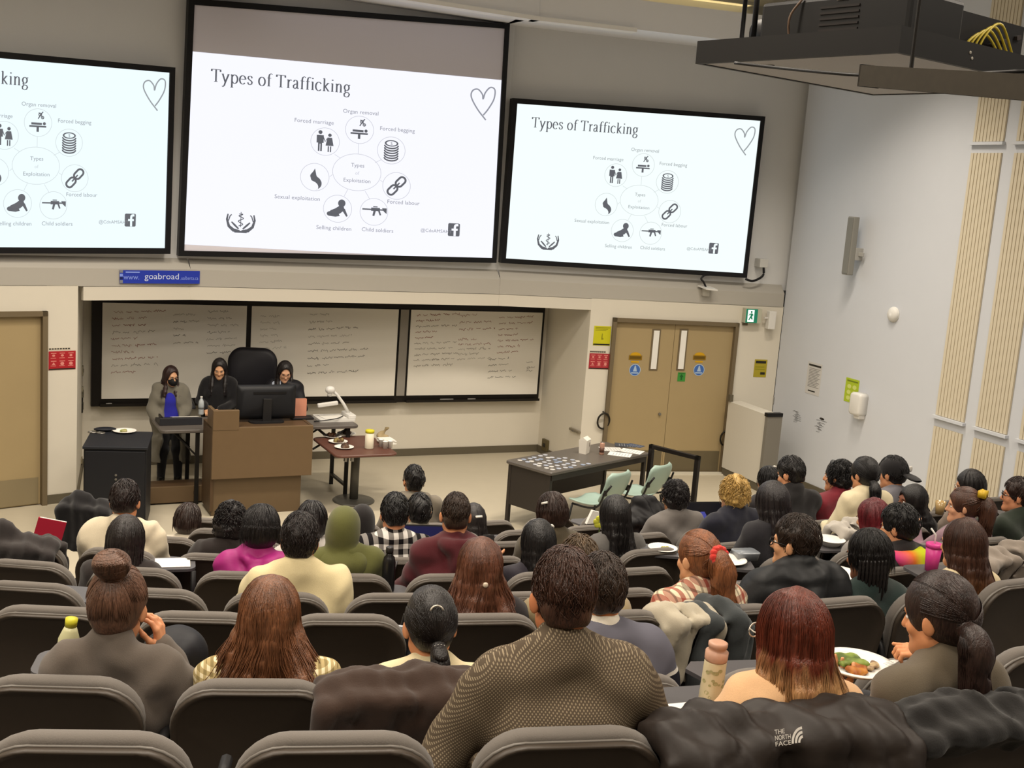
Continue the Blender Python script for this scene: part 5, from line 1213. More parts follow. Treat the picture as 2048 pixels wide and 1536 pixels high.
mb = MB(); u, z = FR.px(1489, 646, 0); mb.box(FR.at(u, z, -.02), (.07, .04, .06), rotz(FR.a)); o = mb.build('door_sensor', plain('sensor_brown', '#5e5642', .5), None, bevel=.004); tag(o, 'small brown sensor block at the top corner of the double door frame', 'sensor')
# junction box, cable and camera bracket at the right screen
u, z = FR.px(1525, 526, 0); o = framed('junction_box', 'white junction box with a black cable at the corner of the lower wall screen', 'junction box', FR, u, z, .12)
mb = MB(); mb.box((0, -.09, 0), (.13, .17, .12)); mb.build('box', plain('junction_white', '#c9c9c6', .5), o, bevel=.006); mb = MB(); mb.box((.085, -.03, .0), (.03, .05, .06)); mb.build('connector', plain('junction_white', '#c9c9c6', .5), o)
P0 = FR.at(u+.01, z-.06, -.03); ue, ze = FR.px(1492, 557, -.06); mb = MB(); mb.tube(smooth_path([P0, P0 + (0, 0, -.12), FR.at(ue+.12, ze-.03, -.05), FR.at(ue, ze-.01, -.05)], 20), .017, 7); c = mb.build('cable', BLACK, None, True); c.parent = o; c.matrix_parent_inverse = (Matrix.Translation(o.location) @ Matrix.Rotation(FR.a, 4, 'Z')).inverted()
u, z = FR.px(1414, 577, -.06); o = framed('camera_bracket', 'white bracket with a curled black cable on the fascia under the lower wall screen', 'bracket', FR, u, z, 0)
mb = MB(); mb.add([(-.12, -.0, .04), (.08, -.0, .03), (.12, -.16, .0), (-.06, -.16, .01), (-.12, 0, .02), (.08, 0, .01), (.12, -.16, -.02), (-.06, -.16, -.01)], [[0, 1, 2, 3], [7, 6, 5, 4], [0, 4, 5, 1], [1, 5, 6, 2], [2, 6, 7, 3], [3, 7, 4, 0]]); mb.build('shelf', PLASTW, o); mb = MB(); mb.box((-.0, -.03, -.06), (.1, .06, .1)); mb.build('mount', plain('mount_grey', '#b6b2a8', .5), o, bevel=.005)
mb = MB(); mb.tube(smooth_path([(-.02, -.06, .02), (-.06, -.05, .09), (-.09, -.03, .13), (-.04, -.02, .18), (.04, .0, .19)], 20), .014, 7); mb.build('cable', BLACK, o, True)
mb = MB()
for px, py in ((357, 522), (995, 533), (986, 531)):
    pass
# left recess wall: switch plates and outlets
FRL = Frame(xy(FL, LCU), math.degrees(math.atan2(*(xy(FB, BL)-xy(FL, LCU))[::-1])))
for i, (x, y, w, h, c) in enumerate(((166, 733, .06, .12, '#8d8774'), (173, 748, .06, .12, '#26241f'), (166, 773, .06, .13, '#97917c'), (173, 769, .06, .12, '#26241f'), (166, 796, .05, .12, '#3a372e'), (176, 842, .09, .06, '#8a8069'), (176, 853, .09, .06, '#a1916c'))):
    u, z = FRL.px(x, y); u = min(max(u, .06), 1.3); o = framed('switch_plate', ['grey switch plate, topmost on the recess wall beside the black cabinet', 'dark switch plate high on the recess wall next to the whiteboard edge', 'grey switch plate midway up the recess wall', 'dark switch plate midway up the recess wall by the board frame', 'dark lower switch plate on the recess wall', 'grey outlet plate low on the recess wall above the cabinet', 'brass outlet plate, lowest on the recess wall above the cabinet'][i], 'switch', FRL, u, z)
    mb = MB(); mb.box((0, -.008, 0), (w*1.6, .016, h)); mb.build('plate', plain('plate' + c[1:], c, .5), o, bevel=.003); mb = MB(); mb.box((0, -.019, 0), (w*.5, .008, h*.4)); mb.build('toggle', plain('toggle', '#6a6454', .5), o)
u, z = FB.px(1070, 885, 0); u = BR_ + .0
FRR = Frame(xy(FB, BR_), math.degrees(math.atan2(*(xy(FR, RCU)-xy(FB, BR_))[::-1])))
u, z = FRR.px(1093, 890); o = framed('floor_outlet', 'dark outlet box at the foot of the recess wall behind the desk', 'outlet', FRR, u, z); mb = MB(); mb.box((0, -.02, 0), (.16, .04, .17)); mb.build('plate', plain('outlet_brown', '#5c5236', .5), o, bevel=.004); mb = MB(); mb.box((0, -.045, 0), (.05, .012, .05)); mb.build('socket', INKK, o)
u, z = FRR.px(1152, 861); o = framed('wall_hook', 'small grey wall hook on the recess wall above the white carton', 'hook', FRR, u, z); mb = MB(); mb.box((0, -.02, 0), (.28, .04, .035)); mb.build('bar', plain('hook_grey', '#7a7262', .5), o, bevel=.006); mb = MB(); mb.tube([(0, -.03, 0), (0, -.06, -.01), (0, -.07, .01)], .006, 6); mb.build('peg', METAL_G, o)

# right wall
u, z = RW.px(1721, 493, 0); o = framed('column_speaker', 'tall slim grey column speaker on the side wall', 'speaker', RW, u, z, 0)
mb = MB(); mb.box((0, -.16, .0), (.13, .09, .76), roty(0)); mb.build('cabinet', plain('speaker_grey', '#86857f', .6), o, bevel=.01); mb = MB(); mb.box((0, -.208, 0), (.11, .006, .72)); mb.build('grille', plain('speaker_mesh', '#7a7973', .7, bump=.4, gscale=300.), o)
mb = MB(); mb.box((.05, -.06, -.1), (.2, .03, .05)); mb.box((.05, -.06, -.1), (.04, .12, .16)); mb.build('bracket', plain('bracket_grey', '#a5a4a0', .5), o, bevel=.004)
u, z = RW.px(1788, 629, 0); o = framed('wall_sensor', 'round white sensor dome on the side wall', 'sensor', RW, u, z, 0); mb = MB(); mb.lathe([(.0, -.0), (.095, 0), (.095, .025), (.07, .05), (.03, .06), (0, .062)], 24, (0, 0, 0), 0, rotx(PI/2)); mb.build('dome', WHITE, o, True); mb = MB(); mb.lathe([(0, 0), (.1, 0), (.1, .012), (0, .012)], 24, (0, 0, 0), 0, rotx(PI/2)); mb.build('ring', PLASTW, o, True)
def text_lines(n, k=0):
    def f(g, w, h):
        g.rect(-w*.42, h*.38, w*.44, h*.44, 0)
        for i in range(n): g.rect(-w*.36, h*(.30 - .62*i/n), w*(.42 - .08*(i*7 % 3)), h*(.30 - .62*i/n) + h*.018, 1)
        g.rect(-w*.3, -h*.42, w*.2, -h*.38, 0)
    return f
GI = plain('ink_grey', '#7d7b78', .6)
sign('paper_notice', 'white paper notice with a black heading and many printed lines on the side wall', 'notice', RW, 1613, 725, 1642, 790, '#c9c7c4', 0, .003, None, text_lines(13), [INKK, GI])
def lime(g, w, h):
    g.rect(-w*.4, h*.36, w*.42, h*.42, 1)
    for i in range(2):
        for j in range(3): g.disc(-w*.2 + i*w*.4, h*.16 - j*h*.24, w*.15, h*.09, 0)
sign('lime_poster', 'lime green notice half hidden by the hand sanitizer dispenser', 'poster', RW, 1690, 757, 1717, 806, '#a9bd2e', 0, .004, None, lime, [plain('lime_pale', '#ccd678', .5), plain('lime_dark', '#6f8020', .5)])
for i, (a, b, c, d, t) in enumerate(((1584, 815, 1601, 848, 'black scribbled wall decal nearer to the double door'), (1630, 829, 1647, 868, 'black scribbled wall decal below the paper notice, with a dark round head'))):
    u0, z1 = RW.px(a, b); u1, z0 = RW.px(c, d); o = framed('wall_decal', t, 'decal', RW, (u0+u1)/2, (z0+z1)/2, 0); w, h = u1-u0, z1-z0; g = D2(); rg = np.random.default_rng(20+i)
    if i: g.disc(w*.2, h*.38, w*.22, h*.07, 0)
    for r in range(11): x = rg.uniform(-w*.4, w*.1); y = h*(.34 - .068*r); g.rib([(x, y), (x + w*rg.uniform(.15, .3), y + h*rg.uniform(-.03, .05)), (x + w*rg.uniform(.3, .6), y + h*rg.uniform(-.05, .03))], h*.02, 0)
    g.rib([(0, -h*.2), (w*.1, -h*.48), (-w*.2, -h*.48)], h*.018, 0)
    g.build('ink', plain('decal_ink', '#34322f', .6), o, lambda x, y, l: (x, -.003, y))
u, z = RW.px(1542, 799, 0); o = framed('switch_plate', 'small grey double switch on the side wall near the corner', 'switch', RW, u, z, 0); mb = MB(); mb.box((0, -.006, 0), (.17, .012, .10)); mb.build('plate', plain('switch_grey', '#8d8b86', .5), o, bevel=.003)
for q in (-.04, .04): mb = MB(); mb.box((q, -.015, 0), (.035, .01, .05)); mb.build('toggle', plain('toggle_grey', '#5f5d59', .5), o)
# sanitizer dispenser
u0, z1 = RW.px(1706, 782, -.06); u, z = RW.px(1717, 808, -.06); o = framed('sanitizer_dispenser', 'white hand sanitizer dispenser with a black window on the side wall', 'dispenser', RW, u, z, 0)
P = rrect(.22, .30, .05, 5); mb = MB(); mb.rings([[(x, 0, y) for x, y in P], [(x, -.10, y) for x, y in P], [(x*.93, -.125, y*.95) for x, y in P], [(x*.75, -.135, y*.8) for x, y in P]]); mb.build('housing', PLASTW, o, True)
mb = MB(); mb.span((-.117, -.108, -.04), (-.10, -.045, .12)); mb.build('window', INKK, o, bevel=.008); mb = MB(); mb.box((.03, -.05, -.165), (.11, .1, .05)); mb.build('nozzle', PLASTW, o, bevel=.01)
# low white wall cabinet behind the door, with a dark cap
cabR = Frame(pz(1440, 948, 0)[:2], math.degrees(math.atan2(*(pz(1512, 982, 0)-pz(1440, 948, 0))[:2][::-1])))
cl = float(np.linalg.norm((pz(1514, 984, 0)-pz(1440, 948, 0))[:2])); zt_ = cabR.px(1463, 804)[1]
o = framed('wall_cabinet', 'low white wall cabinet with a dark capped end beside the double door', 'cabinet', cabR, 0, 0)
mb = MB(); mb.span((.02, .0, .11), (cl, .22, zt_)); mb.build('panel', plain('cabinet_white', '#cbc6ba', .6), o, bevel=.004); mb = MB(); mb.span((.02, .012, 0), (cl-.01, .2, .11)); mb.build('plinth', TRIM, o)
mb = MB(); mb.span((cl, -.02, .05), (cl+.06, .22, zt_-.02)); mb.build('end_post', plain('post_grey', '#77736b', .5), o); mb = MB(); mb.span((cl-.01, -.03, zt_-.02), (cl+.07, .22, zt_+.03)); mb.build('end_cap', BLACK, o, bevel=.004)
mb = MB(); mb.span((.03, -.025, zt_+.0), (.09, .03, zt_+.1)); mb.build('hinge_block', plain('hinge_brown', '#5c5546', .5), o)
# ribbed acoustic panels
RIB = plain('acoustic_rib', '#cdc3ad', .75, 0, .15)
U = [RW.px(1890, 700)[0], RW.px(1950, 700)[0], RW.px(1974, 700)[0], RW.px(2040, 700)[0]]
pw_ = U[1]-U[0]; gp = U[2]-U[1]
zs = [(-.0, RW.px(1905, 862)[1]), (RW.px(1905, 838)[1], RW.px(1985, 306)[1]), (RW.px(1985, 283)[1], 6.4)]
nm = ['lower', 'middle', 'upper']; od = ['first', 'second', 'third']
for c in range(3):
    for r, (z0, z1) in enumerate(zs):
        if c == 2 and r == 2: continue
        o = framed('acoustic_panel', f'{nm[r]} ribbed beige wall panel in the {od[c]} column counted from the front corner', 'acoustic panel', RW, U[0] + c*(pw_+gp), z0 + (.35 if r == 0 else 0), 0, 'ribbed wall panels'); h = z1 - z0 - (.35 if r == 0 else 0); n = 9
        mb = MB(); mb.span((0, -.012, 0), (pw_, -.001, h)); mb.build('backing', plain('acoustic_back', '#c8bda6', .8), o); mb = MB(); mb.box((0, -.013, h/2), (pw_/n*.76, .013, h)); me = mb.mesh('slat', RIB)
        for i in range(n): s = bpy.data.objects.new('slat', me); COL.objects.link(s); s.parent = o; s.location = ((i+.5)*pw_/n, 0, 0)
        mb = MB(); mb.span((-.02, -.05, -.04), (pw_+.02, -.001, -.005)); mb.build('sill', WALL_R, o)

# ------------------------------------------------------------------ projector platform hung from the ceiling
TP = 5.4
A_, B_, C_ = pdist(1393, 103, 5.95), pdist(1800, 80, 5.0), pdist(2300, 132, 5.2*1.02)
zp = (A_[2]+B_[2])/2; A_[2] = B_[2] = zp; Cdir = np.array([B_[0]-A_[0], B_[1]-A_[1]]); L1 = np.linalg.norm(Cdir); Cdir /= L1
pa = math.atan2(B_[1]-A_[1], B_[0]-A_[0]); rhd = .115
o = thing('projector_platform', 'black rimmed projector platform hanging from the ceiling', 'platform', (A_[0], A_[1], zp), pa); L2 = 1.5
BP = plain('platform_black', '#0d0b0a', .55); 
for (lo, hi) in (((0, 0, -rhd/2), (L1, .025, rhd/2)), ((L1-.025, .025, -rhd/2), (L1, L2, rhd/2)), ((0, .025, -rhd/2), (.025, L2, rhd/2)), ((0, L2, -rhd/2), (L1, L2+.025, rhd/2))):
    mb = MB(); mb.span(lo, hi); mb.build('rim', BP, o)
mb = MB(); mb.span((.025, .025, -rhd/2+.004), (L1-.025, L2, -rhd/2+.02)); mb.build('underside_panel', plain('platform_white', '#d8d8d8', .7), o)
mb = MB(); mb.span((.3, .18, -rhd/2-.004), (.36, .2, -rhd/2+.004)); mb.build('label_plate', plain('label_grey', '#5c5c58', .6), o)
for (x, y) in ((.12, .2), (L1-.12, .2), (.12, L2-.2), (L1-.12, L2-.2)):
    mb = MB(); mb.tube([(x, y, -.03), (x, y, CEIL-zp)], .012, 8); mb.build('hanger_rod', BLACK, o, True)
for dz in (0, .03):
    pass
for k, (x, z) in enumerate(((L1+.001, .012), (L1+.001, -.012))):
    mb = MB(); V, Q = ball((x, .55 + .02*k, z), (.004, .008, .008), 3); mb.add(V, Q); mb.build('bolt', plain('bolt_bright', '#c9c4b8', .3, .6), o, True)
PO = np.array([A_[0], A_[1], zp]); PR = rotz(pa)
def onp(name, label, cat, x, y, z, rz=0.): p = PO + PR @ np.array([x, y, z]); return thing(name, label, cat, tuple(p), pa + rz)
zf = -rhd/2+.021
o = onp('projector', 'large black projector box standing on the hanging platform', 'projector', .70, .28, zf); PJ = plain('projector_black', '#070606', .5)
mb = MB(); mb.span((-.36, -.2, 0), (.50, .22, .27)); mb.build('housing', PJ, o, bevel=.02)
mb = MB(); mb.lathe([(.0, 0), (.085, 0), (.09, .05), (.075, .16), (.0, .15)], 24, (-.36, -.02, .15), 0, roty(-PI/2)); mb.build('lens_barrel', BLACK, o, True)
mb = MB(); mb.tube([(-.43, -.16, .0), (-.43, -.16, .7)], .014, 8); mb.build('support_post', BLACK, o, True)
for i in range(7): mb = MB(); mb.box((.12, -.202, .06 + i*.026), (.22, .006, .010)); mb.build('vent_slat', plain('vent_grey', '#1a1412', .5), o)
for x, z, w in ((.0, .04, .05), (.22, .04, .09), (.13, .25, .06)): mb = MB(); mb.box((x, -.203, z), (w, .004, .012)); mb.build('label_strip', plain('label_strip', '#6d675f', .5), o)
mb = MB(); mb.tube(smooth_path([(-.1, -.205, .27), (-.14, -.24, .18), (-.13, -.23, .07), (-.06, -.215, .02)], 16), .006, 6); mb.build('cable', plain('cable_brown', '#5a4636', .5), o, True)
o = onp('cable_coil', 'bundle of looped yellow cables hanging over the platform rim', 'cable', L1-.1, .62, zf); YC = plain('cable_yellow', '#b8a530', .45)
for k in range(4):
    mb = MB(); s = .12 + .035*k; mb.tube(smooth_path([(.02, -.02 + .03*k, .0), (.03, .0 + .05*k, .10 + .02*k), (.02, .14 + .05*k, .17 + .02*k), (.0, .30 + .05*k, .12), (-.02, .42 + .05*k, .02)], 24), .0065, 6); mb.build('cable_loop', YC, o, True)
o = onp('equipment_rack', 'dark slatted equipment frame on the platform behind the yellow cables', 'rack', L1-.34, .66, zf)
for i in range(5): mb = MB(); mb.box((.0, .12*i, .06 + .035*i), (.46, .04, .02), rotx(.25)); mb.build('rail', plain('rack_rail', '#2b2422', .5), o)
for q in (-.2, .2): mb = MB(); mb.box((q, .24, .13), (.03, .6, .26)); mb.build('side_plate', BLACK, o)
mb = MB(); mb.box((-.1, -.1, .03), (.06, .04, .05), rotz(.4)); mb.build('cable_tie', plain('tie_white', '#cfcbc2', .5), o)
# strut channel and the black power cord below the platform
S0 = pdist(1737, 153, 4.8); S1 = pdist(2140, 182, 3.7); v = S1-S0; Ls = np.linalg.norm(v[:2]); sa = math.atan2(v[1], v[0])
o = thing('strut_channel', 'slotted steel strut channel slung below the projector platform', 'channel', tuple(S0), sa); SM = plain('strut_steel', '#3b352b', .5, .5, .3, .2, 25.)
sl = v[2]/Ls
for (y, z, dy, dz) in ((-.045, 0, .006, .085), (.045, 0, .006, .085), (0, .04, .09, .006)):
    mb = MB(); mb.add([(t*Ls, y + q*dy/2, z + t*v[2] + r*dz/2) for t in (0, 1) for q in (-1, 1) for r in (-1, 1)], [[0, 1, 3, 2], [4, 6, 7, 5], [0, 4, 5, 1], [2, 3, 7, 6], [0, 2, 6, 4], [1, 5, 7, 3]]); mb.build('flange', SM, o)
mb = MB(); mb.span((.0, -.048, -.045), (.012, .048, .045)); mb.build('end_plate', BLACK, o)
for t in (.25, .85): mb = MB(); mb.tube([(t*Ls, 0, t*v[2]), (t*Ls, 0, CEIL-S0[2])], .008, 6); mb.build('hanger_rod', METAL_D, o)
q0 = PO + PR @ np.array([.06, .3, -rhd/2-.008]); mb = MB(); mb.tube(smooth_path([pdist(1470, 126, 5.6), pdist(1540, 134, 5.4), pdist(1650, 145, 5.0), pdist(1738, 151, 4.78), pdist(1850, 152, 4.4), pdist(2060, 141, 3.9)], 40), .008, 6); o = mb.build('power_cord', BLACK, None, True); tag(o, 'black power cord running from under the platform into the strut channel', 'cord')
# added glowing panel, stands in for the warm lit ceiling near the front
P = pz(1330, 0, CEIL-.03); o = thing('ceiling_glow_panel', 'glowing panel standing in for the warm lit ceiling above the bulkhead', 'ceiling panel', (P[0], P[1], CEIL-.03), FR.a); mb = MB(); mb.span((-1.1, -.45, 0), (1.1, .45, .02)); mb.build('diffuser', plain('panel_glow', '#f0d79a', .6, emit=.9), o); mb = MB(); [mb.span(a, b) for a, b in (((-1.14, -.49, -.01), (1.14, -.45, .03)), ((-1.14, .45, -.01), (1.14, .49, .03)), ((-1.14, -.45, -.01), (-1.1, .45, .03)), ((1.1, -.45, -.01), (1.14, .45, .03)))]; mb.build('frame', WHITE, o)

# ------------------------------------------------------------------ lecture seats
SHELL = plain('seat_shell', '#3c342c', .42, 0, .35, .06, 60.); CUSH = fabric('seat_fabric', '#645e58', 260., .8, .15); RIMM = plain('seat_rim', '#6a655f', .4, 0, .4); TABM = plain('tablet_grey', '#4d4b4d', .4, 0, .35, .05, 40.)
def seat_outline(w, h, rt, rb, tap, n=7):
    """Rounded back outline, x across, z up from 0 to h; narrower at the foot."""
    P = arc2(w/2-rt, h-rt, rt, rt, 0, 90, n) + arc2(-w/2+rt, h-rt, rt, rt, 90, 180, n) + arc2(-w/2+rb+tap, rb, rb, rb, 180, 270, 4) + arc2(w/2-rb-tap, rb, rb, rb, 270, 360, 4)
    top = []
    for x, z in P: top.append((x, z + (.012*(1-(2*x/w)**2) if z > h*.7 else 0)))
    return top
def seat_ring(P, y, s=1., dz=0., rec=.16, bend=.14, z0=.42, c=None):
    cx, cz = 0, sum(z for _, z in P)/len(P); out = []
    for x, z in P:
        X = x*s; Z = cz + (z-cz)*s + dz; out.append((X, y + bend*X*X*1.6 - rec*(Z), z0 + Z))
    return out
_w, _h = .50, .45
PB = seat_outline(_w, _h, .125, .05, .02); PC = seat_outline(_w-.01, _h+.012, .13, .05, .03)
mb = MB(); mb.rings([seat_ring(PB, -.004, .93), seat_ring(PB, -.016, .985), seat_ring(PB, -.006, 1.), seat_ring(PB, .012, 1.)]); ME_SHELL = mb.mesh('back_shell', SHELL, True)
mb = MB(); mb.rings([seat_ring(PB, .010, .985), seat_ring(PB, .009, 1.012), seat_ring(PB, .016, 1.018), seat_ring(PB, .022, 1.005)], 0, False); ME_RIM = mb.mesh('rim_strip', RIMM, True)
mb = MB(); mb.rings([seat_ring(PC, .016, .97), seat_ring(PC, .026, 1.0, .006), seat_ring(PC, .05, 1.012, .008), seat_ring(PC, .075, .985, .004), seat_ring(PC, .088, .90)]); ME_CUSH = mb.mesh('back_cushion', CUSH, True)
PS = rrect(.46, .44, .09, 6, 0, .235)
mb = MB(); mb.rings([[(x*.9, .235 + (y-.235)*.9, .375) for x, y in PS], [(x, y, .395) for x, y in PS], [(x*1.01, .235 + (y-.235)*1.01, .425) for x, y in PS], [(x*.93, .235 + (y-.235)*.93, .452) for x, y in PS], [(x*.6, .235 + (y-.235)*.6, .456) for x, y in PS]]); ME_SEAT = mb.mesh('seat', CUSH, True)
mb = MB(); mb.box((0, .16, .19), (.07, .09, .38)); mb.box((0, .16, .006), (.2, .26, .012)); mb.box((0, .2, .365), (.3, .25, .02)); ME_PED = mb.mesh('pedestal', METAL_D)
mb = MB(); mb.tube(smooth_path([(.288, -.02, .45), (.288, -.01, .60), (.288, .06, .655), (.288, .30, .66)], 12), [.017]*12, 8); ME_ARM = mb.mesh('armrest', DARK, True)
mb = MB(); P = [(.30, .12), (.305, .44), (.26, .50), (-.05, .52), (-.1, .46), (-.06, .34), (.16, .30), (.21, .12)]; mb.prism(P[::-1], lambda x, y, t: (x, y, .672 + .016*t)); ME_TAB = mb.mesh('writing_tablet', TABM)
CHAIRS = []
def place_chair(row, s, tablet=False):
    R, z = ROWS[row]; p, yaw = row_pt(R, s); o = thing('lecture_chair', '', 'chair', (p[0], p[1], z), yaw, 'lecture seats in the tiers')
    for nm, me in (('back_shell', ME_SHELL), ('rim_strip', ME_RIM), ('back_cushion', ME_CUSH), ('seat', ME_SEAT), ('pedestal', ME_PED), ('armrest', ME_ARM)) + ((('writing_tablet', ME_TAB),) if tablet else ()):
        c = bpy.data.objects.new(nm, me); COL.objects.link(c); c.parent = o
    d = np.array([p[0], p[1], z + .8]) - CAMP; sx = 1024 + FPX*(d @ CR)/(d @ CF); CHAIRS.append(dict(o=o, row=row, s=s, R=R, x=sx, p=p)); return o
SEATREF = {'F': (675, 1472, .585), 'E': (513, 1375, .578), 'D': (690, 1235, .568), 'C': (555, 1185, .56), 'B': (485, 1155, .56), 'A': (430, 1115, .565), 'G': (1650, 1010, .575), 'H': (600, 1060, .58), 'I': (978, 1026, .58)}
TABLETS = set()
for k, (px, py, sp) in SEATREF.items():
    R, z = ROWS[k]; s0 = row_hit(px, py, R)[1]
    for i in range(-30, 30):
        s = s0 + i*sp; p, yaw = row_pt(R, s); d = np.array([p[0], p[1], z + .8]) - CAMP
        if d @ CF < 1: continue
        x = 1024 + FPX*(d @ CR)/(d @ CF); half = FPX*.3/(d @ CF)
        if x + half < -10 or x - half > 2060: continue
        if RW.local((p[0], p[1], 0))[1] > -.62: continue
        if k == 'I' and not (300 < x < 440 or 660 < x < 1340 or 150 < x < 230): continue
        if k in 'GH' and x < 330 and x > 60: continue
        if k in 'HG' and x < 60: continue
        place_chair(k, s, (abs(i)*7 + ord(k)) % 3 == 0)

# ------------------------------------------------------------------ the audience
SK = {'a': '#c48a66', 'b': '#b97f5c', 'c': '#cf9a76', 'd': '#7a4a34', 'e': '#a56f4e'}
def seat_person(label, px, py, row, near=1, back=.22, hyaw=0., lean=0., hips=None, dyaw=0., **kw):
    R, z = ROWS[row]; head, s = row_hit(px, py, R - back); head = head - (0, 0, .042); p, yaw = row_pt(R - .28, s*(R-.28)/(R-back) if s/(R-back) < THM else s)
    yaw += dyaw; root = np.array([p[0], p[1], z]); h = hips or (0, 0)
    P = Person(label, root, yaw, head, near, hyaw=hyaw, hips=h, group='seated audience', knees=.36, **kw); P.row = row; P.s = s; P.px = px; return P
def knit(h): return fabric('knit' + h[1:], h, 300., .9, .2)
def cloth(h): return fabric('cloth' + h[1:], h, 200., .85, .14)
def nylon(h): 
    n = 'nylon' + h[1:]
    return plain(n, h, .55, 0, .3, .12, 20., .25)
# near rows -------------------------------------------------------
# woman with the bun, head propped on her hand
P = seat_person('woman with a high brown bun in a grey sweater resting her cheek on her hand', 236, 1188, 'E', 2, hyaw=-.12, hpitch=.2, hips=(-.1, 0), skin='#cd8f68', arms={1: ((.12, .16, -.22), (-.035, .15, .02)), -1: ((-.12, .10, -.25), (.0, .32, -.26))}, hands=('relaxed', 'relaxed'), handdir={1: ((-.15, .1, 1), (-1, .2, 0))})
def cowl(F, s): F.cone(s.n + (-.07, -.03, -.01), s.n + (.07, -.03, -.01), .04, .04, .03)
P.top('sweater', knit('#5a5149'), .02, 'coat', 1., None, .006, 22, extra=cowl, seed=3); P.bottoms(); P.hair('bun', '#5f4232', tie=(0, .95), bun=.052, vol=.02)
# woman with long auburn hair, gingham top
P = seat_person('woman with long wavy chestnut hair in a cream gingham blouse', 540, 1208, 'E', 2, hpitch=.12, skin='#cd9169')
P.top('blouse', gingham('gingham_cream', '#e0d3b0', '#b09d70', '#8a7a52', .021), .018, None, 1., None, .006, 24, seed=4); P.bottoms(); P.hair('long', '#6a4228', .315, 2.4, .03, None, 2.05, 420, vol=.012)
# woman with low black ponytail, cream top
P = seat_person('woman with a low black ponytail in a cream crew-neck top', 862, 1226, 'E', 2, hpitch=.22, hyaw=.06, skin='#c98a62')
P.top('jumper', knit('#d0c19b'), .014, 'crew', 1., None, .004, 24, seed=5); P.bottoms(); P.hair('pony', '#17110f', tie=(.12, -.72), tail=.2, spread=.7, vol=.014)
mb = P.tie; P.part('hair_tie', mb, plain('tie_white', '#cfcbc2', .5))
mb = MB(); mb.tube([P.W2(skull(-.02, .35, .020) + np.array([.022*math.cos(t), 0, .022*math.sin(t)])) for t in np.linspace(.3, 2.9, 10)], .0035, 6); P.part('hair_clip', mb, plain('clip_silver', '#b9b2a4', .3, .5))
# big man, dotted shirt
P = seat_person('broad man with short brown hair in a dark shirt patterned with pale dots', 1129, 1164, 'F', 3, sex='m', hpitch=.12, scale=1.0, skin='#c07a52', arms={-1: ((-.12, .04, -.27), (-.02, .28, -.34)), 1: ((.085, .08, -.28), (.03, .33, -.34))}, reach={1: (1336, 1508, .16)})
P.top('shirt', dotted('shirt_dots', '#53483b', '#8e806a', .0100), .022, 'shirt', 1., None, .006, 20, seed=6); P.bottoms(mat=cloth('#26262c')); P.hair('short', '#3f2519', vol=.013)
# man in blue-grey sweater
g = G('sweater_bands', .85, 0, .12); zz_ = g.math('ADD', g.xyz(g.coord())[2], g.math('MULTIPLY', g.noise(g.coord(), 6.), .03)); BR1 = g.n('ShaderNodeValToRGB', [g.n('ShaderNodeMapRange', {0: zz_, 1: .5, 2: 1.1}).outputs[0]]); BR1.color_ramp.interpolation = 'CONSTANT'; e = BR1.color_ramp.elements; e[0].position = 0; e[0].color = lin('#1b1b24'); e[1].position = .56; e[1].color = lin('#cfcac2'); q = e.new(.585); q.color = lin('#62616b'); g.color(BR1.outputs[0]); BANDS = g.m
P = seat_person('man with short dark hair in a blue-grey sweater with a white shirt collar', 1204, 1158, 'E', 2, sex='m', hpitch=.12, skin='#c58458', scale=1.0, arms={1: ((.11, .05, -.26), (.04, .3, -.3))})
P.top('sweater', BANDS, .02, None, .98, None, .004, 22, seed=7); P.bottoms(); P.hair('short', '#33241a', vol=.010)
F = Field(axis(P.n[0]-.1, P.n[0]+.1, .008), axis(P.n[1]-.12, P.n[1]+.1, .008), axis(P.n[2]-.04, P.n[2]+.09, .008)); F.cone(P.n + (0, -.006, .0), P.n + (0, -.004, .045), .076, .066, .01); mb = MB(); mb.add(*F.mesh()); P.part('shirt_collar', mb, cloth('#d6cfc0'))
# red-haired woman with glasses, plate in hand
P = seat_person('woman with straight copper hair fading to blond and glasses, holding a food plate', 1583, 1240, 'F', 3, hyaw=.38, hpitch=.12, skin='#cf9468', hips=(0, 0), arms={-1: ((-.07, .10, -.25), (.03, .30, -.24))}, reach={1: (1672, 1388, .26)}, hands=('relaxed', 'relaxed'), handdir={1: ((.35, .85, .42), (-.3, -.2, 1))})
RED = P
P.top('sweater', knit('#cfa67c'), .022, 'crew', .97, None, .005, 22, seed=8); P.bottoms(); P.hair('long', '#5c2412', .37, 1.5, .012, '#c99a66', 2.1, 460, vol=.014, tipz=(.10, .40)); P.glasses('#cfc6b8', .0022)
# ponytail woman at right
P = seat_person('woman with a loose low dark ponytail in an olive-grey turtleneck, eating with a fork', 1882, 1205, 'F', 3, hyaw=.42, hpitch=.2, dyaw=.06, skin='#c98a60', arms={1: ((.07, .08, -.26), (-.06, .3, -.3))}, reach={-1: (1852, 1326, .25)}, hands=('grip', 'relaxed'), handdir={-1: ((-.75, .35, .5), (.5, -.1, -.9))})
PONY = P
P.top('turtleneck', knit('#5a5041'), .018, 'turtle', .97, None, .005, 22, seed=9); P.bottoms(); P.hair('pony', '#2a1a15', tie=(-.55, -.35), tail=.22, spread=1.25, vol=.018, wave=.012, taildir=.02); P.part('hair_tie', P.tie, plain('tie_brown', '#2b1a14', .6))
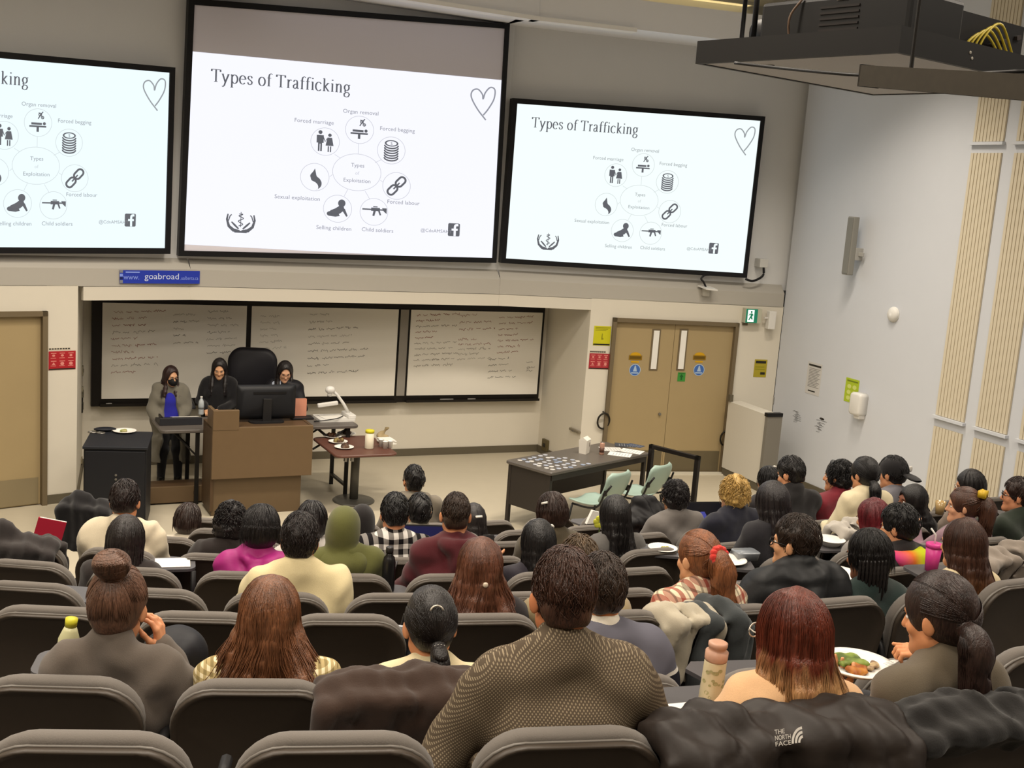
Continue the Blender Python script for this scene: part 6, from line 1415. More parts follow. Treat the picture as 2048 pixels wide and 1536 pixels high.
# row D ------------------------------------------------------------
P = seat_person('woman with a red-brown half-up hairstyle in a black top', 960, 1118, 'D', 2, hpitch=.15, skin='#cf946c')
P.top('top', cloth('#211c1d'), .016, 'crew', 1., None, .004, 24, seed=10); P.bottoms(); P.hair('long', '#5a3422', .31, 2.0, .03, None, 2.0, 300, vol=.016)
mb = MB(); mb.add(*ball(P.W2(skull(0, -.45, .045)), (.012, .01, .012), 3)); P.part('hair_tie', mb, plain('bead_pale', '#c9b9a6', .4))
P = seat_person('khaki-haired man seated just behind the broad man in the dotted shirt', 1158, 1112, 'D', 1, sex='m', skin='#c58a60', hpitch=.1)
P.top('jacket', cloth('#8c7c5c'), .02, 'crew'); P.bottoms(); P.hair('short', '#4f3c25', vol=.014)
P = seat_person('woman with a long ginger ponytail in a red scrunchie and a red plaid flannel shirt', 1398, 1098, 'D', 2, hyaw=.35, hpitch=.1, skin='#d09a72', arms={-1: ((-.12, .08, -.24), (.0, .3, -.26))})
P.top('flannel_shirt', tartan('flannel_plaid'), .024, 'shirt', 1., None, .006, 24, seed=12); P.bottoms(); P.hair('pony', '#7a4a2b', tie=(-.2, .12), tail=.29, spread=1.5, vol=.014, wave=.02, taildir=.05)
mb = MB()
for t in np.linspace(0, 2*PI, 12)[:-1]: mb.add(*ball(P.W2(skull(-.2, .14, .046)) + ring3(P.R @ skull(-.2, .12), .034, 11)[int(round(t/(2*PI)*11)) % 11], (.019, .017, .019), 3))
P.part('scrunchie', mb, cloth('#c5352c'))
P = seat_person('man in black-rimmed glasses and a black padded jacket, head turned to the screens', 1592, 1068, 'D', 2, sex='m', hyaw=.62, hpitch=.02, skin='#cf9a72', arms={-1: ((-.15, .04, -.22), (-.02, .28, -.24)), 1: ((.13, .08, -.24), (.0, .3, -.26))})
P.top('padded_jacket', nylon('#17181a'), .042, 'coat', 1., None, .004, 30, puff=.004, hood=True, seed=13); P.bottoms(); P.hair('short', '#2a1d14', vol=.014); P.glasses('#131314', .003)
P = seat_person('woman with black braids in a dark green sweater', 1738, 1094, 'D', 2, hyaw=.3, hpitch=.2, skin='#8a5a40')
P.top('sweater', knit('#1c2b28'), .018, 'crew', 1., None, .004, 24, seed=14); P.bottoms(); P.hair('bob', '#120d0c', vol=.016)
mb = MB()
for i in range(9):
    q0 = P.W2(skull(-1.5 + .16*i, -.2, .02)); mb.tube(smooth_path([q0, q0 + (-.004, -.01, -.08), q0 + (.004*(i % 3), .0, -.17 - .012*(i % 4))], 14), [.0085 + .002*(j % 2) for j in range(13)] + [.004], 6)
P.part('braids', mb, hairmat('hair120d0cx', '#120d0c'))
P = seat_person('woman with very long straight brown hair and a cream top', 1926, 1072, 'D', 2, hyaw=.2, hpitch=.12, skin='#cf9670')
P.top('jumper', knit('#cdbd98'), .016, 'crew', 1., None, .004, 24, seed=15); P.bottoms(); P.hair('long', '#3d2317', .36, 1.35, .008, '#6a4426', 2.1, 320, vol=.014)
# row C ------------------------------------------------------------
P = seat_person('man with thick black hair in a cream jacket with a turned-up collar', 600, 1066, 'C', 2, sex='m', hpitch=.12, skin='#c98c62')
P.top('jacket', cloth('#cfc096'), .028, 'shirt', 1., None, .007, 20, seed=16); P.bottoms(); P.hair('short', '#1d1412', vol=.022)
P = seat_person('man with short black hair in a black jacket with a yellow and pink hood', 1800, 1040, 'C', 1, sex='m', hyaw=.45, hpitch=.15, skin='#c58c66')
P.top('jacket', cloth('#1b1718'), .026, 'crew'); P.bottoms(); P.hair('short', '#0f0c0c', vol=.018)
def hoodmesh(P, nm, mat, sc=1.):
    n = P.n; F = Field(axis(n[0]-.2, n[0]+.2, .011), axis(n[1]-.24, n[1]+.14, .011), axis(n[2]-.16, n[2]+.13, .011)); Q = [n + np.array([math.sin(t)*(.115 - .01*abs(t)), -.02 - math.cos(t)*.09, .03 - .012*math.cos(t) - .012*abs(t)]) for t in np.linspace(-2.3, 2.3, 12)]
    for a, b in zip(Q[:-1], Q[1:]): F.cone(a, b, .036*sc, .036*sc, .02)
    F.cone(n + (-.05, -.11, 0), n + (.02, -.13, -.07), .045, .035, .05); F.cone(n + (.06, -.11, 0), n + (.02, -.13, -.07), .045, .035, .05); F.wrinkle(.006, 34, 5); mb = MB(); mb.add(*F.mesh()); return P.part(nm, mb, mat)
g = G('hood_rainbow', .85, 0, .1); o3 = g.xyz(g.coord()); r = g.n('ShaderNodeValToRGB', [g.n('ShaderNodeMapRange', {0: o3[0], 1: P.n[0]-.15, 2: P.n[0]+.12}).outputs[0]]); e = r.color_ramp.elements; e[0].color = lin('#c23a78'); e[0].position = .1; e[1].color = lin('#b9bf28'); e[1].position = .62
q = e.new(.36); q.color = lin('#c9682c'); g.color(r.outputs[0]); hoodmesh(P, 'hood', g.m)
mb = MB(); F = Field(axis(P.n[0]-.2, P.n[0]+.14, .012), axis(P.n[1]-.3, P.n[1]+.02, .012), axis(P.n[2]-.36, P.n[2]-.05, .012)); c = P.n + (-.05, -.17, -.2); F.cone(c + (-.05, .02, .05), c + (.07, -.01, -.07), .05, .03, .03); F.wrinkle(.006, 40, 3); mb.add(*F.mesh()); P.part('hood_lining', mb, cloth('#b4ba2a'))
# row B ------------------------------------------------------------
P = seat_person('woman in an olive green hijab and loose olive dress', 688, 1046, 'B', 2, hpitch=.12, hyaw=-.1, skin='#b98058')
OL = cloth('#57582d'); P.top('dress', OL, .03, 'crew', 1., None, .008, 18, seed=18); P.bottoms(mat=OL)
H = P.H; F = Field(axis(H[0]-.2, H[0]+.2, .0095), axis(H[1]-.26, H[1]+.2, .0095), axis(H[2]-.38, H[2]+.17, .0095)); F.ell(P.W2((0, -.008, .022)), (.096, .116, .118), P.R, .02); F.cone(P.W2((0, -.03, -.05)), P.n + (0, -.01, -.02), .085, .085, .05); F.cone(P.n + (-.07, -.03, -.03), P.n + (.07, -.03, -.03), .09, .09, .05); F.cone(P.n + (-.02, -.08, -.02), P.n + (-.05, -.13, -.16), .06, .03, .05); F.ell(P.W2((0, .125, -.03)), (.056, .07, .085), P.R, .012, 's'); F.wrinkle(.006, 30, 9); mb = MB(); mb.add(*F.mesh()); P.part('hijab', mb, OL)
P = seat_person('person with chin-length black hair in a bright magenta hooded coat', 522, 1044, 'B', 2, hpitch=.25, skin='#b98058')
P.top('coat', nylon('#99246f'), .034, 'crew', 1., None, .010, 22, hood=True, seed=19); P.bottoms(); P.hair('bob', '#120c0d', vol=.024)
P = seat_person('woman with long straight black hair in a dark jacket in front of the bun-haired woman', 252, 1064, 'B', 1, hpitch=.2, skin='#c58a62')
P.top('jacket', cloth('#231c1a'), .024, 'crew'); P.bottoms(); P.hair('long', '#1a1210', .36, 1.0, .004, None, 1.9, 160, vol=.016)
P = seat_person('man with close-cropped brown hair in a maroon hooded sweatshirt', 912, 1016, 'B', 2, sex='m', hpitch=.08, hyaw=-.15, skin='#c98a62')
P.top('hoodie', cloth('#48131a'), .026, 'crew', 1., None, .007, 22, hood=True, seed=20); P.bottoms(); P.hair('short', '#33241a', vol=.008)
P = seat_person('woman with long sleek black hair and a white hair clip in a charcoal top', 1076, 1070, 'B', 1, hpitch=.15, hyaw=.15, skin='#c58a62', arms={-1: ((-.10, .14, -.16), (-.03, .34, -.0)), 1: ((.05, .1, -.25), (-.06, .27, -.27))})
BLK = P
P.top('top', cloth('#26222a'), .018, 'crew'); P.bottoms(); P.hair('long', '#0e0b0c', .36, 1.05, .003, None, 1.9, 170, vol=.016); mb = MB(); mb.tube([P.W2(skull(.9, .75, .026)), P.W2(skull(1.1, .62, .027)), P.W2(skull(1.35, .55, .026))], .008, 6); P.part('hair_clip', mb, plain('clip_white', '#d9d5cc', .35))
P = seat_person('woman with crimson dyed hair beside the chair with the white cardigan', 1746, 1024, 'B', 1, hyaw=.35, hpitch=.22, skin='#c99068')
P.top('top', cloth('#8d8884'), .018, 'crew'); P.bottoms(); P.hair('long', '#5a0f18', .27, 1.05, .004, None, 2.1, 150, vol=.016)
P = seat_person('woman with a yellow claw clip in light brown hair and a lilac top, drinking', 1928, 1000, 'B', 1, hyaw=.85, hpitch=.05, skin='#d09a78', arms={-1: ((-.08, .16, -.18), (.0, .33, -.02)), 1: ((.07, .1, -.25), (-.02, .28, -.2))}, hands=('grip', 'relaxed'))
CLAW = P
P.top('top', cloth('#80656f'), .018, 'crew'); P.bottoms(); P.hair('pony', '#472a1c', tie=(-.1, .2), tail=.24, spread=1.5, vol=.018, wave=.014); mb = MB()
for q in (-1, 1): mb.tube([P.W2(skull(-.3 + q*.2, .6 + .2*t, .05 + .012*(1-t*t))) for t in np.linspace(-1, 1, 7)], .010, 6)
mb.box(P.W2(skull(-.3, .62, .045)), (.07, .05, .05), rotz(.4)); P.part('claw_clip', mb, plain('clip_yellow', '#c9a52c', .4))
P = seat_person('man in black glasses and a dark green sweater, chin on hand, near the wall panels', 2038, 980, 'B', 1, sex='m', hyaw=.75, hpitch=.0, skin='#c98a66', arms={-1: ((-.10, .18, -.2), (.05, .22, -.05)), 1: ((.1, .1, -.25), (-.02, .28, -.25))}, hands=('grip', 'relaxed'))
P.top('sweater', knit('#20281e'), .02, 'crew'); P.bottoms(); P.hair('short', '#2b1a14', vol=.016); P.glasses('#121213', .003)
# row A ------------------------------------------------------------
P = seat_person('man with dark hair in a white sweater, seated nearest to the black cabinet', 250, 990, 'A', 1, sex='m', hpitch=.2, hyaw=.1, skin='#c98a64')
P.top('sweater', knit('#c9bda4'), .026, 'crew', seed=22, wr=.006); P.bottoms(); P.hair('short', '#20120f', vol=.016)
P = seat_person('person with tousled black hair in a black jacket with a small white label', 462, 1032, 'A', 1, hpitch=.3, hips=(-.12, 0), skin='#c48a62')
P.top('jacket', cloth('#211a18'), .034, 'crew', seed=23, wr=.006); P.bottoms(); P.hair('curly', '#150e0d', vol=.014, count=70)
mb = MB(); c = P.chest + (.0, -.165, .09); mb.box(c, (.085, .012, .018), rotz(.1)); P.part('label', mb, plain('label_white', '#cfcac2', .5))
P = seat_person('person with short black hair in a black and white checked shirt', 790, 1016, 'A', 1, sex='m', hpitch=.12, skin='#c98c66')
P.top('checked_shirt', gingham('gingham_black', '#d6d2cc', '#77736f', '#141214', .062), .022, 'shirt', seed=24); P.bottoms(); P.hair('short', '#0f0c0d', vol=.018)
P = seat_person('person with black hair seen just behind the man in the cream jacket', 624, 1030, 'A', 0, hpitch=.15, skin='#c98c66')
P.top('top', cloth('#b9b4ae'), .018, 'crew'); P.bottoms(); P.hair('bob', '#140e0e', vol=.016)
P = seat_person('person in a black hijab partly hidden by the woman in the olive hijab', 724, 1034, 'G', 0, hpitch=.12, skin='#8f5d42')
BK = cloth('#171313'); P.top('top', cloth('#3a2a22'), .02, 'crew'); P.bottoms(); H = P.H; F = Field(axis(H[0]-.2, H[0]+.2, .013), axis(H[1]-.26, H[1]+.2, .013), axis(H[2]-.38, H[2]+.17, .013)); F.ell(P.W2((0, -.008, .022)), (.092, .112, .114), P.R, .02); F.cone(P.W2((0, -.03, -.05)), P.n + (0, -.01, -.02), .08, .085, .05); F.cone(P.n + (-.07, -.03, -.03), P.n + (.07, -.03, -.03), .085, .085, .05); F.ell(P.W2((0, .125, -.03)), (.056, .07, .085), P.R, .012, 's'); mb = MB(); mb.add(*F.mesh()); P.part('hijab', mb, BK)
P = seat_person('person with a short brown bob and a pale hair clip in an olive jacket', 1104, 1012, 'A', 1, hpitch=.25, hyaw=.15, skin='#c98f6a')
P.top('jacket', cloth('#4a4130'), .026, 'coat', seed=25); P.bottoms(); P.hair('bob', '#2e1c14', vol=.018); mb = MB(); mb.tube([P.W2(skull(-.9, .42, .03)), P.W2(skull(-1.3, .35, .03))], .009, 6); P.part('hair_clip', mb, plain('clip_white', '#d9d5cc', .35))
P = seat_person('woman with long black hair over a grey top beside the heap of black coats', 1230, 1018, 'A', 1, hpitch=.2, hyaw=.1, skin='#b98058')
P.top('top', cloth('#55524f'), .02, 'crew'); P.bottoms(); P.hair('long', '#110d0d', .35, 1.2, .006, None, 2.1, 170, vol=.018)
P = seat_person('person with curly blond hair in a navy sweater', 1468, 974, 'A', 1, sex='m', hpitch=.12, hyaw=.2, skin='#cf9a78')
P.top('sweater', knit('#191a26'), .022, 'crew', seed=26); P.bottoms(); P.hair('curly', '#bd9a58', vol=.012, count=130)
mb = MB(); F = Field(axis(P.n[0]-.12, P.n[0]+.12, .01), axis(P.n[1]-.13, P.n[1]+.12, .01), axis(P.n[2]-.03, P.n[2]+.08, .01)); F.cone(P.n + (0, -.006, 0), P.n + (0, -.004, .04), .078, .066, .01); mb.add(*F.mesh()); P.part('shirt_collar', mb, cloth('#8c8c92'))
P = seat_person('woman with very dark loose hair in a black coat beside the curly blond person', 1545, 992, 'B', 1, hpitch=.2, hyaw=.15, skin='#b98058')
P.top('coat', cloth('#17151a'), .028, 'crew'); P.bottoms(); P.hair('long', '#171012', .33, 1.15, .008, None, 2.3, 170, vol=.022)
P = seat_person('woman in profile with long black hair looking across the row', 1824, 992, 'A', 1, hyaw=1.3, hpitch=-.05, skin='#7d4c36')
P.top('top', cloth('#171416'), .02, 'crew'); P.bottoms(); P.hair('long', '#0f0b0c', .34, 1.25, .006, None, 1.65, 170, vol=.018)
P = seat_person('woman with smooth black hair and clear glasses by the ribbed wall panels', 1940, 962, 'A', 1, hyaw=.9, hpitch=.15, skin='#c0865f')
P.top('top', cloth('#7d6f63'), .02, 'crew'); P.bottoms(); P.hair('long', '#130e0e', .22, 1.05, .003, None, 2.2, 140, vol=.016); P.glasses('#b9b2a6', .0025)
# row G and beyond ---------------------------------------------------
def far(label, px, py, row, hair, hc, gar, gc, sex='f', hy=.1, hp=.12, col='crew', sk='#c48a64', L=.3, **kw):
    near = 0 if px < 1300 else 1
    P = seat_person(label, px, py, row, near, sex=sex, hyaw=hy, hpitch=hp, skin=sk, **{k: v for k, v in kw.items() if k in ('arms', 'hips', 'scale', 'hands', 'dyaw')})
    P.top(gar, cloth(gc), kw.get('o', .022), col, hood=kw.get('hood', False)); P.bottoms(); P.hair(hair, hc, L, kw.get('spread', 1.1), .005, None, 2.1, kw.get('count'), vol=kw.get('vol', .018), tie=kw.get('tie', (0., .1)), tail=.2); return P
far('man with short black hair in a grey turtleneck in front of the maroon hoodie', 839, 1014, 'G', 'short', '#120e0f', 'turtleneck', '#8a8373', 'm', 0, .12, 'turtle')
P = far('person with long dark hair and a white clip beside the man in maroon', 946, 1030, 'H', 'long', '#17100f', 'top', '#231d1e', 'f', .1, .2); mb = MB(); mb.tube([P.W2(skull(-.3, .15, .034)), P.W2(skull(.2, .15, .036))], .01, 6); P.part('hair_clip', mb, plain('clip_white', '#d9d5cc', .35))
P = far('lone person with a black bowl cut and a fur-trimmed grey hood in the first row', 828, 953, 'I', 'short', '#100c0c', 'jacket', '#6d6558', 'm', 0, .05, 'fur', vol=.02)
P = far('small person with a brown bowl cut raising both hands in white sleeves', 376, 1030, 'H', 'bob', '#2a1b15', 'top', '#c5bba8', 'f', 0, .25, arms={-1: ((-.10, .0, .02), (.11, -.10, .05)), 1: ((.10, .0, .02), (-.11, -.10, .05))})
P = far('person with wavy black hair in a grey sweatshirt beside the handrail', 1350, 982, 'G', 'curly', '#171112', 'sweatshirt', '#68635f', 'm', .15, .15, vol=.014)
P = far('person with a round black bob and a white clip in front of the black-coated woman', 1537, 952, 'H', 'bob', '#0f0c0d', 'top', '#1f1b1c', 'f', .2, .15); mb = MB(); mb.tube([P.W2(skull(.1, 1.1, .03)), P.W2(skull(.5, 1.0, .03))], .01, 6); P.part('hair_clip', mb, plain('clip_white', '#d9d5cc', .35))
far('man with a fresh black haircut in a black jacket with a raised collar', 1583, 938, 'G', 'short', '#120e0d', 'jacket', '#1b191a', 'm', .35, .3, 'coat', vol=.012, scale=1.1)
far('person with curly black hair in a maroon jacket', 1678, 943, 'G', 'curly', '#0e0b0c', 'jacket', '#6d1c27', 'm', .55, .05, 'coat', vol=.014, scale=1.1)
far('woman with a low black ponytail in a white sweater near the side wall', 1730, 938, 'A', 'pony', '#0f0c0d', 'sweater', '#cbbf9f', 'f', .15, .12, 'crew', vol=.02, tie=(-.35, -.6), scale=1.0)
P = far('person in a black baseball cap worn backwards and a grey top by the side wall', 1786, 938, 'G', 'short', '#0f0c0d', 'top', '#6c6a70', 'm', .3, .1, 'crew', scale=1.12)
F = Field(axis(P.H[0]-.15, P.H[0]+.15, .01), axis(P.H[1]-.25, P.H[1]+.15, .01), axis(P.H[2]-.1, P.H[2]+.18, .01)); F.ell(P.W2((0, -.01, .045)), (.106, .124, .105), P.R, .01); F.ell(P.W2((0, -.0, -.08)), (.2, .2, .09), P.R, .01, 's'); F.ell(P.W2((0, -.165, -.01)), (.075, .085, .014), P.R @ rotx(.35), .01); mb = MB(); mb.add(*F.mesh()); c = P.part('cap', mb, cloth('#141214'))
mb = MB(); mb.add(*ball(P.W2((.055, -.118, .045)), (.022, .01, .028), 3)); P.part('cap_badge', mb, plain('badge_silver', '#c7c4bd', .4))

# ------------------------------------------------------------------ the presenters
def presenter(label, px, py, u, v, near, **kw):
    p = FP.at(u, 0, v); pl = Frame(p[:2], 0.); q = pl.px(px, py); head = pl.at(*q); root = (head[0], p[1] - kw.pop('dy', 0.), kw.pop('z', 0.))
    return Person(label, root, kw.pop('yaw', PI + .15), head, near, group='presenters', **kw)
# standing woman in a grey coat and black mask
hp = FP.local(pz(333, 970, 0)); 
P = presenter('standing woman in a long grey coat, blue top and black face mask', 342, 752, hp[0], hp[1] + .05, 3, yaw=PI + .35, hyaw=.45, hpitch=.15, skin='#d2a07c', stand=True, scale=.90, legs='#141318', dy=-.03, arms={-1: ((-.06, .06, -.24), (.05, .24, -.36)), 1: ((.07, .05, -.24), (-.0, .22, -.36))})
P.bottoms(shoe='#191715'); P.top('blouse', cloth('#26279a'), .010, 'crew', .35, None, .001, 26)
def coat_cut(F, s): F.cone(s.n + (0, .11, .02), s.chest + (0, .155, -.1), .06, .08, .015, 's'); F.cone(s.chest + (0, .16, -.1), s.hip + (0, .17, 0), .09, .1, .015, 's'); F.cone(s.hip + (0, .16, 0), s.hip + (0, .12, -.62), .105, .13, .015, 's')
P.top('coat', cloth('#6f6b60'), .034, 'coat', .97, None, .005, 22, hem=.46, extra=coat_cut, seed=31); P.hair('long', '#2a1715', .28, 1.15, .012, None, 1.85, 260, front=True, vol=.02)
F = Field(axis(P.H[0]-.1, P.H[0]+.1, .006), axis(P.H[1]-.14, P.H[1]+.14, .006), axis(P.H[2]-.16, P.H[2]+.03, .006)); F.ell(P.W2((0, .072, -.064)), (.05, .05, .05), P.R, .01); F.cone(P.W2((-.03, .06, -.05)), P.W2((.03, .06, -.05)), .035, .035, .02); mb = MB(); mb.add(*F.mesh())
for q in (-1, 1): mb.tube([P.W2((q*.05, .06, -.045)), P.W2((q*.07, .02, -.02)), P.W2((q*.078, -.01, -.005))], .002, 5)
P.part('face_mask', mb, plain('mask_black', '#121113', .7)); P.glasses('#3a2f2a', .0018)
# woman with centre-parted hair, black top
P = presenter('woman with long centre-parted black hair and a black sweater behind the work table', 439, 737, FP.local(pz(436, 850, TZ))[0] + .12, 1.62, 3, yaw=PI + .12, hyaw=.1, hpitch=.35, skin='#d8a57f', stand=True, scale=.94, dy=-.04, arms={-1: ((-.06, .06, -.24), (.09, .26, -.3)), 1: ((.08, .05, -.24), (-.02, .25, -.31))})
P.bottoms(); P.top('sweater', knit('#121114'), .02, None, .97, None, .004, 22, seed=32, extra=lambda F, s: F.cone(s.n + (0, .10, .04), s.n + (0, .135, -.085), .05, .012, .012, 's')); P.hair('long', '#150e0f', .34, 1.05, .004, None, 1.9, 300, front=True, vol=.016)
# woman with glasses, striped shirt under a black jacket, seated on the tall chair
P = presenter('woman in thin glasses and a black jacket over a pale shirt behind the monitor', 570, 743, FP.local(pz(560, 850, TZ))[0] + .1, 1.62, 3, yaw=PI + .1, hyaw=.25, hpitch=.4, skin='#d8a888', z=.22, legs='#16161a', arms={-1: ((-.07, .08, -.24), (.06, .28, -.28)), 1: ((.08, .06, -.24), (-.03, .26, -.28))})
P.bottoms(); P.top('shirt', gingham('shirt_stripe', '#b9c0cc', '#a9b1bf', '#98a2b4', .02), .014, 'shirt', .97, None, .003, 22)
P.top('jacket', nylon('#15151b'), .027, None, .75, None, .005, 22, extra=lambda F, s: (F.cone(s.n + (0, .18, .02), s.hip + (0, .2, .05), .07, .08, .02, 's'), F.cone(s.S[1] + (-.06, .06, .06), s.S[1] + (-.05, .14, -.2), .05, .06, .02, 's')), seed=33); P.hair('long', '#160f10', .27, 1.1, .006, None, 1.85, 280, front=True, vol=.018); P.glasses('#6a3a34', .0016)
OF = FP.at(FP.local(pz(560, 850, TZ))[0] - .02, 0, 1.98); top = Frame(OF[:2], 0).px(530, 698)[1]
o = thing('office_chair', 'tall black office chair with a rounded back behind the woman in thin glasses', 'chair', (OF[0], OF[1], 0), PI + .15); CHB = plain('office_black', '#131218', .55, 0, .3, .1, 30.)
sh = .66; P_ = rrect(.62, top-.82, .18, 7, 0, (top+.82)/2)
mb = MB(); mb.rings([[(x*.95, -.10 - .02, .5*(top+.82) + (z-.5*(top+.82))*.95) for x, z in P_], [(x, -.07 + .3*x*x, z) for x, z in P_], [(x, .0 + .3*x*x, z) for x, z in P_], [(x*.85, .03 + .2*x*x, .5*(top+.82) + (z-.5*(top+.82))*.87) for x, z in P_]]); mb.build('backrest', CHB, o, True)
P_ = rrect(.52, .5, .12, 6, 0, .24); mb = MB(); mb.rings([[(x*.9, .24+(y-.24)*.9, sh-.06) for x, y in P_], [(x, y, sh-.04) for x, y in P_], [(x, y, sh) for x, y in P_], [(x*.85, .24+(y-.24)*.85, sh+.025) for x, y in P_]]); mb.build('seat', CHB, o, True)
mb = MB(); mb.tube([(0, .05, sh-.05), (0, -.08, sh), (0, -.1, .95)], .02, 8); mb.build('back_support', DARK, o, True); mb = MB(); mb.tube([(0, .24, .1), (0, .24, sh-.05)], .03, 12); mb.build('column', METAL_D, o, True)
for q in (-1, 1): mb = MB(); mb.tube(smooth_path([(q*.27, .1, sh-.03), (q*.31, .1, sh+.1), (q*.30, .12, sh+.2), (q*.29, .32, sh+.21)], 12), .018, 8); mb.build('armrest', DARK, o, True)
for k in range(5):
    a = k*2*PI/5; mb = MB(); mb.tube([(0, .24, .1), (.28*math.cos(a), .24 + .28*math.sin(a), .07)], [.024, .018], 8); l = mb.build('leg', DARK, o, True); mb = MB(); mb.lathe([(0, 0), (.028, .0), (.028, .06), (0, .062)], 12, (.28*math.cos(a), .24 + .28*math.sin(a), 0)); mb.build('caster', DARK, l, True)

# ------------------------------------------------------------------ coats, bags, plates and bottles among the seats
def rowpos(px, py, row, back):
    R, z = ROWS[row]; h, s = row_hit(px, py, R - back); p, yaw = row_pt(R - back, s); return h, yaw, z, s
SURF = {}
def surf_y(F, x, z):
    i = int(np.argmin(abs(F.X-x))); k = int(np.argmin(abs(F.Z-z))); c = np.nonzero(F.D[i, :, k] < 0)[0]
    return float(F.Y[c[0]])-.012 if len(c) else -.15
def drape(name, label, cat, px, py, row, w, mat, fall=.34, front=.2, seed=1, thick=.03, lumps=(), rz=0., back=.0, slant=0., fold=.007, puff=0.):
    """A garment hung over a chair back: a folded sheet with weight, thicker where it bunches."""
    h, yaw, z, s = rowpos(px, py, row, back); o = thing(name, label, cat, (h[0], h[1], z), yaw + rz); top = min(max(h[2]-z, .893), .96)
    X = axis(-w/2-.12, w/2+.12, .0115); F = Field(X, axis(-.30, .26, .0115), axis(top-fall-.12, top+.2, .0115)); r = thick*.55
    rg = np.random.default_rng(seed)
    for x in np.arange(-w/2, w/2 + .01, .035):
        t = x/(w/2); e = 1-.12*t*t + rg.normal()*.02; zz = top + .004 - .10*max(0, abs(t)-.62)**1.3 + slant*t
        F.cone((x, .045, zz-.015), (x, -.03, zz+.005), r, r, .03); F.cone((x, -.03, zz+.005), (x, -.115, zz-.03), r, r, .03); F.cone((x, -.115, zz-.03), (x*1.05, -.10 + .05, zz-fall*e), r*1.1, r*.9, .03); F.cone((x, .045, zz-.015), (x, .085, zz-front), r, r*.8, .03)
    for (x, y, dz, rr) in lumps: F.ell((x, y-.03, top+dz), (rr*1.5, rr*.7, rr*.9), None, .06)
    x = F.X[:, None, None]; y = F.Y[None, :, None]; z_ = F.Z[None, None, :]
    if puff: F.D += (-puff*(np.abs(np.sin(z_*34 + x*7*math.sin(seed) + 1.2*np.sin(x*12 + seed)))**.6 - .3)).astype(np.float32)
    for k in range(6):
        f = 14*1.45**k*rg.uniform(.85, 1.15); F.D += (fold*(14/f)**.45*1.3*np.sin(f*(x + z_*rg.normal()*.25 + y*.5) + rg.uniform(0, 6) + 1.1*np.sin(z_*rg.uniform(5, 12) + rg.uniform(0, 6)) + .9*np.sin(x*rg.uniform(6, 14)))).astype(np.float32)
    F.wrinkle(fold*.7, 19, seed); F.wrinkle(.002, 55, seed+1); mb = MB(); mb.add(*F.mesh()); m = mb.build('cloth', mat, o, True); SURF[o.name] = F; return o, top
drape('brown_coat', 'dark brown wool coat hung over the chair back of the woman in the cream crew-neck', 'coat', 822, 1394, 'E', .56, cloth('#33231a'),  .5, .2, 3, .042, lumps=((-.24, -.08, -.22, .07),), fold=.0035)
o, top = drape('black_parka', 'shiny black-brown padded parka heaped over the chair of the copper-haired woman', 'coat', 1548, 1472, 'F', .68, nylon('#231c18'), .5, .25, 5, .036, lumps=((.1, -.08, -.02, .07), (-.2, -.1, -.1, .07), (.22, -.1, -.12, .08), (-.05, -.1, -.2, .07)), puff=.008)
g = D2()
for k in range(3): g.rib(arc2(.052, -.024, .042-.013*k, .046-.014*k, 90, 180, 12), .0085, 0)
for k, t in enumerate(('THE', 'NORTH', 'FACE')): g.text(t, -.058, .012 - k*.019, .021, 0, 0, 'l', .062 if k else .04)
Fp = SURF[o.name]; LX, LZ = -.05, top + .03; ys = np.array([[surf_y(Fp, LX + i*.03, LZ + j*.012) for i in (-1.5, 0, 1.5)] for j in (-1.5, 0, 1.5)]); sx_ = max(-.12, min(.12, (ys[:, 2]-ys[:, 0]).mean()/.09)); sz_ = min(.9, (ys[2]-ys[0]).mean()/.036); y0 = (ys - np.array([-1.5, 0, 1.5])*.03*sx_ - np.array([[-1.5], [0], [1.5]])*.012*sz_).min() - .003
g.build('logo', plain('logo_white', '#d9d4cc', .5), o, lambda x, y, l: (LX + x*.75, y0 + sx_*x*.75 + sz_*y*.7, LZ + y*.7))
drape('cream_cardigan', 'cream fleece bunched on the chair back of the woman in the plaid shirt', 'cardigan', 1362, 1216, 'D', .24, cloth('#a89f8c'), .36, .15, 7, .032)
drape('grey_raincoat', 'grey-green raincoat hanging beside the cream fleece on the same chair', 'coat', 1432, 1212, 'D', .24, cloth('#3b3f40'), .42, .15, 8, .034)
drape('white_cardigan', 'white knitted cardigan hung over the chair next to the crimson-haired woman', 'cardigan', 1690, 1045, 'A', .22, cloth('#a9a39a'), .3, .15, 9, .026)
drape('grey_jacket', 'folded grey jacket over the chair back by the ribbed wall panels', 'jacket', 2000, 1102, 'C', .42, cloth('#8a8076'), .16, .15, 10, .022)
drape('dark_jacket', 'charcoal jacket heaped over the chair at the end of the row near the aisle', 'jacket', 36, 1078, 'A', .5, cloth('#2c2726'), .26, .2, 11, .05, lumps=((-.1, -.0, .06, .075), (-.22, 0, .08, .06)), fold=.0045)
drape('black_coat', 'black coat hung on the first-row chair in front of the black cabinet', 'coat', 180, 1006, 'I', .40, cloth('#121012'), .4, .2, 12, .055, lumps=((-.06, .0, .03, .08),), fold=.004)
drape('black_coat', 'big black padded coat piled on the chair under the handrail', 'coat', 1290, 990, 'H', .42, nylon('#151416'), .4, .25, 13, .05, lumps=((0, .02, .08, .085), (-.1, -.02, -.05, .1), (.1, .0, -.02, .1)), puff=.01)
drape('black_scarf', 'black garment laid along the chair top behind the woman in the turtleneck', 'scarf', 1955, 1424, 'F', .52, cloth('#151312'), .10, .12, 14, .036, fold=.004)
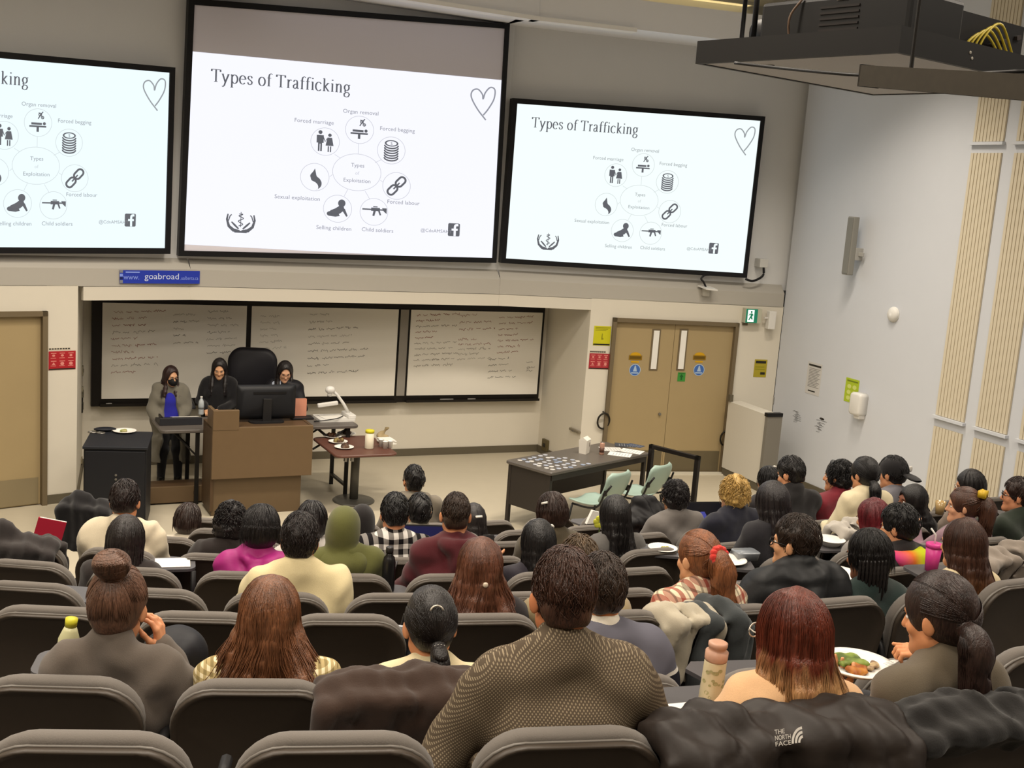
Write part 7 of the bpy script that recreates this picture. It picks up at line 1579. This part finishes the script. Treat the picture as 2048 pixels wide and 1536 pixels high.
# dark round bag next to the bun-haired woman
h, yaw, z, s = rowpos(352, 1300, 'E', .45); F = Field(axis(-.16, .16, .012), axis(-.14, .14, .012), axis(0, .62, .012)); F.ell((0, 0, .48), (.11, .1, .1), None, .03); F.cone((0, 0, .1), (0, 0, .42), .10, .11, .03); F.wrinkle(.006, 30, 3); mb = MB(); mb.add(*F.mesh()); o = thing('backpack', 'rounded dark navy backpack on the seat beside the bun-haired woman', 'backpack', (h[0], h[1], z + .40), yaw); mb.build('bag_body', nylon('#15151b'), o, True); o.scale = (1, 1, .8)
# things on the tablets: each stands on a tablet-high spot of its row
def spot(px, py, row, zoff=.69):
    R, z = ROWS[row]; P = pz(px, py, z + zoff); P[2] = z + zoff; return P
def tabletop(P, label, rz=0., s=(.3, .24)):
    o = thing('writing_tablet', label, 'tablet arm', (P[0], P[1], P[2]-.018), rz); mb = MB(); mb.rings([[(x, y, q) for x, y in rrect(s[0], s[1], .05, 4)] for q in (0, .016)]); mb.build('board', TABM, o); mb = MB(); mb.tube([(s[0]*.45, -s[1]*.45, -.3), (s[0]*.45, -s[1]*.45, .0)], .015, 8); mb.build('arm_post', DARK, o, True)
    return o
def foodplate(label, px, py, row, foods, zoff=.69, r=.115, tab=None, rz=0.):
    P = spot(px, py, row, zoff); o = plate('white paper plate ' + label, P, 0, r, 'paper plates in the seats')
    for i, (nm, lb, c, dx, dy, rad, fl) in enumerate(foods): lump(nm, lb + ' ' + label, 'food', P + (dx, dy, .006), c, rad, 9, 40 + i + int(px), fl)
    if tab: tabletop(P - (0, 0, .0), tab, rz)
    return P
# plate in the copper-haired woman's hand
hw = RED.o.matrix_basis
def world(P, q): return P.root + rotz(P.yaw) @ np.asarray(q)
W = world(RED, RED.W[1]); Pp = pz(1713, 1338, W[2] + .055); Pp[2] = W[2] + .055
plate('white oval paper plate of salad held by the copper-haired woman', Pp, 0, .125, 'paper plates in the seats', .02)
lump('salad_helping', 'green salad leaves on the plate held by the copper-haired woman', 'food', Pp + (-.02, .02, .008), ('#4a5a1e', '#7a8a3a'), .055, 12, 61, .5); lump('curry_helping', 'orange curry on the plate held by the copper-haired woman', 'food', Pp + (-.01, -.03, .008), ('#8a4a14', '#b5752a'), .05, 10, 62, .45); lump('rice_helping', 'rice and onion on the plate held by the copper-haired woman', 'food', Pp + (.055, .0, .008), ('#b9a27a', '#6a4a34'), .038, 10, 63, .5)
# fork of the turtleneck woman
W = world(PONY, PONY.W[-1]); tip = Pp + (.08, -.02, .03); F0 = W + (rotz(PONY.yaw) @ np.array([.02, .06, .0])); d = tip - F0; o = thing('fork', 'white plastic fork in the hand of the woman in the turtleneck', 'fork', tuple(F0)); mb = MB(); mb.tube([-d*.3, d*.55], [.0045, .004], 6); mb.build('handle', PLASTW, o); mb = MB(); t1 = d/np.linalg.norm(d); sd = np.cross(t1, [0, 0, 1.]); sd /= np.linalg.norm(sd)
mb.add([d*.53 - sd*.004, d*.53 + sd*.004, d*.75 + sd*.011, d*.75 - sd*.011, d*.53 - sd*.004 + (0, 0, .003), d*.53 + sd*.004 + (0, 0, .003), d*.75 + sd*.011 + (0, 0, .003), d*.75 - sd*.011 + (0, 0, .003)], [[0, 1, 2, 3], [7, 6, 5, 4], [0, 4, 5, 1], [1, 5, 6, 2], [2, 6, 7, 3], [3, 7, 4, 0]])
for k in (-1, 0, 1): mb.tube([d*.74 + sd*.008*k, d*.95 + sd*.008*k], [.0025, .0015], 5)
mb.build('tines', PLASTW, o)
# thermos between the copper-haired woman and the plaid woman
P = spot(1418, 1412, 'F', .70); th = math.radians(0); lean = roty(.03)
o = bottle('thermos', 'tall cream thermos with a pink-beige cap and printed dots beside the copper-haired woman', P, [(0, 0), (.036, 0), (.039, .008), (.037, .20), (.0355, .205), (0, .205)], plain('thermos_cream', '#c9bb98', .35, 0, .4), [(0, .206), (.037, .206), (.038, .212), (.038, .245), (.030, .249), (.029, .262), (.032, .266), (.032, .282), (.026, .286), (.0, .28)], plain('thermos_cap', '#b98f78', .4), 28, 'flask', lean); o.scale = (.93, .93, .74)
mb = MB(); rg = np.random.default_rng(2)
for i in range(16):
    a = -PI/2 + rg.uniform(-1.3, 1.3); zc = rg.uniform(.03, .18); rr = rg.uniform(.004, .010); mb.add([lean @ np.array([.0385*math.cos(a + rr/.038*math.cos(t)), .0385*math.sin(a + rr/.038*math.cos(t)), zc + rr*math.sin(t)]) for t in np.linspace(0, 2*PI, 10)[:-1]], [list(range(9))])
mb.build('printed_dots', plain('thermos_dots', '#a09a6e', .5), o)
tabletop(P, 'grey writing tablet under the cream thermos', .3, (.26, .3)); Q = spot(1385, 1440, 'F', .70); napkins('crumpled white napkins on the tablet beside the cream thermos', Q, .4, 3, .13)
# drink cup behind the turtleneck woman's fork, plates at the right edge
P = spot(1832, 1352, 'E', .62); o = thing('soup_cup', 'white lidded soup cup with a yellow band in front of the woman in the turtleneck', 'cup', tuple(P)); mb = MB(); mb.lathe([(0, 0), (.042, 0), (.054, .10), (.056, .105), (.0, .105)], 28); mb.build('cup_wall', PLASTW, o, True); mb = MB(); mb.lathe([(.0455, .02), (.0525, .085)], 28); mb.build('band', plain('band_yellow', '#b58f1e', .5), o, True); mb = MB(); mb.lathe([(.0, .104), (.057, .104), (.059, .110), (.057, .117), (.045, .12), (0, .118)], 28); mb.build('lid', PLASTW, o, True); tabletop(P, 'grey writing tablet under the soup cup', .2)
foodplate('at the picture edge beside the woman in the turtleneck', 2040, 1382, 'E', [('fritter', 'golden fritter on the white plate', ('#8a5a1c', '#b57c30'), .01, .01, .06, .9)], .66, tab='grey writing tablet under the plate with the fritter')
foodplate('beside the ginger ponytail', 1455, 1124, 'C', [('bread_roll', 'brown bread roll on the white plate', ('#8a5f2c', '#a8763a'), -.05, .0, .05, .9)], .72, .115, 'grey writing tablet beside the ginger ponytail')
P = spot(1490, 1117, 'C', .72); o = thing('tray_box', 'clear plastic food box on the tablet in front of the man in the padded jacket', 'box', tuple(P), .3); mb = MB(); mb.rings([[(x*s, y*s, q) for x, y in rrect(.15, .11, .02, 4)] for q, s in ((0, .9), (.04, 1.), (.045, 1.04), (.05, 1.))]); mb.build('tray', plain('tray_clear', '#7d8288', .2, 0, .5), o, True)
foodplate('with salad beside the green sweater', 1672, 1152, 'D', [('salad_helping', 'green salad on the white plate', ('#6a742a', '#94963c'), .01, 0, .055, .6), ('curry_helping', 'brown curry on the white plate', ('#7a4a1c', '#9a6a2c'), -.05, .03, .04, .6)], .72, .13, 'grey writing tablet beside the green sweater')
P = spot(1660, 1090, 'B', .68); o = thing('paper_bowl', 'white paper bowl left on the tablet in front of the green sweater', 'bowl', tuple(P)); mb = MB(); mb.lathe([(0, 0), (.06, 0), (.10, .045), (.105, .047), (.098, .043), (.058, .006), (0, .006)], 30); mb.build('bowl_wall', PAPER, o, True); tabletop(P, 'grey writing tablet under the white paper bowl', .3)
foodplate('in front of the cream-jacketed man at the aisle', 1325, 1100, 'B', [('fruit_piece', 'yellow-green fruit on the white plate', ('#8a8a3a', '#a89a4a'), .02, .0, .03, .9)], .70, .1, 'grey writing tablet right of the heap of black coats')
foodplate('under the checked shirt', 745, 1122, 'B', [('cake_slice', 'pale cake on the white plate', ('#b09a6a', '#8a6a44'), -.02, .01, .035, .9)], .72, .095, 'grey writing tablet under the checked shirt')
P = spot(775, 1180, 'C', .60); o = bottle('steel_bottle', 'black steel bottle standing between the olive hijab and the maroon hoodie', P, [(0, 0), (.036, 0), (.037, .01), (.037, .16), (.03, .19), (.018, .205), (.018, .215), (0, .215)], plain('bottle_black', '#141315', .3, .2, .5), [(0, .215), (.021, .215), (.021, .245), (.017, .25), (0, .25)], plain('bottle_cap', '#3a3838', .3, .5)); tabletop(P, 'dark tablet edge under the black steel bottle', 0, (.2, .2))
P = spot(1862, 1140, 'D', .74); o = bottle('pink_tumbler', 'hot pink tumbler with a white straw beside the very long brown hair', P, [(0, 0), (.034, 0), (.043, .13), (0, .13)], plain('tumbler_pink', '#c23a86', .35), [(0, .13), (.045, .13), (.046, .15), (.04, .154), (0, .152)], plain('tumbler_pink', '#c23a86', .35), 24, 'tumbler'); mb = MB(); mb.tube([(.0, 0, .14), (-.0, .0, .20), (-.03, 0, .235)], .005, 6); mb.build('straw', PLASTW, o, True); tabletop(P, 'grey writing tablet under the pink tumbler', .3, (.26, .2))
W = world(CLAW, CLAW.W[-1]); Pc = pz(1880, 1018, W[2] + .02); o = thing('clear_cup', 'clear plastic cup of amber drink held by the woman with the yellow claw clip', 'cup', (Pc[0], Pc[1], W[2]-.02)); mb = MB(); mb.lathe([(0, 0), (.03, 0), (.04, .1), (.038, .1), (.028, .005), (0, .005)], 20); mb.build('cup_wall', plain('cup_amber', '#a58a5c', .15, 0, .5), o, True)
# yellow-capped bottle by the bun-haired woman
P = spot(132, 1322, 'E', .78); o = bottle('juice_bottle', 'pale bottle with a bright yellow cap beside the bun-haired woman', P, [(0, 0), (.033, 0), (.034, .01), (.034, .08), (.024, .11), (.018, .125), (0, .125)], plain('bottle_pale', '#c9c69a', .3, 0, .4), [(0, .124), (.019, .124), (.02, .152), (.0, .154)], plain('cap_lemon', '#c9c234', .4), 20, 'bottle', roty(.12)); tabletop(P, 'grey writing tablet under the yellow-capped bottle', .2, (.2, .2))
# laptops and tablets
def laptop(label, P, yaw, w, h, glow, tilt=.25, body='#26262a'):
    o = thing('laptop', label, 'laptop', tuple(P), yaw); mb = MB(); mb.rings([[(x, y, q) for x, y in rrect(w, h*.9, .012, 3, 0, -h*.45)] for q in (0, .014)]); mb.build('keyboard_deck', plain('laptop_body' + body[1:], body, .4, .2), o)
    R = rotx(-tilt); P_ = [(x, z) for x, z in rrect(w, h, .012, 3, 0, h/2)]; mb = MB(); mb.rings([[tuple(R @ np.array([x, y, z]) + (0, 0, .014)) for x, z in P_] for y in (0, .008)]); l = mb.build('lid', plain('laptop_body' + body[1:], body, .4, .2), o)
    mb = MB(); mb.add([R @ np.array(p) + (0, 0, .014) for p in ((-w/2+.01, -.0012, .012), (w/2-.01, -.0012, .012), (w/2-.01, -.0012, h-.01), (-w/2+.01, -.0012, h-.01))], [[0, 1, 2, 3]]); mb.build('display', plain('display' + glow[1:], glow, .3, emit=.6), l)
    g = D2(); rg = np.random.default_rng(int(P[0]*100) % 90)
    g.poly(arc2(0, h*.5, h*.16, h*.16, 0, 300, 5), 0); g.build('display_print', plain('display_print', '#3b3f8c', .4, emit=.5), l, lambda x, y, q: tuple(R @ np.array([x, -.002, y]) + (0, 0, .014)))
    return o
P = spot(842, 1112, 'A', .66); laptop('open laptop with a dark blue display between the checked shirt and the maroon hoodie', P, .15, .30, .20, '#14163a')
P = spot(1405, 1062, 'G', .66); laptop('open laptop with a nearly black display in front of the curly blond person', P, .3, .36, .23, '#0d0d14')
P = spot(787, 1325, 'D', .62); o = thing('paper_stack', 'white papers and a dark folder standing in the seat gap next to the cream crew-neck', 'papers', tuple(P), .3); mb = MB(); mb.box((0, 0, .08), (.05, .02, .17), roty(.12)); mb.build('sheets', plain('paper_cool', '#a7a9ae', .6), o); mb = MB(); mb.box((.06, .02, .10), (.09, .015, .2), roty(.2)); mb.build('folder', DARK, o)
P = spot(345, 1126, 'B', .70); o = thing('paper_sheet', 'white paper on the tablet beside the dark jacket', 'paper', tuple(P), .3); mb = MB(); mb.box((0, 0, .002), (.2, .16, .004)); mb.build('sheet', PAPER, o); tabletop(P, 'grey writing tablet under the white paper', .3, (.26, .22))
W = world(BLK, BLK.W[-1]); o = thing('phone', 'dark phone raised by the woman with the sleek black hair', 'phone', tuple(W + (rotz(BLK.yaw) @ np.array([.0, .07, .06]))), BLK.yaw); mb = MB(); mb.box((0, 0, 0), (.075, .009, .15), rotx(-.3)); mb.build('phone_body', DARK, o, bevel=.004)
P = spot(1188, 1047, 'G', .72); o = thing('paper_bag', 'folded white paper wrapper beside the long black hair', 'wrapper', tuple(P), .5); mb = MB(); mb.prism([(-.07, 0), (.07, 0), (.05, .09), (-.02, .11)], lambda x, y, t: (x, .03*t, y)); mb.build('wrap', PAPER, o)
P = spot(1200, 1044, 'G', .80); o = thing('silk_flower', 'small lime yellow flower by the long black hair', 'flower', tuple(P)); mb = MB()
for k in range(6): mb.add(*ball((.03*math.cos(k), .0, .03*math.sin(k*1.047)), (.026, .012, .026), 3))
mb.build('petals', plain('petal_lime', '#b4b438', .6), o, True); mb = MB(); mb.tube([(0, .0, -.09), (0, 0, .0)], .005, 6); mb.build('stem', plain('stem_green', '#4a5a2a', .6), o)
P = spot(98, 1088, 'G', .5); o = thing('red_folder', 'red folder sticking up beside the charcoal jacket', 'folder', tuple(P), .4); mb = MB(); mb.box((0, 0, .09), (.2, .02, .2), roty(.25)); mb.build('cover', plain('folder_red', '#a11d33', .5), o); mb = MB(); mb.box((.005, 0, .09), (.19, .012, .205), roty(.25)); mb.build('pages', PAPER, o)

# ------------------------------------------------------------------ label every seat by who sits in it or near it
ROWNAME = {'F': 'back row', 'E': 'second row from the back', 'D': 'third row from the back', 'C': 'fourth row from the back', 'B': 'fifth row from the back', 'A': 'sixth row from the back', 'G': 'third row from the front', 'H': 'second row from the front', 'I': 'front row'}
ORD = ['first', 'second', 'third', 'fourth', 'fifth', 'sixth', 'seventh', 'eighth', 'ninth', 'tenth', 'eleventh', 'twelfth', 'thirteenth', 'fourteenth', 'fifteenth', 'sixteenth', 'seventeenth', 'eighteenth', 'nineteenth', 'twentieth']
for k in SEATREF:
    cs = sorted([c for c in CHAIRS if c['row'] == k], key=lambda c: c['x']); used = {}
    for P in COL_PEOPLE:
        if getattr(P, 'row', None) == k and cs:
            c = min(cs, key=lambda c: abs(c['s'] - P.s*c['R']/(c['R']-.22))); used[id(c)] = P
    for i, c in enumerate(cs):
        c['o']['label'] = ('occupied' if id(c) in used else 'empty') + f" dark chair, {ORD[min(i, 19)]} from the aisle end of the {ROWNAME[k]}"
